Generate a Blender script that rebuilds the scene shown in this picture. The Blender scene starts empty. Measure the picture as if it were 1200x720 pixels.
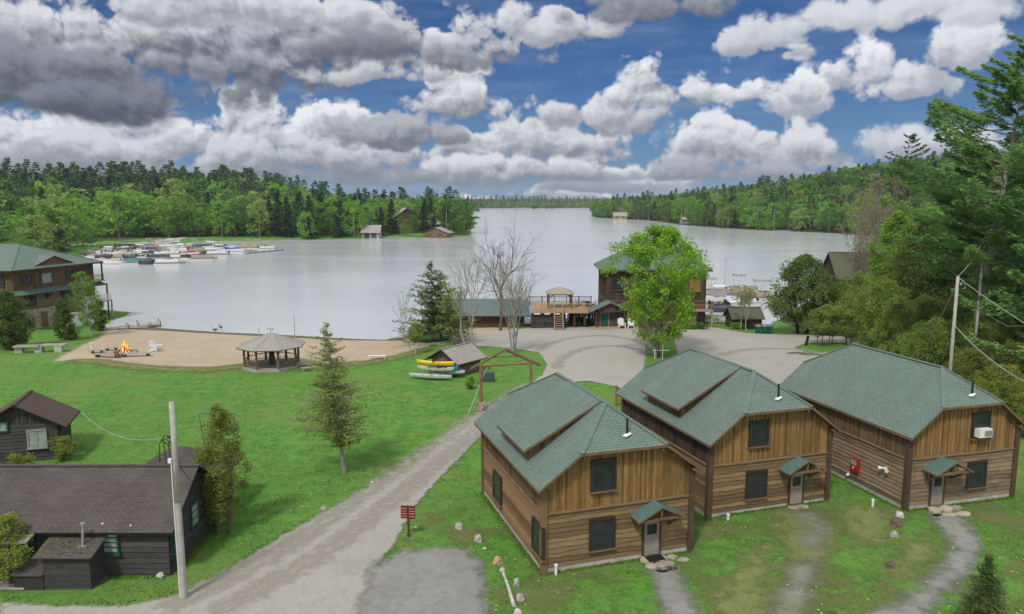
import bpy, math, random
import numpy as np
from mathutils import Vector, Matrix
R = math.radians
rnd = random.Random(7)
scene = bpy.context.scene
col = scene.collection

# ------------------------------------------------------------ camera
FPX, TILT, HC = 886.8, R(8.107), 19.54
cam_d = bpy.data.cameras.new('camera'); cam = bpy.data.objects.new('camera', cam_d); col.objects.link(cam)
cam_d.sensor_width = 36; cam_d.lens = 36*FPX/1200; cam_d.clip_start = .5; cam_d.clip_end = 20000
cam.location = (0, 0, HC); cam.rotation_euler = (R(90)-TILT, 0, 0)
scene.camera = cam
cy_ = scene.cycles; cy_.max_bounces = 6; cy_.diffuse_bounces = 3; cy_.glossy_bounces = 2; cy_.transmission_bounces = 3; cy_.volume_bounces = 0; cy_.transparent_max_bounces = 8

# ------------------------------------------------------------ light and exposure
SUN_EL, SUN_AZ = R(52), R(205)          # azimuth clockwise from +Y
scene.view_settings.view_transform = 'Standard'; scene.view_settings.look = 'None'
scene.view_settings.gamma = 1; scene.view_settings.exposure = 0.0
sd_ = bpy.data.lights.new('sun', 'SUN'); sd_.energy = 2.7; sd_.angle = R(8); sd_.color = (1, .95, .88)
sun = bpy.data.objects.new('sun', sd_); col.objects.link(sun)
sdir = Vector((math.sin(SUN_AZ)*math.cos(SUN_EL), math.cos(SUN_AZ)*math.cos(SUN_EL), math.sin(SUN_EL)))
sun.rotation_euler = sdir.to_track_quat('Z', 'Y').to_euler(); sun.location = (0, -30, 60)

class NT:
    """tiny node tree helper"""
    def __init__(s, tree): s.t = tree; s.n = tree.nodes; s.l = tree.links; s.n.clear()
    def add(s, ty, _in=None, **kw):
        nd = s.n.new(ty)
        for k, v in kw.items(): setattr(nd, k, v)
        if _in:
            for k, v in _in.items():
                sk = nd.inputs[k]
                if isinstance(v, bpy.types.NodeSocket): s.l.new(v, sk)
                else: sk.default_value = v
        return nd
    def m(s, op, a, b=0.0, c=0.0, clamp=False):
        nd = s.n.new('ShaderNodeMath'); nd.operation = op; nd.use_clamp = clamp
        for i, v in enumerate((a, b, c)):
            if isinstance(v, bpy.types.NodeSocket): s.l.new(v, nd.inputs[i])
            else: nd.inputs[i].default_value = v
        return nd.outputs[0]
    def vm(s, op, a, b=(0, 0, 0), out=0):
        nd = s.n.new('ShaderNodeVectorMath'); nd.operation = op
        for i, v in enumerate((a, b)):
            if isinstance(v, bpy.types.NodeSocket): s.l.new(v, nd.inputs[i])
            else: nd.inputs[i].default_value = v
        return nd.outputs[out]
    def ss(s, v, a, b, lo=0.0, hi=1.0, smooth=True):
        nd = s.n.new('ShaderNodeMapRange'); nd.interpolation_type = 'SMOOTHSTEP' if smooth else 'LINEAR'
        s.l.new(v, nd.inputs[0])
        for i, q in enumerate((a, b, lo, hi)):
            if isinstance(q, bpy.types.NodeSocket): s.l.new(q, nd.inputs[i+1])
            else: nd.inputs[i+1].default_value = q
        return nd.outputs[0]
    def mix(s, f, a, b, mode='MIX'):
        nd = s.n.new('ShaderNodeMix'); nd.data_type = 'RGBA'; nd.blend_type = mode; nd.clamp_factor = True
        for i, v in ((0, f), (6, a), (7, b)):
            if isinstance(v, bpy.types.NodeSocket): s.l.new(v, nd.inputs[i])
            elif i == 0: nd.inputs[i].default_value = v
            else: nd.inputs[i].default_value = (*v, 1)
        return nd.outputs[2]

world = bpy.data.worlds.new('World'); scene.world = world; world.use_nodes = True
def pxdir(px, py):
    a, b = (px-600)/FPX, (360-py)/FPX
    return Vector((a, math.cos(TILT)+b*math.sin(TILT), -math.sin(TILT)+b*math.cos(TILT)))
def pxsky(px, py):
    d = pxdir(px, py).normalized(); return math.atan2(d.x, d.y), math.asin(d.z)
SKY_STR = 0.10
def build_sky():
    N = NT(world.node_tree)
    sky = N.add('ShaderNodeTexSky', sky_type='NISHITA', sun_disc=False, sun_elevation=SUN_EL, sun_rotation=SUN_AZ,
                altitude=600, air_density=1.0, dust_density=.6, ozone_density=2.5)
    blue = N.mix(1.0, sky.outputs[0], (.165, .315, .54), 'MULTIPLY')
    tc = N.add('ShaderNodeTexCoord').outputs['Generated']
    sep = N.add('ShaderNodeSeparateXYZ', {0: tc})
    az = N.m('ARCTAN2', sep.outputs[0], sep.outputs[1]); el = N.m('ARCSINE', sep.outputs[2])
    P = N.add('ShaderNodeCombineXYZ', {0: az, 1: el, 2: 0.0}).outputs[0]
    # low frequency wobble + billows
    wn = N.add('ShaderNodeTexNoise', {'Vector': P, 'Scale': 7.0, 'Detail': 2.0, 'Roughness': .5}).outputs[1]
    W = N.vm('MULTIPLY', N.vm('SUBTRACT', wn, (.5, .5, .5)), (.05, .03, 0))
    P1 = N.vm('ADD', P, W)
    def billow(v):
        w2 = N.add('ShaderNodeTexNoise', {'Vector': v, 'Scale': 30.0, 'Detail': 5.0, 'Roughness': .6}).outputs[1]
        v2 = N.vm('ADD', v, N.vm('MULTIPLY', N.vm('SUBTRACT', w2, (.5, .5, .5)), (.022, .020, 0)))
        tot = None
        for sc, wt in ((10.5, .46), (25.0, .28), (58.0, .15), (130.0, .07), (270.0, .03)):
            a = N.add('ShaderNodeTexVoronoi', {'Vector': N.vm('MULTIPLY', v2, (1, 1.15, 1)), 'Scale': sc, 'Randomness': 1.0}, feature='F1', voronoi_dimensions='2D').outputs[0]
            a = N.m('MULTIPLY', N.m('SUBTRACT', .45, N.m('MULTIPLY', a, a)), wt)   # round-topped puffs
            tot = a if tot is None else N.m('ADD', tot, a)
        return tot
    n0 = billow(P1); n1 = billow(N.vm('ADD', P1, (-.0055, .0095, 0)))
    relief = N.m('MULTIPLY', N.m('SUBTRACT', n0, n1), 3.0)
    n0 = N.m('MULTIPLY', N.m('SUBTRACT', n0, .27), 2.6)
    soft = N.add('ShaderNodeTexNoise', {'Vector': N.vm('MULTIPLY', P, (1, 2.2, 1)), 'Scale': 11.0, 'Detail': 6.0, 'Roughness': .6}).outputs[0]
    hor = N.ss(el, 0.0, .16, 1.0, 0.0)
    c = N.mix(N.m('MULTIPLY', hor, .55), blue, (1.5, 2.9, 5.1))
    # thin high veils over the blue
    veil = N.add('ShaderNodeTexNoise', {'Vector': N.vm('MULTIPLY', P, (1, 4.5, 1)), 'Scale': 6.0, 'Detail': 7.0, 'Roughness': .6}).outputs[0]
    c = N.mix(N.m('MULTIPLY', N.ss(veil, .42, .8), .42), c, (2.9, 3.8, 5.4))
    # the broken cover overhead and all round, outside the view
    ov = N.add('ShaderNodeTexNoise', {'Vector': tc, 'Scale': 2.6, 'Detail': 6.0, 'Roughness': .55}).outputs[0]
    high = N.ss(sep.outputs[2], .25, .36)
    back = N.ss(sep.outputs[1], .45, .1)
    oa = N.m('MULTIPLY', N.m('MAXIMUM', high, back), N.ss(ov, .30, .50))
    oc = N.mix(N.ss(ov, .42, .72), (10.5, 10.8, 11.2), (6.2, 6.5, 7.0))
    cheap = N.mix(oa, c, oc)
    def cloud(px, py, rx, ry, top, base, k=.9, edge=.34, flat=1.7, rel=1.0, bias=0.0):
        nonlocal c
        a0, e0 = pxsky(px, py)
        rx *= 1.12; ry *= 1.12
        q = N.vm('MULTIPLY', N.vm('SUBTRACT', P1, (a0, e0, 0)), (FPX/rx, FPX/ry, 0))
        sp = N.add('ShaderNodeSeparateXYZ', {0: q})
        y = sp.outputs[1]
        yy = N.m('MULTIPLY', y, N.m('ADD', 1.0, N.m('MULTIPLY', N.m('LESS_THAN', y, 0.0), flat-1)))
        r = N.m('SQRT', N.m('ADD', N.m('MULTIPLY', sp.outputs[0], sp.outputs[0]), N.m('MULTIPLY', yy, yy)))
        d = N.m('ADD', N.m('SUBTRACT', 1.0, r), N.m('MULTIPLY', n0, k))
        al = N.ss(d, 0.0, edge)
        sh = N.m('ADD', N.m('MULTIPLY', y, .8), N.m('MULTIPLY', relief, rel*.62))
        sh = N.m('ADD', sh, N.m('MULTIPLY', N.m('SUBTRACT', soft, .5), .55))
        sh = N.ss(N.m('ADD', sh, .42+bias), 0.0, 1.0)
        c = N.mix(al, c, N.mix(sh, tuple(v*10 for v in base), tuple(v*10 for v in top)))
    Wt, Wb = (.86, .87, .90), (.27, .29, .34)
    Gt, Gb = (.50, .52, .57), (.11, .125, .165)
    Pt, Pb = (.66, .69, .74), (.36, .39, .46)
    # horizon banks
    for px, py, rx, ry in ((560, 238, 50, 12), (618, 226, 32, 12), (665, 232, 60, 9), (705, 208, 80, 17), (770, 222, 60, 14)):
        cloud(px, py, rx, ry, Wt, (.30, .33, .40), k=.8, flat=1.2)
    cloud(470, 208, 330, 16, (.34, .37, .43), (.17, .19, .24), k=.7, edge=.5)
    cloud(690, 222, 120, 10, (.36, .39, .46), (.2, .23, .3), k=.7, edge=.5)
    # left cumulus row
    for px, py, rx, ry in ((10, 165, 70, 45), (95, 168, 70, 46), (215, 160, 66, 58), (275, 158, 52, 62), (345, 165, 62, 48), (410, 160, 55, 38), (465, 178, 60, 30)):
        cloud(px, py, rx, ry, Wt, Wb)
    cloud(150, 196, 190, 26, (.42, .44, .49), (.16, .18, .225), edge=.4)
    cloud(360, 194, 150, 26, (.52, .54, .58), (.19, .21, .26), edge=.4)
    for px, py, rx, ry in ((255, 176, 40, 24), (372, 180, 62, 26), (120, 178, 50, 22)):
        cloud(px, py, rx, ry, (.68, .70, .74), (.25, .27, .32), bias=.1)
    # centre cumulus
    for px, py, rx, ry in ((560, 178, 60, 42), (650, 175, 78, 44), (590, 200, 100, 22)):
        cloud(px, py, rx, ry, (.74, .75, .78), (.22, .24, .29))
    cloud(700, 135, 75, 32, (.74, .75, .78), (.28, .3, .35))
    cloud(765, 106, 90, 34, Wt, (.30, .32, .37)); cloud(850, 108, 52, 18, Wt, (.36, .39, .45))
    cloud(535, 122, 56, 50, Wt, (.24, .26, .31)); cloud(478, 160, 100, 26, (.45, .47, .52), (.15, .17, .21), edge=.35)
    # dark mass on the upper left
    cloud(500, 45, 62, 48, (.78, .79, .82), (.22, .24, .28)); cloud(320, 58, 265, 70, (.58, .60, .65), (.11, .125, .165), k=.75); cloud(200, 62, 190, 58, (.54, .57, .63), (.11, .125, .17), k=.75)
    cloud(440, 92, 90, 16, (.62, .64, .68), (.3, .32, .37), edge=.4)
    cloud(80, 45, 150, 60, (.74, .75, .79), (.16, .175, .215)); cloud(260, 12, 190, 34, (.72, .74, .78), (.30, .32, .37), bias=.1)
    cloud(60, 100, 205, 58, (.26, .28, .33), (.075, .085, .115), k=.7, edge=.5); cloud(110, 122, 110, 34, (.20, .22, .27), (.07, .08, .11), k=.6, edge=.6); cloud(170, 78, 110, 26, (.30, .32, .37), (.10, .11, .15), edge=.5)
    cloud(415, 62, 120, 20, (.24, .26, .30), (.13, .145, .18), k=.7, edge=.7)
    # upper middle
    cloud(650, 30, 72, 32, (.74, .76, .80), (.34, .36, .42)); cloud(760, 10, 120, 26, (.34, .36, .41), (.16, .175, .215), edge=.5)
    # right side
    cloud(885, 50, 60, 20, Pt, Pb, edge=.35); cloud(940, 65, 22, 12, Pt, Pb, edge=.35)
    cloud(1020, 90, 62, 34, Wt, Pb); cloud(1075, 100, 42, 24, (.74, .76, .8), Pb, edge=.3)
    cloud(942, 124, 42, 22, (.72, .75, .8), Pb); cloud(945, 108, 18, 20, Wt, Pb)
    cloud(1125, 72, 34, 40, (.78, .8, .84), Pb); cloud(1120, 12, 200, 28, (.70, .73, .78), (.45, .48, .54), edge=.5, bias=.2)
    cloud(1080, 172, 70, 22, (.68, .71, .77), Pb, edge=.4)
    cloud(848, 178, 62, 46, (.80, .81, .85), (.25, .27, .32)); cloud(925, 180, 64, 36, (.74, .76, .8), (.25, .27, .32))
    cloud(885, 205, 120, 22, (.42, .44, .5), (.2, .22, .27), edge=.4)
    below = N.ss(sep.outputs[2], -.02, 0.0)
    front = N.m('MULTIPLY', N.ss(sep.outputs[1], .12, .35), N.ss(sep.outputs[2], .46, .34))
    front = N.m('MULTIPLY', front, below)
    cheap = N.mix(below, (2.2, 2.4, 2.6), cheap)
    b0 = N.add('ShaderNodeBackground', {0: cheap, 1: SKY_STR}); b1 = N.add('ShaderNodeBackground', {0: c, 1: SKY_STR})
    mx = N.add('ShaderNodeMixShader', {0: front}); N.l.new(b0.outputs[0], mx.inputs[1]); N.l.new(b1.outputs[0], mx.inputs[2])
    N.l.new(mx.outputs[0], N.add('ShaderNodeOutputWorld').inputs[0])
build_sky()
world.cycles.sampling_method = 'MANUAL'; world.cycles.sample_map_resolution = 512

# ------------------------------------------------------------ terrain maths
LAKE_Z = -1.2
def G0(px, py, z):
    d = pxdir(px, py); s = (z-HC)/d.z; return (d.x*s, d.y*s)
L = lambda *pts: [G0(x, y, LAKE_Z) for x, y in pts]
lake_poly = (L((118, 384), (152, 382), (200, 386), (260, 390), (330, 393), (400, 397), (450, 399), (490, 392), (520, 386), (625, 379), (700, 373), (828, 370), (860, 377), (900, 380), (935, 362), (990, 330))
    + L((1010, 316), (1060, 303), (1150, 294), (1270, 285))
    + L((1120, 279), (1050, 277), (1000, 275), (930, 271.5), (850, 268), (800, 264), (760, 258.5), (720, 256.5), (697, 255.0), (692, 252.5), (700, 248.8)) + [(520, 1500), (700, 1900)]
    + L((700, 243.8), (640, 244), (535, 244.3)) + [(-220, 1750), (-120, 900)]
    + L((520, 255), (552, 268), (553, 275), (545, 277.5), (500, 279), (460, 278.5), (430, 280), (380, 281.5), (330, 282), (260, 283), (200, 286), (160, 290), (118, 299), (100, 305), (55, 318), (30, 330)) + [(-92, 150), (-70, 139)])
def sdf(xs, ys, poly):
    """signed distance, positive inside, for numpy arrays"""
    xs = np.asarray(xs, float); ys = np.asarray(ys, float)
    d2 = np.full(xs.shape, 1e18); ins = np.zeros(xs.shape, bool); n = len(poly)
    for i in range(n):
        ax, ay = poly[i]; bx, by = poly[(i+1) % n]
        ex, ey = bx-ax, by-ay; wx, wy = xs-ax, ys-ay
        t = np.clip((wx*ex+wy*ey)/(ex*ex+ey*ey+1e-12), 0, 1)
        d2 = np.minimum(d2, (wx-ex*t)**2+(wy-ey*t)**2)
        c = (ay > ys) != (by > ys)
        with np.errstate(divide='ignore', invalid='ignore'):
            xi = ax+(ys-ay)*ex/(ey if abs(ey) > 1e-9 else 1e-9)
        ins ^= c & (xs < xi)
    return np.sqrt(d2)*np.where(ins, 1, -1)
sst = lambda x, a, b: (lambda t: t*t*(3-2*t))(np.clip((x-a)/(b-a), 0, 1))
def height(xs, ys):
    xs = np.asarray(xs, float); ys = np.asarray(ys, float)
    sd = sdf(xs, ys, lake_poly)
    near = .4*sst(xs, 9.5, 13.5)*(1-sst(ys, 55, 78))
    land = LAKE_Z+(near-LAKE_Z)*sst(-sd, -2, 26)
    land = np.where(-sd > 0, land, land)
    lefth = 15*sst(-sd, 55, 210)*sst(ys, 230, 330)*(1-sst(xs, -120, 0)*.65)*(1-sst(ys, 900, 1300))*(xs < 120)
    righth = 37*sst(-sd, 4, 230)*sst(xs+ys*.12, 120, 260)*sst(ys, 150, 330)*(1-.6*sst(ys, 650, 1000))*(1-sst(ys, 1200, 1500))
    far = 20*sst(-sd, 20, 400)*sst(ys, 1500, 1800)
    nr = 14*sst(xs, 46, 150)*sst(ys, 40, 100)*(1-sst(ys, 170, 300))*sst(-sd, 2, 60)*(xs > 0)
    land = land+lefth+righth+far+nr
    bed = LAKE_Z-np.minimum(np.maximum(sd, 0)*.12, 3)-.02
    return np.where(sd > 0, bed, np.maximum(land, LAKE_Z+.03*np.minimum(-sd, 3)))
def h1(x, y): return float(height(np.array([x]), np.array([y]))[0])
def G(px, py):
    z = 0.0
    for _ in range(8): x, y = G0(px, py, z); z = h1(x, y)
    return x, y
def GP(*pts): return [G(x, y) for x, y in pts]

# ------------------------------------------------------------ materials
M = {}
def newmat(name):
    m = bpy.data.materials.new(name); m.use_nodes = True; M[name] = m
    return m, NT(m.node_tree)
def out(N, bsdf): N.l.new(bsdf, N.add('ShaderNodeOutputMaterial').inputs[0])
def toned(N, c, amt):
    a = N.add('ShaderNodeAttribute', attribute_name='tone').outputs['Fac']
    f = N.m('ADD', 1-amt/2, N.m('MULTIPLY', a, amt))
    return N.vm('MULTIPLY', c, N.add('ShaderNodeCombineXYZ', {0: f, 1: f, 2: f}).outputs[0])
def simple(name, c1, c2=None, scale=3.0, rough=.8, tone=0.0, bump=0.0, metal=0.0, uv=None, detail=5.0, spec=.3):
    m, N = newmat(name); c2 = c2 or tuple(v*.8 for v in c1)
    t = N.add('ShaderNodeTexCoord')
    v = t.outputs['UV'] if uv else t.outputs['Object']
    if uv: v = N.vm('MULTIPLY', v, (*uv, 1))
    n = N.add('ShaderNodeTexNoise', {'Vector': v, 'Scale': scale, 'Detail': detail, 'Roughness': .6}).outputs[0]
    c = N.mix(N.ss(n, .3, .7), c1, c2)
    if tone: c = toned(N, c, tone)
    b = N.add('ShaderNodeBsdfPrincipled', {'Base Color': c, 'Roughness': rough, 'Metallic': metal, 'Specular IOR Level': spec})
    if bump: N.l.new(N.add('ShaderNodeBump', {'Strength': bump, 'Distance': .03, 'Height': n}).outputs[0], b.inputs['Normal'])
    out(N, b.outputs[0]); return m
def wood(name, c1, c2, c3=None, tone=.6, along='u', stain=.5):
    """sawn timber: streaks along the grain, blotches of weathering"""
    m, N = newmat(name); t = N.add('ShaderNodeTexCoord').outputs['UV']
    st = (.9, 13, 1) if along == 'u' else (13, .9, 1)
    n = N.add('ShaderNodeTexNoise', {'Vector': N.vm('MULTIPLY', t, st), 'Scale': 1.6, 'Detail': 6.0, 'Roughness': .65}).outputs[0]
    k = N.add('ShaderNodeTexNoise', {'Vector': t, 'Scale': .55, 'Detail': 4.0, 'Roughness': .6}).outputs[0]
    kn = N.add('ShaderNodeTexNoise', {'Vector': t, 'Scale': 4.5, 'Detail': 2.0}).outputs[0]
    c = N.mix(N.ss(n, .32, .68), c1, c2)
    c = N.mix(N.m('MULTIPLY', N.ss(k, .42, .72), stain), c, c3 or tuple(v*.55 for v in c1))
    c = N.mix(N.ss(kn, .68, .76, 0, .5), c, tuple(v*.3 for v in c2))
    c = toned(N, c, tone)
    b = N.add('ShaderNodeBsdfPrincipled', {'Base Color': c, 'Roughness': .85, 'Specular IOR Level': .2})
    N.l.new(N.add('ShaderNodeBump', {'Strength': .5, 'Distance': .02, 'Height': n}).outputs[0], b.inputs['Normal'])
    out(N, b.outputs[0]); return m
def shingle(name, c1, c2, mortar, w=.33, h=.16, blot=None, blotamt=.5, rough=.9):
    m, N = newmat(name); t = N.add('ShaderNodeTexCoord').outputs['UV']
    w2 = N.add('ShaderNodeTexNoise', {'Vector': t, 'Scale': 2.0, 'Detail': 2.0}).outputs[1]
    v = N.vm('ADD', t, N.vm('MULTIPLY', N.vm('SUBTRACT', w2, (.5, .5, .5)), (.05, .03, 0)))
    br = N.add('ShaderNodeTexBrick', {'Vector': v, 'Color1': (*c1, 1), 'Color2': (*c2, 1), 'Mortar': (*mortar, 1), 'Scale': 1.0, 'Mortar Size': .017, 'Mortar Smooth': .4, 'Bias': 0.0, 'Brick Width': w, 'Row Height': h})
    n = N.add('ShaderNodeTexNoise', {'Vector': t, 'Scale': .5, 'Detail': 6.0, 'Roughness': .65}).outputs[0]
    g = N.add('ShaderNodeTexNoise', {'Vector': t, 'Scale': 9.0, 'Detail': 4.0, 'Roughness': .8}).outputs[0]
    c = N.mix(N.ss(n, .4, .7, 0, blotamt), br.outputs[0], blot or tuple(v*.7 for v in c1))
    c = N.mix(N.ss(g, .3, .75, 0, .35), c, tuple(min(1, v*1.35) for v in c2))
    b = N.add('ShaderNodeBsdfPrincipled', {'Base Color': c, 'Roughness': rough, 'Specular IOR Level': .25})
    N.l.new(N.add('ShaderNodeBump', {'Strength': .6, 'Distance': .03, 'Height': br.outputs[1]}, invert=True).outputs[0], b.inputs['Normal'])
    out(N, b.outputs[0]); return m
def leafmat(name, c1, c2, trans=.3, amt=.7):
    m, N = newmat(name)
    a = N.add('ShaderNodeAttribute', attribute_name='tone').outputs['Fac']
    oi = N.add('ShaderNodeObjectInfo').outputs['Random']
    c = N.mix(a, c1, c2)
    f = N.m('ADD', 1-amt/4, N.m('MULTIPLY', oi, amt/2))
    c = N.vm('MULTIPLY', c, N.add('ShaderNodeCombineXYZ', {0: f, 1: f, 2: f}).outputs[0])
    d = N.add('ShaderNodeBsdfDiffuse', {0: c}); tr = N.add('ShaderNodeBsdfTranslucent', {0: c})
    mx = N.add('ShaderNodeMixShader', {0: trans}); N.l.new(d.outputs[0], mx.inputs[1]); N.l.new(tr.outputs[0], mx.inputs[2])
    out(N, mx.outputs[0]); return m
def ground_mat(name, base, cols, scale=1.0, bump=.4, edge=None, rough=.95, speck=None, mask=None, dark=None):
    """layered noise ground; 'edge' = (noise amount, softness) thins the sheet out along its rim, ragged"""
    m, N = newmat(name); p = N.add('ShaderNodeNewGeometry').outputs['Position']
    c = N.add('ShaderNodeRGB').outputs[0]; c.node.outputs[0].default_value = (*base, 1)
    for k, (sc, lo, hi, amt, cc) in enumerate(cols):
        n = N.add('ShaderNodeTexNoise', {'Vector': N.vm('ADD', p, (k*37.1, k*11.3, 0)), 'Scale': sc*scale, 'Detail': 6.0, 'Roughness': .62}).outputs[0]
        c = N.mix(N.ss(n, lo, hi, 0, amt), c, cc)
    fine = N.add('ShaderNodeTexNoise', {'Vector': p, 'Scale': 9.0, 'Detail': 4.0, 'Roughness': .8}).outputs[0]
    if dark: c = N.mix(N.ss(fine, dark[0], dark[0]-.14, 0, dark[1]), c, dark[2])
    if speck: c = N.mix(N.ss(fine, speck[0], speck[0]+.1, 0, speck[1]), c, speck[2])
    b = N.add('ShaderNodeBsdfPrincipled', {'Base Color': c, 'Roughness': rough, 'Specular IOR Level': .15})
    N.l.new(N.add('ShaderNodeBump', {'Strength': bump, 'Distance': .06, 'Height': fine}).outputs[0], b.inputs['Normal'])
    o = b.outputs[0]
    if edge:
        e = N.add('ShaderNodeAttribute', attribute_name='rim').outputs['Fac']
        n1 = N.add('ShaderNodeTexNoise', {'Vector': p, 'Scale': 1.1, 'Detail': 5.0, 'Roughness': .7}).outputs[0]
        a = N.ss(N.m('ADD', e, N.m('MULTIPLY', N.m('SUBTRACT', n1, .5), edge[0])), -edge[1], edge[1])
        if mask:
            mk = N.add('ShaderNodeTexNoise', {'Vector': p, 'Scale': mask[0], 'Detail': 7.0, 'Roughness': .68}).outputs[0]
            a = N.m('MULTIPLY', a, N.ss(mk, mask[1], mask[2], 0, mask[3]))
        mx = N.add('ShaderNodeMixShader', {0: a}); N.l.new(N.add('ShaderNodeBsdfTransparent').outputs[0], mx.inputs[1]); N.l.new(o, mx.inputs[2]); o = mx.outputs[0]
    out(N, o); return m

ground_mat('grass', (.078, .262, .030), [(.05, .42, .62, .6, (.065, .19, .024)), (.22, .42, .62, .65, (.125, .25, .045)), (.9, .40, .60, .75, (.045, .13, .02)), (.5, .55, .68, .5, (.16, .235, .06)), (.11, .48, .64, .6, (.17, .205, .065)), (.03, .45, .6, .4, (.10, .19, .04)), (3.0, .42, .62, .6, (.15, .25, .055))], bump=1.0, dark=(.46, .55, (.035, .10, .016)), speck=(.60, .45, (.21, .29, .09)))
ground_mat('thin_turf', (.185, .20, .075), [(.5, .42, .62, .6, (.15, .19, .055)), (1.4, .45, .65, .5, (.22, .195, .105))], edge=(4.0, 1.2), bump=1.0, mask=(.22, .46, .64, .7), dark=(.46, .5, (.07, .12, .03)), speck=(.6, .4, (.30, .29, .15)))
ground_mat('forest_floor', (.05, .06, .02), [(.1, .4, .6, .6, (.08, .07, .035)), (.6, .4, .6, .5, (.04, .07, .02))])
ground_mat('worn_turf', (.17, .20, .065), [(.25, .4, .6, .6, (.13, .18, .05)), (.9, .4, .62, .5, (.24, .21, .11)), (2.5, .45, .7, .5, (.10, .14, .04))], edge=(5.0, 1.1), bump=.7)
ground_mat('dark_turf', (.05, .105, .022), [(.9, .4, .62, .5, (.035, .075, .018)), (2.5, .45, .7, .5, (.08, .15, .03))], edge=(2.0, .5), bump=.8)
ground_mat('sand', (.42, .34, .245), [(.08, .4, .62, .5, (.36, .285, .20)), (.5, .45, .7, .5, (.47, .39, .29)), (1.6, .5, .66, .45, (.30, .235, .165))], edge=(2.6, .5), bump=1.0)
ground_mat('wet_sand', (.12, .105, .08), [(.5, .45, .7, .5, (.17, .14, .10))], edge=(.8, .2))
ground_mat('gravel_road', (.335, .318, .283), [(.05, .4, .62, .4, (.30, .285, .25)), (.35, .42, .66, .4, (.37, .355, .32)), (1.8, .48, .68, .55, (.28, .26, .225)), (.15, .55, .68, .4, (.27, .255, .225)), (5.0, .5, .7, .5, (.46, .44, .40))], edge=(.8, .16), bump=.8, dark=(.42, .4, (.25, .235, .20)), speck=(.66, .5, (.5, .48, .44)))
ground_mat('grey_gravel', (.25, .25, .23), [(.3, .4, .62, .55, (.31, .30, .265)), (1.6, .45, .66, .55, (.19, .19, .175)), (.12, .5, .7, .4, (.30, .285, .24))], edge=(2.0, .5), bump=1.2, dark=(.44, .6, (.13, .13, .12)), speck=(.58, .8, (.42, .42, .40)))
ground_mat('patchy_gravel', (.24, .24, .20), [(.6, .4, .6, .6, (.17, .20, .09)), (1.6, .45, .66, .55, (.19, .19, .165))], edge=(3.0, .9), bump=.8, speck=(.62, .6, (.38, .38, .34)))
ground_mat('tyre_track', (.315, .292, .245), [(1.5, .4, .62, .5, (.34, .315, .27))], edge=(3.2, 1.0), bump=.5)
wood('siding_tan', (.160, .102, .050), (.225, .150, .078), (.105, .08, .05), tone=.75)
wood('siding_brown', (.155, .088, .046), (.23, .14, .075), (.15, .11, .07), tone=.85)
wood('siding_dark', (.07, .045, .032), (.11, .075, .052), (.045, .032, .024), tone=.5)
wood('siding_grey', (.165, .118, .072), (.24, .178, .115), (.10, .075, .05), tone=.7, stain=.7)
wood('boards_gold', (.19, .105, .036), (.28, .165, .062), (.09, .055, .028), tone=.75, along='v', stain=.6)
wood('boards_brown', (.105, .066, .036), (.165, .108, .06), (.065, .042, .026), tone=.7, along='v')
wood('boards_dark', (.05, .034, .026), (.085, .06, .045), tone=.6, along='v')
wood('trim_wood', (.14, .088, .05), (.20, .13, .078), tone=.3)
wood('trim_dark', (.065, .042, .028), (.10, .068, .045), tone=.3)
wood('post_orange', (.22, .115, .06), (.28, .155, .085), tone=.3)
wood('grey_wood', (.27, .255, .225), (.38, .36, .32), tone=.4)
wood('black_log', (.035, .034, .033), (.062, .060, .058), (.09, .087, .082), tone=.6, stain=.35)
wood('log_brown', (.12, .085, .055), (.19, .145, .10), tone=.6)
wood('deck_wood', (.34, .235, .145), (.42, .30, .19), tone=.3)
shingle('green_shingle', (.108, .148, .126), (.140, .185, .158), (.050, .070, .059), h=.17, w=.34, blot=(.145, .20, .172))
shingle('teal_shingle', (.075, .14, .12), (.10, .175, .15), (.035, .07, .06), blot=(.06, .11, .095))
shingle('brown_shingle', (.062, .053, .047), (.086, .075, .067), (.028, .024, .021), blot=(.12, .105, .092), blotamt=.45)
shingle('red_brown_shingle', (.085, .056, .046), (.11, .074, .062), (.04, .028, .024), blot=(.055, .04, .034))
shingle('grey_shake', (.25, .235, .215), (.36, .345, .32), (.10, .092, .082), w=.2, h=.3, blot=(.20, .17, .14))
shingle('slate_green', (.10, .145, .14), (.125, .17, .165), (.06, .09, .085), w=.5, h=.3)
shingle('mossy_shingle', (.09, .095, .06), (.12, .12, .08), (.06, .06, .04))
simple('glass', (.014, .017, .02), (.03, .036, .04), scale=1.2, rough=.22, spec=.5)
simple('pale_glass', (.30, .35, .33), (.20, .24, .22), scale=2.5, rough=.2, spec=.5)
simple('frame_dark', (.035, .028, .022), rough=.7); simple('frame_grey', (.30, .28, .25), rough=.7)
simple('frame_green', (.018, .075, .055), rough=.6); simple('door_grey', (.27, .245, .22), (.22, .20, .18), rough=.6)
simple('door_green', (.012, .085, .06), rough=.5); simple('white_paint', (.72, .73, .72), (.62, .63, .62), rough=.5)
simple('concrete', (.44, .42, .38), (.30, .29, .25), scale=2.0, rough=.95, bump=.3)
simple('flagstone', (.42, .35, .27), (.30, .26, .21), scale=1.4, rough=.9, tone=.5, bump=.4)
simple('rock', (.24, .22, .20), (.40, .37, .33), scale=3.0, rough=.95, bump=.8); simple('rock_tan', (.38, .24, .14), (.45, .31, .20), scale=3.0, rough=.95, bump=.8)
simple('rock_pale', (.5, .47, .42), (.36, .33, .29), scale=5.0, rough=.95, bump=.6); simple('rock_brown', (.09, .06, .05), (.15, .11, .095), scale=3.0, rough=.95, bump=.8)
simple('black_metal', (.015, .015, .016), rough=.5); simple('steel', (.5, .52, .54), rough=.35, metal=.7); simple('pole_wood', (.40, .385, .35), (.30, .285, .26), scale=2.5, rough=.95, bump=.4)
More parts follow.
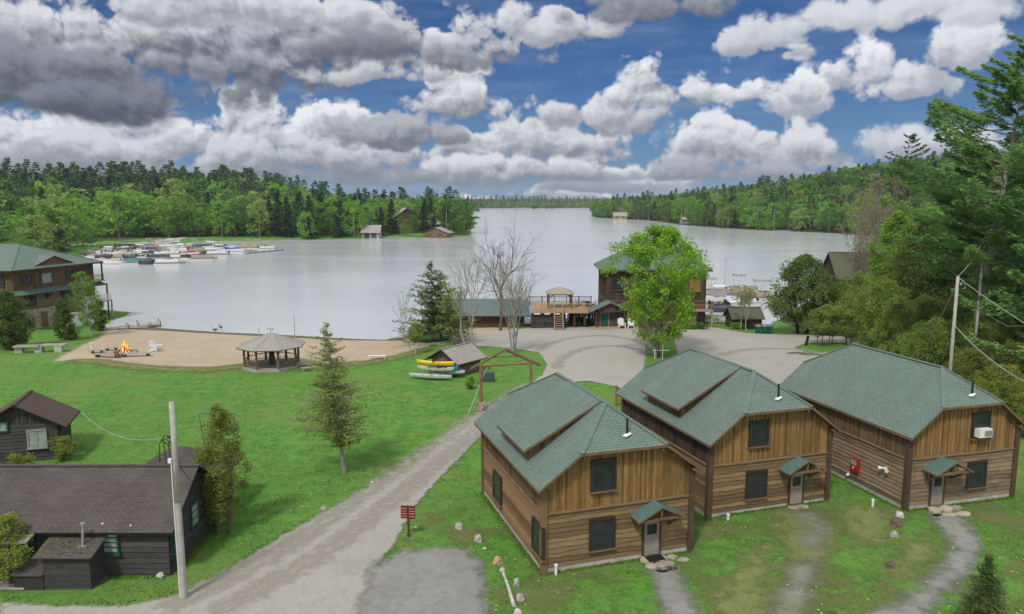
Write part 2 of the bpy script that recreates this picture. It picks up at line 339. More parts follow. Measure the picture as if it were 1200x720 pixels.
simple('cable_grey', (.35, .35, .35), rough=.6); simple('cable_dark', (.03, .03, .03), rough=.6)
simple('sign_red', (.17, .018, .018), rough=.6); simple('sign_white', (.7, .68, .65)); simple('red_box', (.36, .015, .015), rough=.45)
simple('bark', (.155, .13, .105), (.09, .075, .06), scale=6.0, rough=.95, bump=.6); simple('bark_grey', (.34, .32, .29), (.22, .205, .18), scale=6.0, rough=.95, bump=.5)
simple('bark_birch', (.62, .60, .55), (.30, .28, .25), scale=5.0, rough=.9); simple('twig', (.20, .175, .15), (.15, .13, .11), scale=3.0)
simple('stone_wall', (.44, .38, .31), (.20, .165, .13), scale=2.2, rough=.95, bump=.6, detail=2.0)
simple('boat_white', (.70, .71, .71), (.60, .61, .61), rough=.3, tone=.2); simple('boat_dark', (.06, .065, .075), rough=.4); simple('boat_blue', (.03, .10, .42), rough=.6)
simple('boat_red', (.42, .02, .025), rough=.6); simple('boat_teal', (.08, .28, .28), rough=.5); simple('boat_grey', (.27, .28, .29), rough=.6); simple('boat_tan', (.40, .34, .26), rough=.7); simple('alu', (.55, .56, .57), rough=.4, metal=.4)
simple('canoe_grey', (.52, .56, .55), (.44, .48, .47), rough=.35); simple('kayak_yellow', (.72, .50, .03), rough=.35); simple('canoe_cream', (.60, .58, .46), rough=.4); simple('kayak_blue', (.02, .30, .44), rough=.35)
simple('dumpster_green', (.012, .11, .085), rough=.4); simple('dumpster_lid', (.22, .25, .24), rough=.5); simple('utility_green', (.055, .085, .07), rough=.5)
simple('canvas_tan', (.30, .29, .23), (.25, .24, .19), rough=.9); simple('ember_wood', (.035, .025, .02)); simple('feather', (.09, .075, .06), (.16, .14, .12), scale=8.0); simple('ivy_black', (.014, .013, .012))
def water_mat():
    m, N = newmat('lake_water'); p = N.add('ShaderNodeNewGeometry').outputs['Position']
    a = N.add('ShaderNodeTexNoise', {'Vector': N.vm('MULTIPLY', p, (1, 1.8, 1)), 'Scale': .9, 'Detail': 5.0, 'Roughness': .62}).outputs[0]
    b2 = N.add('ShaderNodeTexNoise', {'Vector': N.vm('MULTIPLY', p, (.35, 1, 1)), 'Scale': .035, 'Detail': 4.0, 'Roughness': .6}).outputs[0]
    c = N.mix(N.ss(b2, .35, .65), (.50, .515, .525), (.53, .545, .555))  # silvery sky glare put into the base colour, paler than real water
    b = N.add('ShaderNodeBsdfPrincipled', {'Base Color': c, 'Roughness': N.ss(b2, .3, .7, .12, .15), 'IOR': 1.45, 'Specular IOR Level': .5})
    N.l.new(N.add('ShaderNodeBump', {'Strength': .32, 'Distance': .10, 'Height': a}).outputs[0], b.inputs['Normal'])
    out(N, b.outputs[0])
water_mat()
def fire_mat():
    m, N = newmat('flame'); n = N.add('ShaderNodeTexNoise', {'Vector': N.add('ShaderNodeTexCoord').outputs['Object'], 'Scale': 3.0}).outputs[0]
    out(N, N.add('ShaderNodeEmission', {0: N.mix(N.ss(n, .35, .65), (1, .16, .015), (1, .55, .10)), 1: 1.7}).outputs[0])
fire_mat()
leafmat('maple_leaf', (.14, .29, .025), (.31, .50, .06), .45); leafmat('lime_leaf', (.13, .27, .03), (.26, .42, .07), .35)
leafmat('olive_leaf', (.16, .22, .04), (.36, .40, .10), .45); leafmat('cedar_leaf', (.125, .205, .036), (.31, .40, .10), .45)
leafmat('cedar_dark', (.065, .11, .03), (.17, .24, .06), .35); leafmat('pine_leaf', (.11, .22, .065), (.27, .42, .13), .5)
leafmat('spruce_leaf', (.018, .04, .020), (.05, .085, .038), .15); leafmat('hemlock_leaf', (.07, .13, .04), (.17, .25, .065), .3)
leafmat('bud_leaf', (.20, .16, .08), (.30, .27, .12), .3); leafmat('rust_leaf', (.20, .30, .06), (.38, .42, .13), .45)
leafmat('far_maple', (.12, .26, .035), (.24, .42, .07), .4); leafmat('far_lime', (.19, .28, .06), (.31, .40, .11), .35)
leafmat('far_green', (.07, .15, .03), (.14, .25, .055), .3)
leafmat('far_spruce', (.022, .05, .026), (.06, .105, .048), .15); leafmat('far_pine', (.05, .10, .042), (.12, .20, .075), .2); leafmat('far_bare', (.15, .13, .10), (.22, .195, .155), .2)
leafmat('far_haze_tree', (.07, .12, .09), (.11, .17, .12), .2)
leafmat('dandelion', (.62, .58, .20), (.75, .75, .62), .2, .1)
leafmat('grass_blade', (.085, .20, .028), (.19, .28, .06), .4, .2)

# ------------------------------------------------------------ mesh builder
class MB:
    def __init__(s): s.v = []; s.f = []; s.mi = []; s.t = []
    def face(s, pts, mi=0, tone=.5):
        b = len(s.v); s.v += [tuple(p) for p in pts]; s.f.append(tuple(range(b, b+len(pts)))); s.mi.append(mi); s.t.append(tone)
    def hull(s, vs, fs, mi=0, tone=.5):
        b = len(s.v); s.v += [tuple(p) for p in vs]
        for f in fs: s.f.append(tuple(b+i for i in f)); s.mi.append(mi); s.t.append(tone)
    def box(s, x0, x1, y0, y1, z0, z1, mi=0, tone=None):
        tone = rnd.random() if tone is None else tone
        s.hull([(x0, y0, z0), (x1, y0, z0), (x1, y1, z0), (x0, y1, z0), (x0, y0, z1), (x1, y0, z1), (x1, y1, z1), (x0, y1, z1)],
               [(0, 3, 2, 1), (4, 5, 6, 7), (0, 1, 5, 4), (1, 2, 6, 5), (2, 3, 7, 6), (3, 0, 4, 7)], mi, tone)
    def beam(s, p, q, w, h=None, mi=0, tone=None):
        h = h or w; tone = rnd.random() if tone is None else tone
        p = Vector(p); q = Vector(q); d = (q-p).normalized()
        up = Vector((0, 0, 1)) if abs(d.z) < .95 else Vector((0, 1, 0))
        a = d.cross(up).normalized()*w/2; b = a.normalized().cross(d)*h/2
        s.hull([p-a-b, p+a-b, p+a+b, p-a+b, q-a-b, q+a-b, q+a+b, q-a+b], [(0, 1, 2, 3), (7, 6, 5, 4), (0, 4, 5, 1), (1, 5, 6, 2), (2, 6, 7, 3), (3, 7, 4, 0)], mi, tone)
    def tube(s, p, q, r0, r1=None, n=7, mi=0, tone=.5, cap=True):
        r1 = r0 if r1 is None else r1
        p = Vector(p); q = Vector(q); d = (q-p).normalized()
        up = Vector((0, 0, 1)) if abs(d.z) < .95 else Vector((1, 0, 0))
        a = d.cross(up).normalized(); b = a.cross(d)
        b0 = len(s.v)
        for c, r in ((p, r0), (q, r1)):
            for i in range(n):
                w = 2*math.pi*i/n; s.v.append(tuple(c+a*(r*math.cos(w))+b*(r*math.sin(w))))
        for i in range(n): s.f.append((b0+i, b0+(i+1) % n, b0+n+(i+1) % n, b0+n+i)); s.mi.append(mi); s.t.append(tone)
        if cap:
            s.f.append(tuple(b0+i for i in range(n))[::-1]); s.f.append(tuple(b0+n+i for i in range(n))); s.mi += [mi]*2; s.t += [tone]*2
    def path(s, pts, rs, n=6, mi=0, tone=.5):
        for i in range(len(pts)-1): s.tube(pts[i], pts[i+1], rs[i], rs[i+1], n, mi, tone, cap=(i == len(pts)-2))
    def build(s, name, mats, parent=None, loc=None, rotz=0, smooth=False):
        me = bpy.data.meshes.new(name); me.from_pydata(s.v, [], s.f)
        for m in (mats if isinstance(mats, (list, tuple)) else [mats]): me.materials.append(M[m])
        nf = len(me.polygons)
        me.polygons.foreach_set('material_index', s.mi[:nf])
        at = me.attributes.new('tone', 'FLOAT', 'FACE'); at.data.foreach_set('value', s.t[:nf])
        uvl = me.uv_layers.new(name='UVMap'); uv = np.zeros((len(me.loops), 2), np.float32)
        for p in me.polygons:
            n = p.normal
            if abs(n.z) > .999: a = Vector((1, 0, 0))
            else: a = Vector((-n.y, n.x, 0)).normalized()
            b = n.cross(a)
            off = s.t[p.index]*7.3 if p.index < len(s.t) else 0
            for li in p.loop_indices:
                c = me.vertices[me.loops[li].vertex_index].co; uv[li] = (c.dot(a)+off*(mats != 'x' and UVOFF), c.dot(b))
        uvl.data.foreach_set('uv', uv.ravel())
        if smooth: me.polygons.foreach_set('use_smooth', [True]*nf)
        me.update()
        o = bpy.data.objects.new(name, me); col.objects.link(o)
        if parent: o.parent = parent
        if loc is not None: o.location = loc
        if rotz: o.rotation_euler[2] = rotz
        return o
UVOFF = 1
def tag(o, label=None, cat=None, group=None, kind=None):
    if label: o['label'] = label
    if cat: o['category'] = cat
    if group: o['group'] = group
    if kind: o['kind'] = kind
    return o
def thing(name, loc, rz, label, cat, group=None):
    o = bpy.data.objects.new(name, None); o.empty_display_size = .3; col.objects.link(o)
    o.location = loc; o.rotation_euler[2] = rz
    return tag(o, label, cat, group)
def at_ground(px, py, dz=0):
    x, y = G(px, py); return (x, y, h1(x, y)+dz)
def dup(root, loc, rz=None, label=None, sc=None, group=None):
    r = root.copy(); col.objects.link(r); r.location = loc
    if rz is not None: r.rotation_euler[2] = rz
    if sc: r.scale = (sc, sc, sc) if not isinstance(sc, tuple) else sc
    if label: r['label'] = label
    if group: r['group'] = group
    for ch in root.children:
        c = ch.copy(); col.objects.link(c); c.parent = r
        for g in ch.children:
            d = g.copy(); col.objects.link(d); d.parent = c
    return r
def npmesh(name, verts, nper, mats, tone=None, parent=None, loc=None, mi=None):
    """mesh of separate n-gons (nper corners each) straight from numpy"""
    nv = len(verts); nf = nv//nper
    me = bpy.data.meshes.new(name); me.vertices.add(nv); me.vertices.foreach_set('co', verts.astype(np.float32).ravel())
    me.loops.add(nv); me.loops.foreach_set('vertex_index', np.arange(nv, dtype=np.int32))
    me.polygons.add(nf); me.polygons.foreach_set('loop_start', np.arange(0, nv, nper, dtype=np.int32))
    try: me.polygons.foreach_set('loop_total', np.full(nf, nper, np.int32))
    except Exception: pass
    for m in (mats if isinstance(mats, (list, tuple)) else [mats]): me.materials.append(M[m])
    if mi is not None: me.polygons.foreach_set('material_index', mi.astype(np.int32))
    if tone is not None:
        at = me.attributes.new('tone', 'FLOAT', 'FACE'); at.data.foreach_set('value', np.clip(tone, 0, 1).astype(np.float32))
    me.update(calc_edges=True)
    o = bpy.data.objects.new(name, me); col.objects.link(o)
    if parent: o.parent = parent
    if loc is not None: o.location = loc
    return o
def gridmesh(name, xs, ys, keep, z, mats, rim=None, mi=None):
    """rectilinear sheet; keep = bool per cell (ny-1, nx-1)"""
    nx, ny = len(xs), len(ys); X, Y = np.meshgrid(xs, ys)
    idx = np.arange(nx*ny).reshape(ny, nx)
    q = np.stack([idx[:-1, :-1], idx[:-1, 1:], idx[1:, 1:], idx[1:, :-1]], -1)[keep]
    used, inv = np.unique(q.ravel(), return_inverse=True)
    V = np.stack([X.ravel()[used], Y.ravel()[used], z.ravel()[used]], -1)
    me = bpy.data.meshes.new(name); me.vertices.add(len(V)); me.vertices.foreach_set('co', V.astype(np.float32).ravel())
    me.loops.add(len(inv)); me.loops.foreach_set('vertex_index', inv.astype(np.int32))
    me.polygons.add(len(q)); me.polygons.foreach_set('loop_start', np.arange(0, len(inv), 4, dtype=np.int32))
    try: me.polygons.foreach_set('loop_total', np.full(len(q), 4, np.int32))
    except Exception: pass
    for m in (mats if isinstance(mats, (list, tuple)) else [mats]): me.materials.append(M[m])
    if mi is not None: me.polygons.foreach_set('material_index', mi[keep].astype(np.int32))
    if rim is not None:
        at = me.attributes.new('rim', 'FLOAT', 'POINT'); at.data.foreach_set('value', rim.ravel()[used].astype(np.float32))
    me.polygons.foreach_set('use_smooth', np.ones(len(q), bool))
    me.update(calc_edges=True)
    o = bpy.data.objects.new(name, me); col.objects.link(o); o['kind'] = 'structure'
    return o

# ------------------------------------------------------------ ground, lake, beach, roads
def axis(dense0, dense1, step, lo, hi, mid, midstep):
    a = list(np.arange(dense0, dense1+.01, step))
    st = step; x = dense1
    while x < hi: st = min(st*1.25, midstep if x < mid[1] else 80); x += st; a.append(x)
    st = step; x = dense0
    while x > lo: st = min(st*1.25, midstep if x > mid[0] else 80); x -= st; a.insert(0, x)
    return np.array(a)
gx = axis(-95, 90, 1.5, -3500, 3500, (-420, 520), 7.0); gy = axis(18, 150, 1.5, -300, 6000, (0, 900), 7.0)
X, Y = np.meshgrid(gx, gy); Z = height(X, Y)
cx, cy = (X[:-1, :-1]+X[1:, 1:])/2, (Y[:-1, :-1]+Y[1:, 1:])/2
sdc = -sdf(cx, cy, lake_poly)
clear_l = GP((60, 300), (130, 283), (225, 277), (330, 277), (460, 276), (540, 276), (540, 282), (300, 285), (100, 302))
forest = (((sdc > 30) & (cy > 235) & (cx < 0)) | ((cx > 60) & (cy > 150)) | ((cy > 600) & (sdc > 0)) | ((cx > 46) & (cy > 60)))
gridmesh('ground', gx, gy, np.ones((len(gy)-1, len(gx)-1), bool), Z, ['grass', 'forest_floor'], mi=forest.astype(int))
lk = MB(); lk.face([(-4000, 90, LAKE_Z), (4000, 90, LAKE_Z), (4000, 6000, LAKE_Z), (-4000, 6000, LAKE_Z)])
tag(lk.build('lake_water', 'lake_water'), kind='structure')
def sheet(name, polys, matn, dz, step=.5, grow=1.2, holes=()):
    ps = [p for q in polys for p in q]
    x0, x1 = min(p[0] for p in ps)-2, max(p[0] for p in ps)+2; y0, y1 = min(p[1] for p in ps)-2, max(p[1] for p in ps)+2
    xs = np.arange(x0, x1+step, step); ys = np.arange(y0, y1+step, step); X, Y = np.meshgrid(xs, ys)
    s = np.full(X.shape, -1e9)
    for p in polys: s = np.maximum(s, sdf(X, Y, p))
    for p in holes: s = np.minimum(s, -sdf(X, Y, p))
    keep = (np.maximum(np.maximum(s[:-1, :-1], s[1:, 1:]), np.maximum(s[:-1, 1:], s[1:, :-1])) > -grow)
    return gridmesh(name, xs, ys, keep, height(X, Y)+dz, matn, rim=s)
sheet('beach_sand', [GP((60, 425), (90, 408), (112, 398), (124, 388), (105, 383)) + L((118, 381), (152, 378), (200, 382), (260, 386), (330, 389), (400, 393), (450, 395), (490, 388), (520, 384))
      + GP((600, 384), (640, 392), (560, 400), (500, 406), (475, 415), (430, 423), (355, 429), (290, 426), (245, 431), (190, 430), (145, 426), (115, 421), (85, 422))], 'sand', .03)
sheet('shore_edge', [L((140, 386.5), (200, 389), (260, 392.5), (330, 396), (400, 399.5), (470, 400), (500, 395), (515, 385), (450, 393.5), (330, 391), (200, 384), (140, 380))], 'wet_sand', .055, grow=.6)
isl1 = GP((757, 396), (772, 390), (790, 396), (793, 412), (795, 432), (755, 432), (757, 412)); isl2 = GP((930, 408), (945, 403), (985, 402), (1003, 406), (990, 412), (950, 415)); isl3 = GP((486, 400), (493, 394), (510, 391), (528, 395), (527, 401), (505, 404), (492, 404))
road = GP((0, 706), (60, 712), (150, 711), (205, 700), (262, 672), (330, 630), (400, 590), (480, 546), (540, 500), (580, 472), (618, 452), (636, 440), (641, 428), (632, 414), (600, 409), (560, 406), (530, 402), (560, 392), (620, 385), (690, 384), (760, 383), (830, 383), (875, 391), (930, 393), (1000, 395), (1060, 402), (1060, 440), (1000, 455), (900, 470), (760, 462), (690, 447), (655, 450), (610, 490), (563, 512), (520, 556), (482, 598), (462, 640), (440, 665), (470, 700), (470, 800), (0, 800))
sheet('gravel_road', [road], 'gravel_road', .06, holes=[isl1, isl2])
sheet('spruce_island_turf', [isl3], 'dark_turf', .07, grow=.8)
sheet('parking_gravel', [GP((438, 664), (470, 648), (540, 642), (563, 660), (567, 690), (570, 790), (400, 790), (425, 700))], 'grey_gravel', .09, step=.3)
sheet('footpath', [GP((763, 668), (790, 664), (822, 725), (780, 725)), GP((1092, 603), (1122, 605), (1150, 640), (1132, 672), (1098, 702), (1075, 735), (1000, 735), (1072, 697), (1104, 668), (1118, 640))], 'grey_gravel', .05, step=.3)
sheet('worn_lawn', [GP((905, 600), (960, 600), (985, 625), (965, 655), (938, 735), (885, 735), (925, 665), (915, 630)), GP((985, 590), (1045, 600), (1050, 630), (1000, 640)), GP((840, 690), (900, 640), (900, 735), (830, 735)), GP((1060, 640), (1092, 625), (1095, 655), (1050, 680))], 'worn_turf', .04, step=.3, grow=1.6)
sheet('thin_lawn', [GP((590, 560), (640, 680), (800, 650), (820, 610), (960, 590), (1050, 605), (1199, 560), (1300, 600), (1300, 760), (560, 760), (575, 670), (470, 645), (500, 600))], 'thin_turf', .03, step=.5, grow=1.6)
sheet('footpath_worn', [GP((934, 602), (955, 600), (968, 622), (955, 640), (944, 640), (946, 622)), GP((932, 662), (952, 660), (938, 735), (903, 735))], 'patchy_gravel', .045, step=.3)
BEACH_EDGE = GP((85, 424), (115, 424), (145, 429), (190, 433), (245, 434), (290, 430), (355, 432), (430, 426), (470, 418), (500, 409))
sheet('parking_far', [GP((95, 297), (150, 286), (210, 284.5), (222, 288), (180, 293), (120, 302))], 'gravel_road', .15, step=1.5)
# tyre marks that sweep round the lot
def arc_poly(pts, w):
    a = [Vector((*p, 0)) for p in pts]; l = []; r = []
    for i, p in enumerate(a):
        d = (a[min(i+1, len(a)-1)]-a[max(i-1, 0)]).normalized(); n = Vector((-d.y, d.x, 0))*w/2; l.append(((p+n).x, (p+n).y)); r.append(((p-n).x, (p-n).y))
    return l+r[::-1]
for k, (cxp, cyp, rx_, ry_, a0, a1) in enumerate(((715, 432, 62, 26, 40, 180), (700, 428, 80, 34, 30, 150), (905, 425, 70, 16, 40, 150))):
    pts = [G(cxp+rx_*math.cos(R(a)), cyp-ry_*math.sin(R(a))) for a in np.linspace(a0, a1, 12)]
    o = sheet('tyre_track', [arc_poly(pts, .45)], 'tyre_track', .075+.004*k, step=.25, grow=.5)
sheet('worn_lawn', [arc_poly(BEACH_EDGE, 2.0)], 'worn_turf', .05, step=.4)
for k, pts in enumerate(([(640, 455), (560, 505), (470, 580), (380, 650), (260, 715)], [(615, 452), (540, 500), (440, 570), (330, 648), (200, 712)])):
    sheet('tyre_track', [arc_poly(GP(*pts), .7)], 'tyre_track', .07, step=.3, grow=.5)

# ------------------------------------------------------------ building helpers (local frame: x along the front, y back, z up)
def wallframe(kind, W, Ln):
    """origin, direction, outward normal of a wall"""
    return {'front': (Vector((0, 0, 0)), Vector((1, 0, 0)), Vector((0, -1, 0)), W), 'right': (Vector((W, 0, 0)), Vector((0, 1, 0)), Vector((1, 0, 0)), Ln),
            'back': (Vector((W, Ln, 0)), Vector((-1, 0, 0)), Vector((0, 1, 0)), W), 'left': (Vector((0, Ln, 0)), Vector((0, -1, 0)), Vector((-1, 0, 0)), Ln)}[kind]
def siding(mb, fr, z0, z1, h=.27, mi=0, wave=.022, a0=0, a1=None, lap=.062):
    """live-edge lap boards: wavy lower edges, each board leaning over the one below"""
    O, A, N, ln = fr; a1 = ln if a1 is None else a1
    nb = max(1, round((z1-z0)/h)); h = (z1-z0)/nb; ns = max(2, int((a1-a0)/.22))
    ph = [rnd.random()*50 for _ in range(nb+1)]
    def low(k, a):
        if k <= 0: return z0
        if k >= nb: return z1
        return z0+k*h+wave*(math.sin(a*1.7+ph[k])+.7*math.sin(a*3.9+ph[k]*2)+.5*math.sin(a*8.3+ph[k]*3))
    for k in range(nb):
        t = rnd.random(); b = len(mb.v); wv = wave*rnd.uniform(.4, 1.5)
        for i in range(ns+1):
            a = a0+(a1-a0)*i/ns; p = O+A*a
            zl, zu = low(k, a), min(z1, low(k+1, a)+.03)
            mb.v += [tuple(p+Vector((0, 0, zl))), tuple(p+N*lap+Vector((0, 0, zl))), tuple(p+N*.008+Vector((0, 0, zu)))]
        for i in range(ns):
            q = b+3*i
            mb.f += [(q+1, q+4, q+5, q+2), (q, q+3, q+4, q+1)]; mb.mi += [mi]*2; mb.t += [t, t*.5]
def vboards(mb, fr, zb, ztop, w=.27, mi=0, a0=0, a1=None):
    O, A, N, ln = fr; a1 = ln if a1 is None else a1
    n = max(1, round((a1-a0)/w)); w = (a1-a0)/n
    for k in range(n):
        for j, (s, e, d) in enumerate(((a0+k*w, a0+(k+1)*w, .02), (a0+(k+1)*w-.055, a0+(k+1)*w+.055, .05))):
            if j and k == n-1: continue
            t = rnd.random(); P = O+A*s; Q = O+A*e; j0 = rnd.uniform(-.05, .02) if not j else rnd.uniform(-.08, 0)
            zs, ze = ztop(s), ztop(e)
            if min(zs, ze) <= zb+.02: continue
            V = lambda p, o, z: p+N*o+Vector((0, 0, z))
            mb.hull([V(P, 0, zb+j0), V(Q, 0, zb+j0), V(Q, 0, ze), V(P, 0, zs), V(P, d, zb+j0), V(Q, d, zb+j0), V(Q, d, ze), V(P, d, zs)],
                    [(4, 5, 6, 7), (0, 4, 7, 3), (1, 2, 6, 5), (0, 1, 5, 4)], mi, t)
def roof_slab(name, polys, mats, parent, th=.16, smooth=False):
    mb = MB(); edges = {}
    key = lambda p: tuple(round(c, 3) for c in p)
    for P in polys:
        P = [Vector(p) for p in P]
        n = (P[1]-P[0]).cross(P[2]-P[0])
        if n.z < 0: P = P[::-1]
        mb.face(P, 0); mb.face([p-Vector((0, 0, th)) for p in P][::-1], 1)
        for i in range(len(P)):
            a, b = key(P[i]), key(P[(i+1) % len(P)])
            if (b, a) in edges: edges.pop((b, a))
            else: edges[(a, b)] = (P[i], P[(i+1) % len(P)])
    for a, b in edges.values():
        mb.face([a, a-Vector((0, 0, th)), b-Vector((0, 0, th)), b], 1, .5)
    return mb.build(name, mats, parent)
def ridge_caps(parent, lines, mat, name='ridge_cap', w=.26):
    mb = MB()
    for p, q in lines:
        mb.beam(Vector(p)+Vector((0, 0, .015)), Vector(q)+Vector((0, 0, .015)), w, .05, 0, .5)
    return mb.build(name, mat, parent)
def window(parent, fr, a, z, w, h, fm='frame_dark', gm='glass', bars=(1, 2), out_=.17, trim=.11, sill=True, pane_name='pane'):
    O, A, N, ln = fr
    V = lambda s, o, t: O+A*(a+s)+N*o+Vector((0, 0, z+t))
    def bx(mb, s0, s1, t0, t1, o0, o1, mi=0):
        mb.hull([V(s0, o0, t0), V(s1, o0, t0), V(s1, o1, t0), V(s0, o1, t0), V(s0, o0, t1), V(s1, o0, t1), V(s1, o1, t1), V(s0, o1, t1)],
                [(0, 3, 2, 1), (4, 5, 6, 7), (0, 1, 5, 4), (1, 2, 6, 5), (2, 3, 7, 6), (3, 0, 4, 7)], mi, .5)
    mb = MB(); c = trim
    bx(mb, -c, 0, -c, h+c, 0, out_); bx(mb, w, w+c, -c, h+c, 0, out_+.002); bx(mb, 0, w, h, h+c, 0, out_+.004); bx(mb, 0, w, -c, 0, 0, out_-.003)
    for i in range(1, bars[0]): bx(mb, w*i/bars[0]-.02, w*i/bars[0]+.02, 0, h, .02, out_-.012)
    for i in range(1, bars[1]): bx(mb, 0, w, h*i/bars[1]-.025, h*i/bars[1]+.025, .02, out_-.015)
    f = mb.build('window', fm, parent)
    g = MB(); bx(g, .001, w-.001, .001, h-.001, .01, out_-.045); g.build(pane_name, gm, f)
    if sill:
        s = MB(); bx(s, -c-.06, w+c+.06, -c-.07, -c-.002, .0, out_+.07); s.build('sill', 'trim_wood' if fm == 'frame_dark' else fm, f)
    return f
def door(parent, fr, a, z, w, h, dm='door_grey', fm='trim_dark', lite=True, handle=True):
    O, A, N, ln = fr
    V = lambda s, o, t: O+A*(a+s)+N*o+Vector((0, 0, z+t))
    def bx(mb, s0, s1, t0, t1, o0, o1):
        mb.hull([V(s0, o0, t0), V(s1, o0, t0), V(s1, o1, t0), V(s0, o1, t0), V(s0, o0, t1), V(s1, o0, t1), V(s1, o1, t1), V(s0, o1, t1)],
                [(0, 3, 2, 1), (4, 5, 6, 7), (0, 1, 5, 4), (1, 2, 6, 5), (2, 3, 7, 6), (3, 0, 4, 7)], 0, .5)
    mb = MB(); bx(mb, 0, w, 0, h, .0, .12)
    for k in range(2): bx(mb, w*(.12+.42*k), w*(.46+.42*k), h*.08, h*.5, .12, .135)
    d = mb.build('door', dm, parent)
    fb = MB(); bx(fb, -.1, 0, 0, h+.1, 0, .16); bx(fb, w, w+.1, 0, h+.1, 0, .163); bx(fb, 0, w, h, h+.1, 0, .157); fb.build('door_frame', fm, d)
    if lite:
        g = MB(); bx(g, w*.18, w*.82, h*.6, h*.9, .121, .13); g.build('pane', 'glass', d)
    if handle:
        k = MB(); p = V(w*.88, .12, h*.47); k.tube(p, p+N*.07, .035, .035, 8); k.build('handle', 'steel', d)
    return d
def polytop(pts):
    """piecewise linear function"""
    xs = [p[0] for p in pts]; ys = [p[1] for p in pts]
    return lambda a: float(np.interp(a, xs, ys))

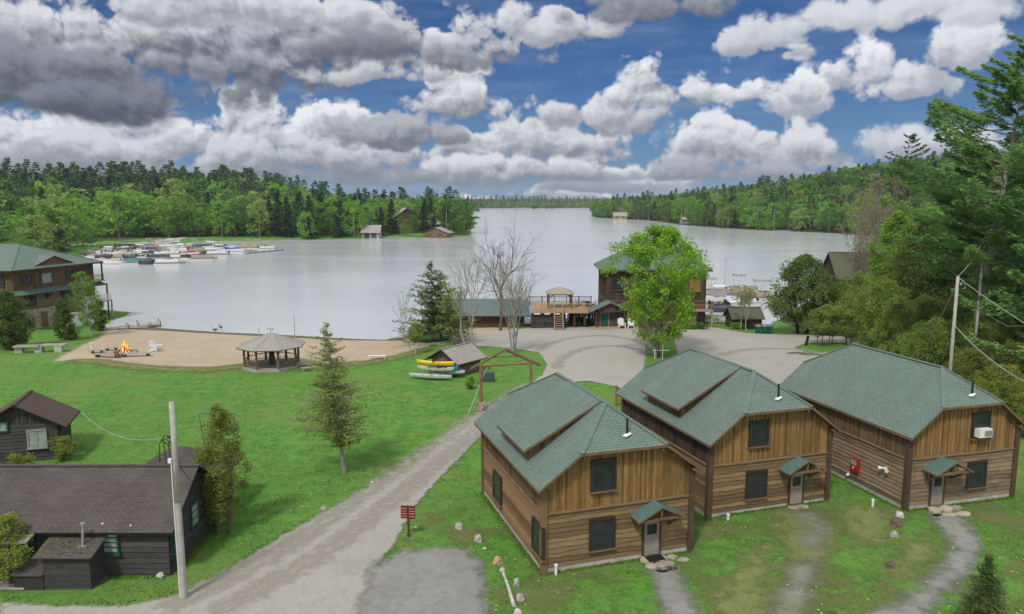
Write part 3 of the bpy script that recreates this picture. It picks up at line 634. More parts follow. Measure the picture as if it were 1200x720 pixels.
# ------------------------------------------------------------ the three green-roofed cabins
def cabin(x, y, zb, rot, W, Ln, label, low_f, low_s, up_f, up_s, doorx, win_up, win_lo, dormer, side_wins, os_, of, aw, winhint=''):
    t = thing('cabin', (x, y, zb), rot, label, 'cabin', 'green-roofed timber cabins')
    He, Hr, Hb, ins, hb = 4.8, 8.38, 6.55, 2.63, 3.3
    sl = (Hr-He)/(W/2+os_); ub = -os_+(Hb-He)/sl
    F, B, Lf, Rt = (wallframe(k, W, Ln) for k in ('front', 'back', 'left', 'right'))
    fnd = MB(); fnd.box(-.04, W+.04, -.04, Ln+.04, -.7, .30, 0, .5); fnd.build('foundation', 'concrete', t)
    core = MB(); core.box(.03, W-.03, .03, Ln-.03, .16, He+.3, 0, .2)
    core.build('inner_wall', 'trim_dark', t)
    for fr, m in ((F, low_f), (Lf, low_s), (Rt, low_s), (B, low_f)):
        mb = MB(); siding(mb, fr, .27, hb-.02); mb.build('lower_wall', m, t)
    sz = lambda u: He+(u+os_)*sl-.14
    top = polytop([(0, sz(0)), (ub, min(Hb-.14, sz(ub))), (W-ub, Hb-.14), (W, sz(0))])
    for fr, m in ((F, up_f), (B, up_f)):
        mb = MB(); vboards(mb, fr, hb, top); mb.hull([fr[0]+fr[1]*a+Vector((0, 0, z)) for a, z in ((.02, hb), (W-.02, hb), (W-.02, sz(0)), (W-ub, Hb-.15), (ub, Hb-.15), (.02, sz(0)))], [(0, 1, 2, 3, 4, 5)], 0, .1)
        mb.build('gable_boards', m, t)
    for fr in (Lf, Rt):
        mb = MB(); vboards(mb, fr, hb, lambda a: sz(0)+.02, w=.3); mb.build('upper_wall', up_s, t)
    bd = MB()
    for O, A, N, ln in (F, B, Lf, Rt):
        bd.tube(O+A*.05+N*.06+Vector((0, 0, hb-.04)), O+A*(ln-.05)+N*.06+Vector((0, 0, hb-.04)), .095, .085, 8)
    bd.build('band_log', 'trim_wood', t)
    for px_, py_ in ((0, 0), (W, 0), (0, Ln), (W, Ln)):
        c = MB(); s = .16; c.box(px_-s, px_+s, py_-s, py_+s, -.05, sz(0)+.0, 0); c.build('corner_post', 'trim_wood' if (px_ == 0 and low_s == 'siding_brown') else 'trim_dark', t)
    y0, y1 = -of, Ln+of
    e = [(-os_, y0, He), (-os_, y1, He), (ub, y1, Hb), (W/2, y1-ins, Hr), (W/2, y0+ins, Hr), (ub, y0, Hb)]
    r = [(W-p[0], p[1], p[2]) for p in e]
    rf = roof_slab('roof', [e, r[::-1], [(ub, y0, Hb), (W/2, y0+ins, Hr), (W-ub, y0, Hb)], [(ub, y1, Hb), (W/2, y1-ins, Hr), (W-ub, y1, Hb)]], ['green_shingle', 'trim_wood'], t)
    ridge_caps(rf, [((W/2, y0+ins, Hr), (W/2, y1-ins, Hr)), ((ub, y0, Hb), (W/2, y0+ins, Hr)), ((W-ub, y0, Hb), (W/2, y0+ins, Hr)), ((ub, y1, Hb), (W/2, y1-ins, Hr)), ((W-ub, y1, Hb), (W/2, y1-ins, Hr))], 'green_shingle')
    # projecting purlin ends under the front eaves
    pe = MB()
    for a in (ub+.2, W-ub-.2): pe.beam((a, -of+.08, Hb-.26), (a, .1, Hb-.26), .14, .16)
    for a in (.12, W-.12): pe.beam((a, -of+.08, sz(0)-.1), (a, .1, sz(0)-.1), .14, .16)
    pe.build('purlin_ends', 'trim_wood', rf)
    vp = MB(); vz = Hb+(.1+of)/ins*(Hr-Hb); vx = W/2+.4
    vp.tube((vx, .1, vz-.1), (vx, .1, vz+.95), .06, .06, 9); v = vp.build('vent_pipe', 'black_metal', rf)
    fl = MB(); fl.beam((vx-.22, .02, vz+.0), (vx+.2, .18, vz+.11), .34, .03); fl.tube((vx, .1, vz), (vx, .1, vz+.12), .12, .07, 9); fl.build('flashing', 'white_paint', v)
    if dormer:
        v0, v1 = dormer; ul, zl = -.30, 5.95; uh, zh = W/2-.05, Hr+.03
        ds = (zh-zl)/(uh-ul)
        d = roof_slab('dormer', [[(ul, v0, zl), (ul, v1, zl), (uh, v1, zh), (uh, v0, zh)]], ['green_shingle', 'trim_wood'], t, th=.15)
        wb = MB(); ux = ul+.42
        mz = lambda u: He+(u+os_)*sl
        dz = lambda u: zl+(u-ul)*ds-.14
        for vv, nn in ((v0+.35, -1), (v1-.35, 1)):
            n = 12
            for k in range(n):
                ua, uc = ux+(W/2-.5-ux)*k/n, ux+(W/2-.5-ux)*(k+1)/n
                if dz(ua) <= mz(ua)-.02: break
                wb.hull([(ua, vv, mz(ua)-.05), (uc, vv, mz(uc)-.05), (uc, vv, dz(uc)), (ua, vv, dz(ua)), (ua, vv+nn*(.02+.02*(k % 2)), mz(ua)-.05), (uc, vv+nn*(.02+.02*(k % 2)), mz(uc)-.05), (uc, vv+nn*(.02+.02*(k % 2)), dz(uc)), (ua, vv+nn*(.02+.02*(k % 2)), dz(ua))],
                        [(0, 1, 5, 4), (4, 5, 6, 7), (0, 4, 7, 3), (1, 2, 6, 5)], 0, rnd.random())
        nb = 16
        for k in range(nb):
            a, b = v0+.35+(v1-v0-.7)*k/nb, v0+.35+(v1-v0-.7)*(k+1)/nb
            wb.box(ux-.03*(k % 2), ux+.06, a, b, mz(ux)-.06, dz(ux), 0)
        wb.build('dormer_wall', 'boards_brown', d)
        fr = (Vector((ux-.03, v1, 0)), Vector((0, -1, 0)), Vector((-1, 0, 0)), v1-v0)
        g = MB(); g.box(ux-.07, ux-.03, v0+1.3, v1-1.3, mz(ux)+.12, dz(ux)-.08, 0, .5); g.build('pane', 'glass', d)
    for (a, z, w, h) in win_up: window(t, F, a, z, w, h)
    for (a, z, w, h) in win_lo: window(t, F, a, z, w, h)
    for (a, z, w, h) in side_wins: window(t, Lf, Ln-a, z, w, h)
    door(t, F, doorx, .18, .92, 1.95)
    # gabled hood over the door
    a0, ap, a1, zt, ze, dp = aw
    hd = roof_slab('door_hood', [[(a0, -dp, ze), (a0, -.02, ze), (ap, -.02, zt), (ap, -dp, zt)], [(a1, -dp, ze), (a1, -.02, ze), (ap, -.02, zt), (ap, -dp, zt)]], ['teal_shingle', 'trim_wood'], t, th=.1)
    br = MB()
    zc = ze+.02
    br.beam((a0+.2, -dp+.12, zc-.05), (a1-.2, -dp+.12, zc-.05), .1, .12)
    br.beam((ap, -dp+.12, zc), (ap, -dp+.12, zt-.12), .09)
    for a in (a0+.4, a1-.4):
        br.beam((a, -.03, ze-.85), (a, -dp+.2, ze-.12), .1); br.beam((a, -.06, ze-.9), (a, -.06, ze+.1), .1)
    br.build('bracket', 'trim_wood', hd)
    return t
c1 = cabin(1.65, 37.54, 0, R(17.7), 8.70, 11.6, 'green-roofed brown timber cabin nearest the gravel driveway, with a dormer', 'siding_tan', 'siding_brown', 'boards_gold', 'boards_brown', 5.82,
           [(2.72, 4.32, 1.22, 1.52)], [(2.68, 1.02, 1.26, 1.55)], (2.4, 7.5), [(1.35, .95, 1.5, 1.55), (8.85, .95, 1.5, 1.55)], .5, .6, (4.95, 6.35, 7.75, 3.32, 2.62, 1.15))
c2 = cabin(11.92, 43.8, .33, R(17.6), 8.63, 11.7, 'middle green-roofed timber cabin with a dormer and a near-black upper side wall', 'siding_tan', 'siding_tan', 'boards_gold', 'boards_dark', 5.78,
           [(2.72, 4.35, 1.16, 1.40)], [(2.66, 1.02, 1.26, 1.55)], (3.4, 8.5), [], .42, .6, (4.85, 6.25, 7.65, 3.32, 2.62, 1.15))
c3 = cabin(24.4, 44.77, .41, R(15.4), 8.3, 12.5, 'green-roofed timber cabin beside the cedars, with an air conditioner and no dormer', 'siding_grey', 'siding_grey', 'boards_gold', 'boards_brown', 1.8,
           [(4.68, 4.35, 1.16, 1.45)], [(4.62, 1.08, 1.28, 1.5)], None, [], .35, .52, (1.0, 2.35, 3.7, 3.32, 2.62, 1.3))
def local(root, x, y, z):
    a = root.rotation_euler[2]; return (root.location[0]+x*math.cos(a)-y*math.sin(a), root.location[1]+x*math.sin(a)+y*math.cos(a), root.location[2]+z)
# air conditioner in the upper window
ac = thing('air_conditioner', local(c3, 5.27, -.1, 4.38), R(15.4), 'white air conditioner sitting in the upper window of the right cabin', 'air conditioner')
m = MB(); m.box(-.5, .5, -.42, .05, 0, .52, 0, .5); m.build('casing', 'white_paint', ac)
m = MB(); m.box(-.12, .44, -.445, -.42, .08, .44, 0, .5)
for k in range(6): m.box(-.1, .42, -.455, -.445, .10+k*.055, .12+k*.055, 0, .5)
m.build('grille', 'frame_grey', ac)
# red fire hose cabinet, floodlight and small round vent on the left wall of cabin 3
fx = thing('fire_box', local(c3, -.16, 4.35, 1.0), R(15.4), 'red metal box fixed to the left side wall of the right cabin', 'fire box')
m = MB(); m.box(-.12, .1, -.33, .33, 0, .85, 0, .5); m.build('casing', 'red_box', fx)
m = MB(); m.box(-.15, -.12, -.25, .25, .45, .78, 0, .5); m.build('pane', 'pale_glass', fx); m = MB(); m.box(-.16, -.12, -.05, .05, .2, .32, 0, .5); m.build('handle', 'white_paint', fx)
fl = thing('floodlight', local(c3, -.1, 1.68, 2.1), R(15.4), 'white twin-headed floodlight on the left side wall of the right cabin', 'light')
m = MB(); m.box(-.12, .06, -.08, .08, -.06, .1, 0, .5); m.build('base', 'white_paint', fl)
for s in (-1, 1):
    m = MB(); m.tube((-.1, s*.08, .02), (-.22, s*.34, -.03), .05, .13, 10); m.build('lamp_head', 'white_paint', fl)
m = MB(); m.tube((0, 0, 0), (-.1, 0, 0), .11, .11, 12); m.tube((-.1, 0, -.0), (-.18, 0, -.05), .07, .08, 10)
v_ = m.build('dryer_vent', 'white_paint', None, local(c3, -.05, 5.04, .5), R(15.4)); tag(v_, 'small round white vent low on the left side wall of the right cabin', 'vent')

# steps, mats, pipes
def slabs(name, root, pts, label):
    t = thing(name, root.location, root.rotation_euler[2], label, 'steps')
    for (x, y, rx, ry, z0, z1) in pts:
        n = 7; mb = MB(); rr = [(1+rnd.uniform(-.22, .12)) for _ in range(n)]
        lo = [(x+rx*rr[i]*math.cos(2*math.pi*i/n+.3), y+ry*rr[i]*math.sin(2*math.pi*i/n+.3), z0) for i in range(n)]; hi = [(p[0], p[1], z1) for p in lo]
        mb.hull(lo+hi, [tuple(range(n, 2*n))]+[(i, (i+1) % n, n+(i+1) % n, n+i) for i in range(n)], 0, rnd.random()); mb.build('stone', 'flagstone', t)
    return t
slabs('stone_steps', c1, [(5.9, -.45, .42, .35, -.1, .14), (6.55, -.5, .42, .38, -.1, .13), (5.75, -1.1, .38, .33, -.1, .08), (6.3, -1.15, .36, .34, -.1, .09), (6.85, -1.1, .34, .3, -.1, .07), (6.1, -1.7, .4, .28, -.1, .05), (6.75, -1.65, .34, .3, -.1, .05), (7.35, -.5, .33, .26, -.1, .10), (7.8, -.95, .4, .26, -.1, .06)], 'broken flagstone steps below the door of the cabin nearest the driveway')
slabs('stone_steps', c2, [(5.9, -.45, .45, .35, -.15, .12), (6.5, -.5, .4, .35, -.15, .11), (6.15, -1.15, .4, .3, -.15, .07), (6.75, -1.2, .4, .33, -.15, .05), (6.7, -1.9, .42, .32, -.15, .04), (7.3, -2.1, .36, .24, -.15, .04)], 'long pale flagstone step path below the door of the middle cabin')
slabs('stone_steps', c3, [(1.75, -.55, .5, .42, -.15, .12), (2.6, -.6, .5, .42, -.15, .12), (3.3, -.65, .42, .34, -.15, .1), (2.1, -1.35, .48, .3, -.15, .06), (3.0, -1.45, .5, .34, -.15, .07), (1.2, -1.2, .4, .2, -.15, .04)], 'wide tan flagstone steps below the door of the right cabin')
m = MB(); m.box(-.5, .5, -.3, .3, 0, .02, 0, .5)
for k in range(5): m.box(-.42+k*.17, -.36+k*.17, -.25, .25, .02, .028, 0, .5)
tag(m.build('doormat', 'black_metal', None, local(c1, 6.3, -.52, .142), R(17.7)), 'dark doormat on the flagstones at the door of the nearest cabin', 'doormat')
def pipe(px, py, lab, hgt=.5, z=0):
    m = MB(); m.tube((0, 0, -.2), (0, 0, hgt), .075, .075, 12); m.tube((0, 0, hgt), (0, 0, hgt+.09), .1, .1, 12)
    x, y, zz = at_ground(px, py); return tag(m.build('vent_pipe', 'white_paint', None, (x, y, zz)), lab, 'pipe', None)
pipe(651.5, 674, 'white plastic pipe standing up by the front corner of the nearest cabin')
pipe(853, 609.5, 'short white plastic pipe by the front wall of the middle cabin', .28)
pipe(1022.5, 594, 'white plastic pipe beside the left side wall of the right cabin', .4)

# stones
def rock(px, py, w, d, hh, mat, label, name='boulder'):
    me_ = MB(); n, rings = 9, 4; r0 = random.Random(int(px*7+py)); vs = []
    for j in range(rings+1):
        ph = math.pi/2*j/rings
        for i in range(n):
            a = 2*math.pi*i/n; k = r0.uniform(.78, 1.12)
            vs.append((w/2*math.cos(a)*math.cos(ph*.93)*k, d/2*math.sin(a)*math.cos(ph*.93)*k, hh*math.sin(ph)*r0.uniform(.85, 1.08)-.06))
    fs = [(j*n+i, j*n+(i+1) % n, (j+1)*n+(i+1) % n, (j+1)*n+i) for j in range(rings) for i in range(n)]+[tuple(rings*n+i for i in range(n))]
    me_.hull(vs, fs); x, y, z = at_ground(px, py)
    return tag(me_.build(name, mat, None, (x, y, z), r0.uniform(0, 6)), label, 'rock')
rock(538, 619, .72, .55, .42, 'rock', 'grey boulder on the grass, nearest to the red notice board')
rock(560.5, 634, .6, .5, .45, 'rock', 'pointed grey boulder between the gravel pad and the nearest cabin')
rock(568, 643, .28, .22, .15, 'rock_pale', 'tiny pale stone just below the pointed grey boulder', 'stone')
rock(583, 659, .66, .55, .42, 'rock_tan', 'flat-topped orange-brown boulder at the corner of the gravel pad')
rock(588.5, 669, .34, .3, .24, 'rock_pale', 'pale stone at the upper end of the white log', 'stone')
rock(605.5, 685, .45, .42, .42, 'rock', 'upright grey boulder right of the white log, the farther of two')
rock(609.5, 704, .5, .48, .44, 'rock', 'grey boulder right of the white log, the nearer of two')
rock(607, 719, .52, .46, .3, 'rock_pale', 'pale boulder at the lower end of the white log')
rock(487, 618, .3, .3, .12, 'rock_pale', 'small pale stone at the foot of the red notice board', 'stone')
rock(1054, 606, .6, .5, .42, 'rock_pale', 'pale stone at the corner of the right cabin, behind a brown boulder', 'stone')
rock(1050, 616, .95, .7, .55, 'rock_brown', 'big reddish brown boulder near the corner of the right cabin')
rock(1048, 629, .62, .5, .4, 'rock', 'grey boulder just below the reddish brown boulder')
rock(1043, 665, .55, .45, .4, 'rock_brown', 'knobbly brown stump-like boulder alone on the grass by the curved path')
rock(436, 566, .4, .3, .2, 'rock_pale', 'small pale stone on the left verge of the driveway', 'stone')
rock(379, 597, .5, .4, .28, 'rock', 'dark grey stone at the left edge of the driveway', 'stone')
rock(188, 676, .5, .35, .3, 'rock_pale', 'white stone by the corner of the black log cabin', 'stone')
m = MB(); p0 = Vector((*G(590, 674), 0)); p1 = Vector((*G(602, 712), 0)); o_ = p0.copy()
m.path([(0, 0, .1), tuple((p1-p0)*.5+Vector((.03, 0, .09))), tuple((p1-p0)+Vector((0, 0, .11)))], [.075, .085, .1], 9)
tag(m.build('fallen_log', 'bark_birch', None, (p0.x, p0.y, h1(p0.x, p0.y))), 'white birch log lying on the grass beside the gravel pad', 'log')

# ------------------------------------------------------------ red notice board on a post
x, y, z = at_ground(479, 629)
t = thing('notice_board', (x, y, z), R(-6), 'dark red notice board on a square post at the edge of the driveway', 'sign')
m = MB(); m.box(-.06, .06, -.05, .05, -.3, 1.9, 0, .4); m.build('post', 'trim_dark', t)
m = MB(); m.box(-.42, -.03, -.09, -.05, 1.14, 1.92, 0, .5); m.box(.03, .42, -.09, -.05, 1.14, 1.92, 0, .5); bd = m.build('board', 'sign_red', t)
m = MB()
for s in (-.38, .07):
    for k in range(4): m.box(s, s+.31, -.094, -.09, 1.28+k*.155, 1.295+k*.155, 0, .5)
m.build('line', 'sign_white', bd)

# ------------------------------------------------------------ black log cabin at the lower left
def gable_building(x, y, zb, rot, W, Ln, He, Hr, axis_, label, wallm, roofm, os_=.4, of=.4, name='log_cabin', cat='cabin', h=.3, gablem=None, group=None, trim='trim_dark', wave=.01, z0=-.3):
    t = thing(name, (x, y, zb), rot, label, cat, group)
    core = MB(); core.box(.03, W-.03, .03, Ln-.03, z0, He-.1, 0, .2); core.build('inner_wall', trim, t)
    fr = {k: wallframe(k, W, Ln) for k in ('front', 'back', 'left', 'right')}
    for k in fr: mb = MB(); siding(mb, fr[k], z0+.1, He-.05, h, wave=wave); mb.build('wall', wallm, t)
    if axis_ == 'x':
        sl = (Hr-He)/(Ln/2); e0 = He-os_*sl
        polys = [[(-of, -os_, e0), (W+of, -os_, e0), (W+of, Ln/2, Hr), (-of, Ln/2, Hr)], [(-of, Ln+os_, e0), (W+of, Ln+os_, e0), (W+of, Ln/2, Hr), (-of, Ln/2, Hr)]]
        rl = ((-of, Ln/2, Hr), (W+of, Ln/2, Hr)); gf = ('left', 'right'); gl = Ln
    else:
        sl = (Hr-He)/(W/2); e0 = He-os_*sl
        polys = [[(-os_, -of, e0), (-os_, Ln+of, e0), (W/2, Ln+of, Hr), (W/2, -of, Hr)], [(W+os_, -of, e0), (W+os_, Ln+of, e0), (W/2, Ln+of, Hr), (W/2, -of, Hr)]]
        rl = ((W/2, -of, Hr), (W/2, Ln+of, Hr)); gf = ('front', 'back'); gl = W
    for k in gf:
        mb = MB(); top = polytop([(0, He-.1), (gl/2, Hr-.15), (gl, He-.1)]); vboards(mb, fr[k], He-.12, top, w=.25)
        O, A, N, ln = fr[k]; mb.face([O+A*0+Vector((0, 0, He-.12)), O+A*gl+Vector((0, 0, He-.12)), O+A*gl/2+Vector((0, 0, Hr-.14))], 0, .2)
        mb.build('gable_boards', gablem or wallm, t)
    rf = roof_slab('roof', polys, [roofm, trim], t, th=.13); ridge_caps(rf, [rl], roofm)
    return t, fr, rf
tA, frA, rfA = gable_building(-31.5, 37.35, 0, 0, 13.6, 6.3, 2.85, 4.85, 'x', 'long black log cabin with a brown shingle roof at the lower left', 'black_log', 'brown_shingle', .45, .45, h=.3, trim='ivy_black')
F, Rt = frA['front'], frA['right']
window(tA, F, 10.0, 1.35, .95, 1.05, 'frame_green', 'pale_glass', (1, 4)); door(tA, F, 5.55, .2, 1.0, 1.95, 'door_green', 'frame_green', lite=True)
window(tA, Rt, .35, 1.2, .7, 1.05, 'frame_green', 'pale_glass', (1, 3)); window(tA, Rt, 2.6, 1.5, .8, 1.15, 'frame_green', 'pale_glass', (1, 3))
m = MB()
for pxp, pyp in ((13.0, 35), (24.5, 20)): pass
# canopy over the door, railing, entry deck
m = MB(); m.hull([(4.0, -1.15, 2.28), (6.9, -1.15, 2.28), (6.9, -.06, 2.5), (4.0, -.06, 2.5), (4.0, -1.15, 2.36), (6.9, -1.15, 2.36), (6.9, -.06, 2.58), (4.0, -.06, 2.58)], [(0, 3, 2, 1), (4, 5, 6, 7), (0, 1, 5, 4), (1, 2, 6, 5), (2, 3, 7, 6), (3, 0, 4, 7)]); m.build('door_canopy', 'grey_wood', tA)
m = MB()
for k in range(9): m.box(3.0, 6.9, -1.6+k*.17, -1.45+k*.17, .05, .14, 0)
m.build('porch_deck', 'grey_wood', tA)
m = MB(); m.beam((4.0, -2.4, 1.05), (5.2, -.9, 1.05), .09); m.beam((4.0, -2.4, .25), (5.2, -.9, .25), .07)
for k in range(9): m.beam((4.0+1.2*k/8, -2.4+1.5*k/8, .0), (4.0+1.2*k/8, -2.4+1.5*k/8, 1.03), .05)
m.build('railing', 'ivy_black', tA)
# boxed-in store against the front wall with its lean-to roof and stove pipe
s = MB(); bx0, bx1, by = 8.0, 10.2, -1.35
def cl_box(mb, x0, x1, y0, y1, z0, z1f, z1b, n=6):
    hh = (z1f-z0)/n
    for k in range(n): mb.box(x0-.01*(k % 2), x1+.012*(k % 2), y0-.015*(k % 2), y1, z0+k*hh, z0+(k+1)*hh-.012, 0)
    mb.hull([(x0, y0+.02, z1f-.02), (x1, y0+.02, z1f-.02), (x1, y1, z1f-.02), (x0, y1, z1f-.02), (x0, y0+.02, z1f), (x1, y0+.02, z1f), (x1, y1, z1b), (x0, y1, z1b)], [(4, 5, 6, 7), (0, 1, 5, 4), (1, 2, 6, 5), (3, 0, 4, 7)], 0, .4)
cl_box(s, 7.9, 10.25, -1.5, -.06, -.2, 1.75, 2.15); st_ = s.build('lean_to', 'black_log', tA)
m = MB(); m.hull([(7.55, -1.75, 1.76), (10.5, -1.75, 1.76), (10.5, -.07, 2.22), (7.55, -.07, 2.22), (7.55, -1.75, 1.84), (10.5, -1.75, 1.84), (10.5, -.07, 2.3), (7.55, -.07, 2.3)], [(0, 3, 2, 1), (4, 5, 6, 7), (0, 1, 5, 4), (1, 2, 6, 5), (2, 3, 7, 6), (3, 0, 4, 7)]); m.build('lean_to_roof', 'brown_shingle', st_)
m = MB(); m.tube((9.6, -.85, 1.98), (9.66, -.8, 3.2), .07, .07, 10); m.tube((9.66, -.8, 3.15), (9.66, -.8, 3.25), .1, .1, 10); m.box(9.4, 9.85, -1.05, -.65, 1.97, 2.08, 0, .5); m.build('stove_pipe', 'steel', tA)
m = MB(); cl_box(m, 6.4, 7.88, -1.55, -.5, -.2, .75, 1.1, 1); b2 = m.build('bin_box', 'black_log', tA)
m = MB(); m.hull([(6.3, -1.65, .78), (7.88, -1.65, .78), (7.88, -.45, 1.2), (6.3, -.45, 1.2), (6.3, -1.65, .84), (7.88, -1.65, .84), (7.88, -.45, 1.26), (6.3, -.45, 1.26)], [(0, 3, 2, 1), (4, 5, 6, 7), (0, 1, 5, 4), (1, 2, 6, 5), (2, 3, 7, 6), (3, 0, 4, 7)]); m.build('bin_lid', 'brown_shingle', b2)
# leaf litter on the lean-to roof
lr = np.random.RandomState(3); P = np.stack([lr.uniform(7.7, 10.2, 260), lr.uniform(-1.6, -.15, 260), np.zeros(260)], -1); P[:, 2] = 1.87+(P[:, 1]+1.75)*.274
Q = (P[:, None, :]+lr.normal(0, .045, (260, 4, 3))*np.array([1, 1, .3])); npmesh('leaf_litter', Q.reshape(-1, 3), 4, 'bud_leaf', lr.rand(260), st_)
# hipped wing at the back
wg = MB(); wg.box(8.4, 13.2, 6.35, 10.3, -.3, 2.65, 0, .3)
wgo = wg.build('back_wing', 'black_log', tA)
hx0, hx1, hy0, hy1, hz, hp = 7.9, 13.7, 5.6, 10.9, 2.7, 4.35
roof_slab('wing_roof', [[(hx0, hy1, hz), (hx1, hy1, hz), (11.1, 8.0, hp), (10.5, 8.0, hp)], [(hx1, hy1, hz), (hx1, hy0, hz), (11.1, 8.0, hp)], [(hx0, hy1, hz), (hx0, hy0, hz), (10.5, 8.0, hp)], [(hx0, hy0, hz), (hx1, hy0, hz), (11.1, 8.0, hp), (10.5, 8.0, hp)]], ['brown_shingle', 'ivy_black'], tA, th=.13)
# loose pale shingles and twigs on the roof
for k in range(6):
    u, v = rnd.uniform(2, 13.2), rnd.betavariate(1.1, 2)*3.0
    z = (2.85-.45*(2/3.15)) + v*(2/3.15)+.03; yy = -.45+v; s1, s2 = rnd.choice([(.035, .2), (.08, .05), (.04, .05)]); a = rnd.uniform(-.7, .7); m = MB(); q = []
    for du, dv in ((-s2, -s1), (s2, -s1), (s2, s1), (-s2, s1)):
        uu, vv = du*math.cos(a)-dv*math.sin(a), du*math.sin(a)+dv*math.cos(a); q.append((u+uu, yy+vv, z+vv*.635))
    m.hull(q+[(p[0], p[1], p[2]-.025) for p in q], [(0, 1, 2, 3), (7, 6, 5, 4), (0, 4, 5, 1), (1, 5, 6, 2), (2, 6, 7, 3), (3, 7, 4, 0)]); m.build('loose_shingle', 'rock_pale', rfA)

# ------------------------------------------------------------ small black hut beyond it
tB, frB, rfB = gable_building(-39.4, 53.75, 0, R(18), 5.3, 3.6, 3.0, 4.55, 'y', 'small black log hut with a reddish brown roof on the left lawn', 'black_log', 'red_brown_shingle', .7, .55, h=.27, trim='ivy_black')
window(tB, frB['front'], 3.35, 1.15, 1.1, 1.2, 'frame_grey', 'pale_glass', (2, 1)); window(tB, frB['front'], 1.3, 2.55, .7, .6, 'frame_green', 'pale_glass', (1, 1), sill=False)

# ------------------------------------------------------------ three-storey lodge on the left shore
zL = -.9
tL = thing('lodge', (-76.3, 115, zL), R(-15), 'large brown timber lodge with a green hipped roof at the left edge', 'building')
WL, DL = 24.0, 15.8   # extends to -x from the corner; wall facing right runs back
def lfr(kind):
    return {'right': (Vector((0, 0, 0)), Vector((0, 1, 0)), Vector((1, 0, 0)), DL), 'front': (Vector((-WL, 0, 0)), Vector((1, 0, 0)), Vector((0, -1, 0)), WL)}[kind]
RtL, FtL = lfr('right'), lfr('front')
m = MB(); m.box(-WL, -.05, .05, DL-.05, -.5, 9.6, 0, .3); m.build('inner_wall', 'trim_dark', tL)
m = MB(); siding(m, RtL, 3.3, 6.3, .28, a1=DL-3.2); siding(m, FtL, 3.3, 6.3, .28); m.build('middle_wall', 'siding_grey', tL)
m = MB(); vboards(m, RtL, 6.4, lambda a: 9.55, w=.35, a1=DL-3.0); vboards(m, FtL, 6.4, lambda a: 9.55, w=.35); m.build('upper_wall', 'boards_brown', tL)
m = MB(); m.box(-.2, .09, -.15, 7.2, -.5, 3.3, 0, .5); m.box(-WL, -.2, -.15, .2, -.5, 3.3, 0, .5); m.build('stone_wall', 'stone_wall', tL)
m = MB(); m.box(-.2, .06, 7.2, 12.5, -.5, 3.3, 0, .5); m.build('lower_wall', 'siding_grey', tL)
ez = 9.75; rz = 13.2
P0 = (-WL-1, -1.1, ez); P1 = (1.1, -1.1, ez); P2 = (1.1, DL+1.0, ez); P3 = (-WL-1, DL+1.0, ez); R0 = (-WL-1, DL/2, rz); R1 = (-6.9, DL/2, rz)
rfL = roof_slab('roof', [[P0, P1, R1, R0], [P1, P2, R1], [P2, P3, R0, R1]], ['green_shingle', 'trim_dark'], tL, th=.25)
ridge_caps(rfL, [(P1, R1), (P2, R1), (R0, R1)], 'green_shingle', w=.35)
# gabled eyebrow in the right slope
sl_ = (rz-ez)/(7.9); gy0, gyp, gy1 = 3.4, 7.4, 11.4
gx = .55; gzb = ez+(1.1-gx)*.43; gzt = gzb+1.45
xi = 1.1-(gzt-ez)/.435
roof_slab('eyebrow_gable', [[(gx, gy0, gzb), (gx, gyp, gzt), (xi, gyp, gzt+.02)], [(gx, gy1, gzb), (gx, gyp, gzt), (xi, gyp, gzt+.02)]], ['green_shingle', 'trim_dark'], tL, th=.14)
m = MB(); n = 14
fr_ = (Vector((.3, gy0+.4, 0)), Vector((0, 1, 0)), Vector((1, 0, 0)), 7.2); vboards(m, fr_, gzb-.05, polytop([(0, gzb), (3.6, gzt-.25), (7.2, gzb)]), w=.4); m.build('gable_boards', 'boards_brown', tL)
# skirt roof over the middle storey
q = 6.45
roof_slab('skirt_roof', [[(1.5, -1.5, q-.55), (1.5, DL+.9, q-.55), (.05, DL+.9, q), (.05, -.06, q)], [(1.5, -1.5, q-.55), (-WL, -1.5, q-.55), (-WL, -.06, q), (.05, -.06, q)]], ['teal_shingle', 'trim_dark'], tL, th=.18)
m = MB()
for a in (.4, 3.0, 5.8, 8.6, 11.4): m.beam((.06, a, q-1.7), (1.2, a, q-.7), .18); m.beam((.14, a, q-1.75), (.14, a, q-.5), .18)
m.build('bracket', 'trim_dark', tL)
for a, w, gm in ((1.6, 1.6, 'glass'), (5.3, 1.5, 'pale_glass'), (9.9, 1.0, 'glass'), (11.3, 1.3, 'glass')): window(tL, RtL, a, 7.35, w, 1.25, 'frame_grey' if gm != 'glass' else 'frame_dark', gm, (2, 1))
for a in (1.9, 9.0): window(tL, RtL, a, 3.95, 1.7, 1.3, 'frame_dark', 'glass', (2, 1))
for a in (WL-3.2, WL-7.5): window(tL, FtL, a, 7.35, 1.6, 1.3, 'frame_dark', 'glass', (2, 1)); window(tL, FtL, a, 3.95, 1.6, 1.3, 'frame_dark', 'glass', (2, 1))
door(tL, RtL, 4.3, .15, 1.3, 2.5, 'trim_wood', 'frame_grey', lite=False)
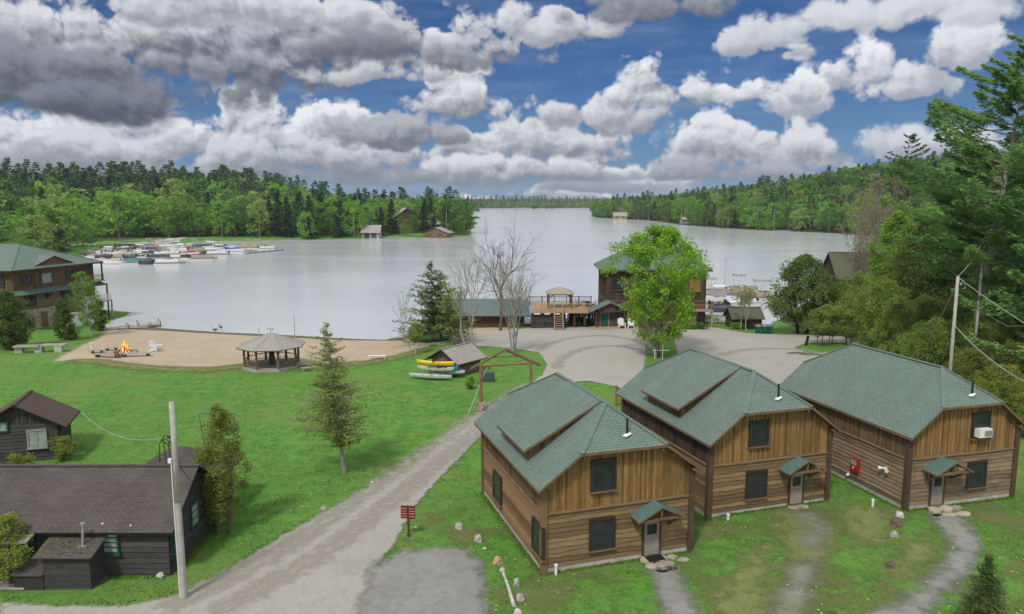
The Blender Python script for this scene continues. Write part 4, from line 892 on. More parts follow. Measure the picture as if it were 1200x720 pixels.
# open balcony at the lake end
m = MB(); m.box(.1, 2.0, DL-4.5, DL+1.5, 2.9, 3.1, 0, .5)
for yy in (DL-4.4, DL-1.5, DL+1.4): m.box(1.8, 2.0, yy-.1, yy+.1, -1.5, 3.0, 0, .4)
m.build('lower_deck', 'grey_wood', tL)
m = MB(); m.box(.0, 1.5, DL-3, DL+.9, 6.46, 6.6, 0, .5)
m.build('balcony_floor', 'deck_wood', tL)
m = MB()
for yy in (DL+.7,): m.box(.9, 1.1, yy-.1, yy+.1, 6.5, 9.6, 0, .3); m.box(1.7, 1.9, yy-.1, yy+.1, -1, 6.0, 0, .3)
m.build('balcony_post', 'trim_dark', tL)
m = MB(); m.beam((1.3, DL-3, 7.55), (1.3, DL+.7, 7.55), .1)
for k in range(14): m.beam((1.3, DL-3+k*.28, 6.6), (1.3, DL-3+k*.28, 7.52), .05)
m.build('railing', 'post_orange', tL)
m = MB()
for zz in (3.2, 4.15): m.beam((1.9, DL-4.4, zz), (1.9, DL+1.4, zz), .1)
for k in range(24): m.beam((1.9, DL-4.3+k*.25, 3.2), (1.9, DL-4.3+k*.25, 4.1), .06)
m.build('white_railing', 'white_paint', tL)
m = MB(); m.box(1.2, 1.9, 9.0, 14.0, -.3, 1.2, 0, .5); m.hull([(1.3, 9.4, 1.2), (1.9, 9.4, 1.2), (1.9, 13.4, 1.2), (1.3, 13.4, 1.2), (1.35, 9.8, 2.2), (1.8, 9.8, 2.2), (1.8, 12.8, 2.0), (1.35, 12.8, 2.0)], [(4, 5, 6, 7), (0, 1, 5, 4), (1, 2, 6, 5), (2, 3, 7, 6), (3, 0, 4, 7)])
tag(m.build('stored_boat', 'boat_white', None, tuple(Matrix.Rotation(R(-15), 4, 'Z') @ Vector((1.5, -2.5, 0))+Vector((-76.3, 115, zL))), R(-15)), 'white covered boat parked beside the lake end of the lodge', 'boat')

# ------------------------------------------------------------ boathouse in the middle
zb_ = -.9; BX, BY = -0, 0
bxw0, bxw1 = (710-600)/FPX*121, (826-600)/FPX*121
tM, frM, WM, DM = None, None, bxw1-bxw0, 11.0
tM = thing('boathouse', (bxw0, 119.5, zb_), R(0), 'two-storey dark brown boathouse with a hipped grey-green roof behind the bright maple', 'building')
frM = {k: wallframe(k, WM, DM) for k in ('front', 'back', 'left', 'right')}
m = MB(); m.box(.04, WM-.04, .04, DM-.04, -1.5, 9.4, 0, .2); m.build('inner_wall', 'trim_dark', tM)
for k in frM:
    m = MB(); siding(m, frM[k], -.1, 4.6, .3); m.build('lower_wall', 'siding_dark', tM); m = MB(); vboards(m, frM[k], 4.7, lambda a: 9.4, w=.35); m.build('upper_wall', 'boards_dark', tM)
e = 9.4; o = .8
Q0, Q1, Q2, Q3 = (-o, -o, e), (WM+o, -o, e), (WM+o, DM+o, e), (-o, DM+o, e); S0, S1 = (WM/2-2.6, DM/2, e+3.7), (WM/2+2.6, DM/2, e+3.7)
rfM = roof_slab('roof', [[Q0, Q1, S1, S0], [Q1, Q2, S1], [Q2, Q3, S0, S1], [Q3, Q0, S0]], ['slate_green', 'trim_dark'], tM, th=.25); ridge_caps(rfM, [(Q0, S0), (Q1, S1), (S0, S1)], 'slate_green')
for (cx_, cz_) in ((4.6, 12.0), (WM-1.4, 10.2)):
    m = MB(); m.tube((cx_, DM/2, cz_-1.2), (cx_, DM/2, cz_+1.3), .18, .18, 9); m.tube((cx_, DM/2, cz_+1.3), (cx_, DM/2, cz_+1.5), .26, .26, 9); m.build('chimney', 'black_metal', rfM)
window(tM, frM['front'], .9, 6.2, 1.6, 1.9, 'frame_dark', 'glass', (2, 1)); window(tM, frM['front'], WM-2.6, 6.0, 1.6, 1.9, 'post_orange', 'boards_gold', (2, 1), pane_name='shutter')
window(tM, frM['front'], WM-5.0, 6.0, 1.6, 1.9, 'frame_dark', 'glass', (2, 1)); window(tM, frM['front'], WM-3.4, .8, 2.0, 1.2, 'frame_dark', 'pale_glass', (2, 1)); window(tM, frM['front'], 6, 6.0, 1.6, 1.9, 'frame_dark', 'glass', (2, 1))
m = MB(); m.box(WM-5, WM+.9, -1.7, -.06, 2.9, 3.1, 0, .5)
for a in (WM-4.8, WM+.7): m.box(a-.1, a+.1, -1.6, -1.4, -.5, 2.9, 0, .4)
bl = m.build('balcony', 'deck_wood', tM)
m = MB(); m.beam((WM-5, -1.65, 4.0), (WM+.9, -1.65, 4.0), .1); m.beam((WM+.88, -1.65, 4.0), (WM+.88, -.06, 4.0), .1)
for k in range(20): m.beam((WM-5+k*.31, -1.65, 3.1), (WM-5+k*.31, -1.65, 3.97), .05)
m.build('railing', 'post_orange', bl)
# entrance porch on the left front
tP = thing('entrance_porch', (13.0, 116.4, zb_), 0, 'low entrance porch with a green door and small gabled roof left of the boathouse', 'porch')
wp = 4.6
m = MB(); m.box(0.02, wp+4, 1.2, 3.0, -.5, 3.0, 0, .2); m.build('inner_wall', 'trim_dark', tP)
m = MB(); siding(m, (Vector((0, 1.2, 0)), Vector((1, 0, 0)), Vector((0, -1, 0)), wp+4), .6, 3.0, .28); m.build('wall', 'siding_dark', tP)
roof_slab('roof', [[(-.9, -.4, 3.1), (-.9, 3.4, 3.1), (wp/2, 3.4, 4.6), (wp/2, -.4, 4.6)], [(wp+.9, -.4, 3.1), (wp+.9, 3.4, 3.1), (wp/2, 3.4, 4.6), (wp/2, -.4, 4.6)]], ['slate_green', 'trim_dark'], tP, th=.16)
m = MB(); vboards(m, (Vector((0, .1, 0)), Vector((1, 0, 0)), Vector((0, -1, 0)), wp), 3.05, polytop([(0, 3.05), (wp/2, 4.4), (wp, 3.05)]), w=.3); m.build('gable_boards', 'siding_dark', tP)
m = MB(); m.box(-.6, wp+4, -1.2, 1.15, .35, .6, 0, .5); m.box(-.6, wp+2.6, -1.7, -1.2, .05, .3, 0, .4); m.build('porch_deck', 'deck_wood', tP)
m = MB(); m.box(.05, .2, -.2, 0, .6, 3.1, 0, .5); m.box(wp-.2, wp-.05, -.2, 0, .6, 3.1, 0, .5); m.build('porch_post', 'trim_dark', tP)
door(tP, (Vector((0, 1.2, 0)), Vector((1, 0, 0)), Vector((0, -1, 0)), wp), .9, .62, 1.25, 2.1, 'door_green', 'frame_grey', lite=False)

# ------------------------------------------------------------ raised deck with pergola and stairs
zd = 3.0
dx0, dx1 = (622-600)/FPX*121, (699-600)/FPX*121
tD = thing('raised_deck', (dx0, 119.0, zb_), 0, 'raised wooden deck with pale railings between the low boathouse and the porch', 'deck')
DW = dx1-dx0
m = MB()
for k in range(34): m.box(0, DW, k*.27, k*.27+.25, zd-.06, zd, 0)
m.build('floor', 'deck_wood', tD); m = MB(); m.box(-.02, DW+.02, -.1, 0, zd-.5, zd+.02, 0, .6); m.build('fascia', 'deck_wood', tD)
for k in range(7):
    for yy in (.4, 4.5, 8.6): m = MB(); m.box(.2+k*(DW-.6)/6, .5+k*(DW-.6)/6, yy-.12, yy+.12, -1.5, zd-.1, 0, .3); m.build('support_post', 'trim_dark', tD)
m = MB(); siding(m, (Vector((0, .5, 0)), Vector((1, 0, 0)), Vector((0, -1, 0)), 5.6), -.2, 2.2, .3); m.build('skirt_boards', 'black_log', tD)
for nm, yy, mm, a0, a1 in (('front_railing', -.02, 'deck_wood', 0, 3.6), ('front_railing', -.02, 'deck_wood', 5.0, DW), ('back_railing', 9.0, 'trim_dark', 0, DW)):
    m = MB(); m.beam((a0, yy, zd+1.0), (a1, yy, zd+1.0), .1, .08)
    m.beam((a0, yy, zd+.15), (a1, yy, zd+.15), .06)
    n = int((a1-a0)/.24)
    for k in range(n+1): m.beam((a0+(a1-a0)*k/n, yy, zd+.1), (a0+(a1-a0)*k/n, yy, zd+.98), .045)
    n = max(1, round((a1-a0)/2.2))
    for k in range(n+1): m.box(a0+(a1-a0)*k/n-.07, a0+(a1-a0)*k/n+.07, yy-.07, yy+.07, zd-.4, zd+1.15, 0, .4)
    m.build(nm, mm, tD)
m = MB()
for k in range(10): m.box(3.7, 4.95, -.1-(k+1)*.3, -.1-k*.3+.02, zd-(k+1)*.31-.05, zd-(k+1)*.31, 0)
for s in (3.66, 5.0): m.beam((s, -.05, zd-.2), (s, -3.2, -.25), .08, .3)
for s in (3.66, 5.0): m.beam((s, -.1, zd+.95), (s, -3.1, .75), .08); m.beam((s, -3.1, -.1), (s, -3.1, .8), .09); m.beam((s, -1.5, 1.4), (s, -1.5, 2.3), .07)
m.build('stairs', 'deck_wood', tD)
tG = thing('pergola', (dx0+2.9, 120.4, zb_+zd), 0, 'timber pergola with a tan canvas top standing on the raised deck', 'pergola')
m = MB(); rt = [(0, 0), (3.7, 0), (3.7, 3.4), (0, 3.4)]
roof_slab('canopy', [[(-.35, -.35, 2.45), (4.05, -.35, 2.45), (2.3, 1.7, 3.35), (1.4, 1.7, 3.35)], [(4.05, -.35, 2.45), (4.05, 3.75, 2.45), (2.3, 1.7, 3.35)], [(4.05, 3.75, 2.45), (-.35, 3.75, 2.45), (1.4, 1.7, 3.35), (2.3, 1.7, 3.35)], [(-.35, 3.75, 2.45), (-.35, -.35, 2.45), (1.4, 1.7, 3.35)]], ['canvas_tan', 'canvas_tan'], tG, th=.12)
for a, b in rt:
    m = MB(); m.box(a-.12, a+.12, b-.12, b+.12, 0, 2.35, 0, .3); m.beam((a+(.1 if a < 1 else -.1), b, 1.7), (a+(.8 if a < 1 else -.8), b, 2.3), .12); m.build('post', 'trim_wood', tG)
m = MB(); m.beam((0, 0, 2.28), (3.7, 0, 2.28), .14, .2); m.beam((0, 3.4, 2.28), (3.7, 3.4, 2.28), .14, .2); m.build('beam', 'trim_wood', tG)
def chair(name, loc, rz, label, mat='white_paint', s=1.0, group=None):
    """slatted adirondack chair"""
    t = thing(name, loc, rz, label, 'chair', group); t.scale = (s, s, s)
    m = MB()
    for k in range(5): m.beam((-.28, -.35+k*.13, .38-k*.045), (.28, -.35+k*.13, .38-k*.045), .11, .025)
    m.build('seat', mat, t); m = MB()
    for k in range(5): m.beam((-.26+k*.13, .18, .2), (-.28+k*.14, .5, .95+.07*(2-abs(k-2))), .11, .025)
    m.build('backrest', mat, t)
    for s_ in (-1, 1):
        m = MB(); m.box(s_*.34-.06, s_*.34+.06, -.45, .35, .55, .58, 0, .5); m.build('armrest', mat, t)
        m = MB(); m.box(s_*.32-.04, s_*.32+.04, -.4, -.33, 0, .55, 0, .5); m.build('leg', mat, t)
        m = MB(); m.beam((s_*.32, -.3, .33), (s_*.32, .55, .03), .05, .12); m.build('leg', mat, t)
    return t
chair('adirondack_chair', (13+4.0, 116.0, zb_+.6), R(5), 'pale slatted chair on the porch, nearer the green door', 'white_paint', 1.45)
chair('adirondack_chair', (13+5.5, 116.0, zb_+.6), R(-5), 'pale slatted chair on the porch, the one farther from the green door', 'white_paint', 1.45)
def bench(name, loc, rz, label, ln=1.8, mat='trim_wood', back=False, s=1.0, cat='bench'):
    t = thing(name, loc, rz, label, cat); t.scale = (s, s, s)
    m = MB()
    for k in range(3): m.box(-ln/2, ln/2, -.2+k*.14, -.08+k*.14, .42, .47, 0)
    m.build('seat', mat, t)
    for sx in (-1, 1):
        m = MB(); m.box(sx*(ln/2-.2)-.05, sx*(ln/2-.2)+.05, -.18, .2, 0, .42, 0, .3); m.build('leg', mat, t)
    if back:
        m = MB(); m.beam((-ln/2, .25, .75), (ln/2, .25, .75), .04, .2)
        for sx in (-1, 1): m.box(sx*(ln/2-.2)-.04, sx*(ln/2-.2)+.04, .22, .27, .3, .85, 0)
        m.build('backrest', mat, t)
    return t
bench('bench', (13+8.2, 116.2, zb_+.6), 0, 'dark wooden bench with a red-brown seat on the porch by the boathouse wall', 2.6, 'post_orange', True, 1.1)
# deck furniture
for k, (ux, lab) in enumerate(((9.2, 'dark patio table with chairs on the deck near the porch roof'),)):
    t = thing('patio_table', (dx0+ux, 123.5, zb_+zd), 0, lab, 'table')
    m = MB(); m.tube((0, 0, .7), (0, 0, .75), .8, .8, 14); m.build('table_top', 'black_metal', t); m = MB(); m.tube((0, 0, 0), (0, 0, .7), .06, .06, 8); m.tube((0, 0, 0), (0, 0, .04), .35, .35, 10); m.build('leg', 'black_metal', t)
for k, (ux, uy, a) in enumerate(((8.0, 123.2, 90), (10.4, 123.6, -90), (9.3, 122.3, 180))):
    t = chair('patio_chair', (dx0+ux, uy, zb_+zd), R(a), 'dark patio chair at the round table on the deck', 'black_metal', 1.0, 'patio chairs round the deck table')
t = thing('picnic_table', at_ground(653, 381), R(10), 'reddish brown picnic table on the grass at the foot of the deck stairs', 'table')
m = MB()
for k in range(5): m.box(-.95, .95, -.36+k*.15, -.23+k*.15, .7, .75, 0)
m.build('table_top', 'post_orange', t)
for s_ in (-1, 1):
    m = MB()
    for k in range(2): m.box(-.95, .95, s_*.72-.13+k*.14, s_*.72-.01+k*.14, .42, .46, 0)
    m.build('seat', 'post_orange', t); m = MB(); m.beam((s_*.7, -.75, 0), (s_*.7, -.2, .7), .08); m.beam((s_*.7, .75, 0), (s_*.7, .2, .7), .08); m.beam((s_*.7, -.8, .38), (s_*.7, .8, .38), .08); m.build('leg', 'trim_dark', t)

# ------------------------------------------------------------ long low boathouse
lx0, lx1 = (527-600)/FPX*125, (614-600)/FPX*125
tW = thing('low_boathouse', (lx0, 121.5, -1.2), R(2), 'long low boathouse with a plain grey-green roof behind the spruces', 'building')
WW, DW2 = lx1-lx0, 10.5
m = MB(); m.box(.05, WW-.05, .05, DW2-.05, -.5, 2.3, 0, .2); m.build('inner_wall', 'ivy_black', tW)
m = MB()
for k in ('front', 'left', 'right', 'back'): siding(m, wallframe(k, WW, DW2), -.2, 2.25, .3)
m.build('wall', 'siding_dark', tW)
roof_slab('roof', [[(-1, -1, 2.1), (WW+1, -1, 2.1), (WW+1, DW2/2, 4.1), (-1, DW2/2, 4.1)], [(-1, DW2+1, 2.1), (WW+1, DW2+1, 2.1), (WW+1, DW2/2, 4.1), (-1, DW2/2, 4.1)]], ['slate_green', 'trim_dark'], tW, th=.18)

# ------------------------------------------------------------ timber entrance gate
g0 = at_ground(563.5, 482); g1 = (1.75, 69.6, 0)
gl = math.hypot(g1[0]-g0[0], g1[1]-g0[1]); tg = thing('timber_gate', (g0[0], g0[1], 0), math.atan2(g1[1]-g0[1], g1[0]-g0[0]), 'rustic timber entrance gate with a gabled top over the driveway', 'gate')
for k, a in enumerate((0, gl)):
    m = MB(); m.path([(a, 0, .8), (a+.03, 0, 2.6), (a, 0, 4.5)], [.17, .15, .14], 9); m.build('post', 'post_orange', tg)
    m = MB()
    for j in range(5):
        for i in range(5):
            w = 2*math.pi*i/5+j*.6; m.box(a+.24*math.cos(w)-.17, a+.24*math.cos(w)+.17, .24*math.sin(w)-.17, .24*math.sin(w)+.17, j*.19-.05, j*.19+.14, 0)
    m.build('stone_base', 'stone_wall', tg)
m = MB(); m.tube((-.2, 0, 4.3), (gl+.2, 0, 4.3), .11, .11, 8); m.build('cross_beam', 'post_orange', tg)
m = MB(); m.tube((-.95, 0, 4.05), (gl/2, 0, 5.75), .12, .12, 8); m.tube((gl+.95, 0, 4.05), (gl/2, 0, 5.75), .14, .14, 8); m.tube((gl/2-1.3, .02, 5.05), (gl/2+1.3, .02, 5.05), .06, .06, 7); m.build('rafter', 'trim_wood', tg)
m = MB(); m.tube((0, 0, 2.9), (.7, 0, 4.2), .06, .06, 7); m.tube((gl, 0, 2.9), (gl-.7, 0, 4.2), .06, .06, 7); m.tube((0, 0, 2.6), (-1.4, -.9, 0), .05, .06, 7); m.build('brace', 'grey_wood', tg)

# ------------------------------------------------------------ log shed and canoe rack
sx_, sy_ = G(536.7, 441.7)
tS, frS, rfS = gable_building(sx_-3.9*math.cos(R(-37)), sy_-3.9*math.sin(R(-37)), 0, R(-37), 3.9, 3.9, 1.85, 3.0, 'y', 'small old log shed with a grey shake roof in front of the bare trees', 'log_brown', 'grey_shake', .55, .65, name='log_shed', cat='shed', h=.24)
tr = thing('canoe_rack', at_ground(513, 443), R(-14), 'pale timber rack holding canoes beside the log shed', 'rack')
for s_ in (-.9, .9):
    m = MB(); m.box(s_-.05, s_+.05, -.05, .05, 0, 1.55, 0, .5); m.build('upright', 'grey_wood', tr)
    m = MB()
    for zz in (.35, .8, 1.25): m.box(s_-.04, s_+.04, -.75, .6, zz, zz+.07, 0, .5)
    m.build('arm', 'grey_wood', tr)
def canoe(loc, rz, mat, label, ln=4.8, w=.85, dep=.38, name='canoe', cat='canoe', kayak=False):
    t = thing(name, loc, rz, label, cat)
    ns, nr = 15, 8; m = MB(); vs = []
    for i in range(ns):
        s = -1+2*i/(ns-1); hw = w/2*(1-abs(s)**2.3)**.8+.01; lift = .16*abs(s)**3
        for j in range(nr+1):
            a = math.pi*j/nr; vs.append((s*ln/2, -hw*math.cos(a), lift+dep*(1-math.sin(a)**.7)))
    fs = [(i*(nr+1)+j, i*(nr+1)+j+1, (i+1)*(nr+1)+j+1, (i+1)*(nr+1)+j) for i in range(ns-1) for j in range(nr)]
    m.hull(vs, fs)
    if not kayak:
        vs2 = [(x, y*.93, z+.02) for x, y, z in vs]; m.hull(vs2, [f[::-1] for f in fs])
    m.build('hull', mat, t, smooth=True)
    d = MB()
    if kayak:
        for i in range(ns-1):
            a, b = vs[i*(nr+1)], vs[i*(nr+1)+nr]; c_, e_ = vs[(i+1)*(nr+1)], vs[(i+1)*(nr+1)+nr]
            if abs(i-7) <= 1: continue
            mid0 = ((a[0]), 0, a[2]+.10); mid1 = (c_[0], 0, c_[2]+.10)
            d.face([a, c_, mid1, mid0]); d.face([mid0, mid1, e_, b])
        d.build('top_deck', mat, t)
    else:
        for s in (-.45, 0, .4): d.box(s*ln/2-.1, s*ln/2+.1, -w/2*.85, w/2*.85, dep-.05, dep-.02, 0)
        d.build('thwart', 'alu', t)
    return t
rx_, ry_, rz_ = tr.location
def onrack(dx, dy, dz): a = R(-14); return (rx_+dx*math.cos(a)-dy*math.sin(a), ry_+dx*math.sin(a)+dy*math.cos(a), rz_+dz)
canoe(onrack(-.5, -.95, .12), R(-14), 'canoe_grey', 'long pale grey canoe lying lowest and nearest beside the rack', 4.9)
canoe(onrack(.9, .45, .42), R(-14), 'canoe_grey', 'pale grey canoe low on the rack, close to the log shed', 4.2)
canoe(onrack(-.1, -.4, .87), R(-14), 'canoe_cream', 'cream coloured canoe in the middle of the rack', 4.2)
canoe(onrack(.8, .25, .87), R(-14), 'kayak_blue', 'bright blue kayak on the shed side of the rack', 3.0, .7, name='kayak', cat='kayak', kayak=True)
canoe(onrack(-.2, -.1, 1.4), R(-14), 'kayak_yellow', 'yellow kayak on top of the rack', 4.4, .75, name='kayak', cat='kayak', kayak=True)
x, y, z = at_ground(568, 447); t = thing('utility_box', (x, y, z), R(-8), 'dark green utility box with a grey panel on the grass by the log shed', 'utility box')
m = MB(); m.box(-.2, 1.0, -.4, .4, 0, .95, 0, .5); m.box(-.23, 1.03, -.43, .43, .95, 1.0, 0, .5); m.build('casing', 'utility_green', t); m = MB(); m.box(-.5, -.22, -.4, -.3, 0, .95, 0, .5); m.build('panel', 'frame_grey', t)

# ------------------------------------------------------------ gazebo
x, y, z = at_ground(319, 430)
tz = thing('gazebo', (x, y, z), R(8), 'eight-sided rustic gazebo with a grey shingle roof at the edge of the lawn and beach', 'gazebo')
n8 = 8; rr = 3.25; P8 = lambda r, k: (r*math.cos(2*math.pi*(k+.5)/8), r*math.sin(2*math.pi*(k+.5)/8))
m = MB(); lo = [(*P8(rr+.1, k), -.1) for k in range(8)]; hi = [(*P8(rr+.1, k), .32) for k in range(8)]
m.hull(lo+hi, [tuple(range(8, 16))]+[(k, (k+1) % 8, 8+(k+1) % 8, 8+k) for k in range(8)]); m.build('floor', 'grey_wood', tz)
roof_slab('roof', [[(*P8(rr+.75, k), 2.62), (*P8(rr+.75, (k+1) % 8), 2.62), (0, 0, 4.1)] for k in range(8)], ['grey_shake', 'trim_dark'], tz, th=.1)
ridge_caps(tz.children[-1], [((*P8(rr+.75, k), 2.62), (0, 0, 4.1)) for k in range(8)], 'grey_wood', w=.16)
for k in range(8):
    p = P8(rr-.15, k); q = P8(rr-.15, (k+1) % 8)
    m = MB(); m.path([(p[0], p[1], .3), (p[0]*1.01, p[1]*.99, 1.5), (p[0], p[1], 2.7)], [.15, .135, .12], 8); m.build('post', 'log_brown', tz)
    if k == 5: continue
    m = MB(); m.tube((*p, 1.15), (*q, 1.15), .055, .055, 6); m.tube((*p, .55), (*q, .5), .04, .04, 6)
    V = lambda s: (p[0]+(q[0]-p[0])*s, p[1]+(q[1]-p[1])*s)
    for i in range(6):
        s = .12+.15*i; m.path([(*V(s), .35), (*V(s+rnd.uniform(-.06, .06)), .75), (*V(s+rnd.uniform(-.12, .12)), 1.15)], [.025, .022, .02], 5)
    for s0, s1 in ((0, .28), (1, .72)): m.tube((*V(s0), 2.0), (*V(s1), 2.6), .04, .035, 6)
    m.build('twig_railing', 'trim_wood', tz)
m = MB(); m.tube((0, 0, .3), (0, 0, 3.6), .33, .3, 10); m.build('centre_post', 'trim_dark', tz)
m = MB(); m.tube((0, 0, 4.0), (0, 0, 4.75), .03, .02, 6); m.beam((-.32, 0, 4.5), (.25, 0, 4.5), .03); m.hull([(.2, -.01, 4.42), (.42, 0, 4.5), (.2, .01, 4.6)], [(0, 1, 2)]); m.tube((-.3, 0, 4.5), (-.36, 0, 4.72), .05, .01, 6); m.build('weather_vane', 'frame_green', tz)
for px, py, hh, lab in ((303.5, 394, 1.35, 'short dark post on the beach behind the left side of the gazebo'), (345.5, 396, 3.4, 'tall thin grey pole on the beach behind the right side of the gazebo')):
    m = MB(); m.tube((0, 0, -.3), (0, 0, hh), .08, .06, 8); tag(m.build('pole', 'pole_wood', None, at_ground(px, py)), lab, 'pole')
bench('bench', at_ground(362, 435), R(28), 'pale plank bench tilted on the lawn just right of the gazebo', 1.7, 'grey_wood')
bench('bench', at_ground(442, 421), R(4), 'white low bench at the edge of the beach between the gazebo and the canoes', 2.2, 'white_paint')

# ------------------------------------------------------------ fire pit, benches and chairs on the beach
x, y, z = at_ground(146, 414)
tf = thing('campfire', (x, y, z), 0, 'burning campfire of leaning logs in a ring of stones on the beach', 'campfire')
for k in range(11):
    a = 2*math.pi*k/11
    m = MB(); m.tube((.95*math.cos(a), .95*math.sin(a), 0), (.06*math.cos(a+.5), .06*math.sin(a+.5), 1.0), .09, .06, 7); m.build('log', 'ember_wood' if k % 2 else 'log_brown', tf)
for k in range(14):
    a = 2*math.pi*k/14; cx_, cy_ = 1.35*math.cos(a), 1.35*math.sin(a); m = MB(); m.box(cx_-.2, cx_+.2, cy_-.18, cy_+.18, -.05, .2+.08*(k % 3), 0); m.build('stone', 'rock', tf)
m = MB()
for (ox, oy, hh, r) in ((0, 0, 1.75, .27), (-.3, .1, 1.1, .2), (.32, -.05, 1.25, .2), (.05, .3, .95, .3), (0, -.3, 1.0, .28), (-.5, -.1, .7, .2), (.52, .1, .7, .2)):
    pts = [(ox, oy, .1), (ox+rnd.uniform(-.05, .05), oy, .1+hh*.35), (ox+rnd.uniform(-.12, .12), oy, .1+hh*.7), (ox+rnd.uniform(-.15, .15), oy, .1+hh)]
    m.path(pts, [r*.7, r, r*.4, .01], 8)
m.build('flames', 'flame', tf, smooth=True)
x0_, y0_ = x, y
def fbench(px, py, rz, ln, lab): 
    t = thing('bench', at_ground(px, py), R(rz), lab, 'bench', None)
    m = MB()
    for k in range(4): m.box(-ln/2, ln/2, -.42+k*.21, -.24+k*.21, .38, .45, 0)
    m.build('seat', 'grey_wood', t)
    for s_ in (-1, 1):
        m = MB(); m.box(s_*(ln/2-.35)-.12, s_*(ln/2-.35)+.12, -.35, .35, 0, .38, 0, .2); m.build('leg', 'trim_dark', t)
fbench(126, 419, -4, 3.2, 'grey plank bench at the front left of the campfire')
fbench(160, 418, 12, 3.4, 'grey plank bench at the front right of the campfire')
fbench(114, 414, 20, 1.7, 'short grey plank bench left of the campfire, nearest the white-topped post')
fbench(131, 411, 20, 1.7, 'short grey plank bench between the campfire and the left benches')
chair('beach_chair', at_ground(183, 412), R(70), 'pale grey slatted chair alone on the sand right of the campfire', 'white_paint', 1.45)
chair('beach_chair', at_ground(139, 419.5), R(170), 'reddish brown slatted chair between the two front benches at the campfire', 'post_orange', .9)
m = MB(); m.tube((0, 0, -.2), (0, 0, 1.1), .09, .09, 8); m.tube((0, 0, 1.1), (0, 0, 1.25), .13, .13, 8); tag(m.build('post', 'white_paint', None, at_ground(107.5, 413)), 'small white-topped post left of the campfire benches', 'post')
t = thing('stone_bench', at_ground(48, 413), R(6), 'long grey stone bench with three block legs on the lawn near the lodge', 'bench')
m = MB(); m.box(-3.1, 0, -.6, .4, .75, .95, 0, .4); m.box(.02, 3.0, -.2, .8, .78, .98, 0, .6); m.build('slab', 'grey_wood', t)
for a in (-2.6, -.2, 2.2):
    m = MB(); m.box(a-.45, a+.45, -.3, .4, -.1, .75, 0, .5); m.build('leg', 'concrete', t)

# ------------------------------------------------------------ trash carts by the lot
for k, (px, lab) in enumerate(((888, 'green trash cart at the left of the three by the small dark shed'), (895.2, 'green trash cart in the middle of the three by the small dark shed'), (902, 'green trash cart at the right of the three by the small dark shed'))):
    t = thing('trash_cart', at_ground(px, 391), R(2), lab, 'trash cart', 'green trash carts by the lot'); t.scale = (.8, .8, .95)
    m = MB(); m.hull([(-.36, -.36, .1), (.36, -.36, .1), (.36, .36, .1), (-.36, .36, .1), (-.44, -.42, 1.15), (.44, -.42, 1.15), (.44, .42, 1.15), (-.44, .42, 1.15)], [(0, 3, 2, 1), (4, 5, 6, 7), (0, 1, 5, 4), (1, 2, 6, 5), (2, 3, 7, 6), (3, 0, 4, 7)]); m.build('bin', 'dumpster_green', t)
    m = MB(); m.hull([(-.47, -.46, 1.16), (.47, -.46, 1.16), (.47, .5, 1.16), (-.47, .5, 1.16), (-.4, -.36, 1.36), (.4, -.36, 1.36), (.4, .44, 1.36), (-.4, .44, 1.36)], [(4, 5, 6, 7), (0, 1, 5, 4), (1, 2, 6, 5), (2, 3, 7, 6), (3, 0, 4, 7)]); m.build('lid', 'dumpster_lid', t)
    for s_ in (-1, 1):
        m = MB(); m.tube((s_*.3, .36, .12), (s_*.38, .36, .12), .13, .13, 10); m.build('wheel', 'black_metal', t)
tq, frq, rfq = gable_building(G(859, 385)[0], G(859, 385)[1], -.6, R(3), 4.6, 3.6, 1.7, 3.0, 'x', 'small dark shed with a brown roof beside the boat docks', 'siding_dark', 'mossy_shingle', .4, .4, name='dock_shed', cat='shed')

# stone kerb round the spruce island
t = thing('stone_ring', (0, 0, 0), 0, 'ring of small stones edging the round spruce bed by the beach', 'stones')
pts = [G(px_, py_) for px_, py_ in ((486, 400), (489, 403), (495, 405), (502, 405.5), (510, 404.5), (518, 403.5), (525, 401.5), (529, 398.5), (529, 395), (524, 392.5))]
m = MB()
for i in range(len(pts)-1):
    for k in range(5):
        s = k/5; a = (pts[i][0]*(1-s)+pts[i+1][0]*s, pts[i][1]*(1-s)+pts[i+1][1]*s); zz = h1(*a); w = rnd.uniform(.16, .26); m = MB()
        m.box(a[0]-w, a[0]+w, a[1]-w*.8, a[1]+w*.8, zz-.1, zz+rnd.uniform(.2, .36), 0); m.build('stone', 'rock', t)

# ------------------------------------------------------------ utility poles and cables
def upole(px, py, hh, r, label, lean=0.0):
    x, y, z = at_ground(px, py); t = thing('utility_pole', (x, y, z), 0, label, 'utility pole')
    m = MB(); m.path([(0, 0, -.5), (lean*.5, 0, hh*.5), (lean, 0, hh)], [r, r*.86, r*.72], 12); m.build('shaft', 'pole_wood', t, smooth=True)
    return t
p1 = upole(216, 702, 10.0, .17, 'tall weathered utility pole at the roadside by the black log cabin')
X1, Y1, Z1 = p1.location
m = MB()
for k in range(3):
    m.path([(-.14, 0, 8.2-k*.2), (-.45-k*.1, .05, 8.35-k*.12), (-.75+k*.2, .1, 7.9), (-.8+k*.3, .1, 7.0-k*.15)], [.022]*4, 6)
m.build('cable_loops', 'cable_dark', p1)
m = MB(); m.box(-.32, -.16, -.1, .1, 7.0, 7.2, 0, .5); m.tube((-.2, -.02, 7.0), (-.19, -.02, .1), .03, .03, 8); m.build('conduit', 'white_paint', p1)
m = MB(); m.tube((-.13, 0, 8.3), (-.3, 0, 8.3), .06, .06, 8); m.tube((-.13, 0, 8.0), (-.26, 0, 8.0), .05, .05, 8); m.build('insulator', 'black_metal', p1)
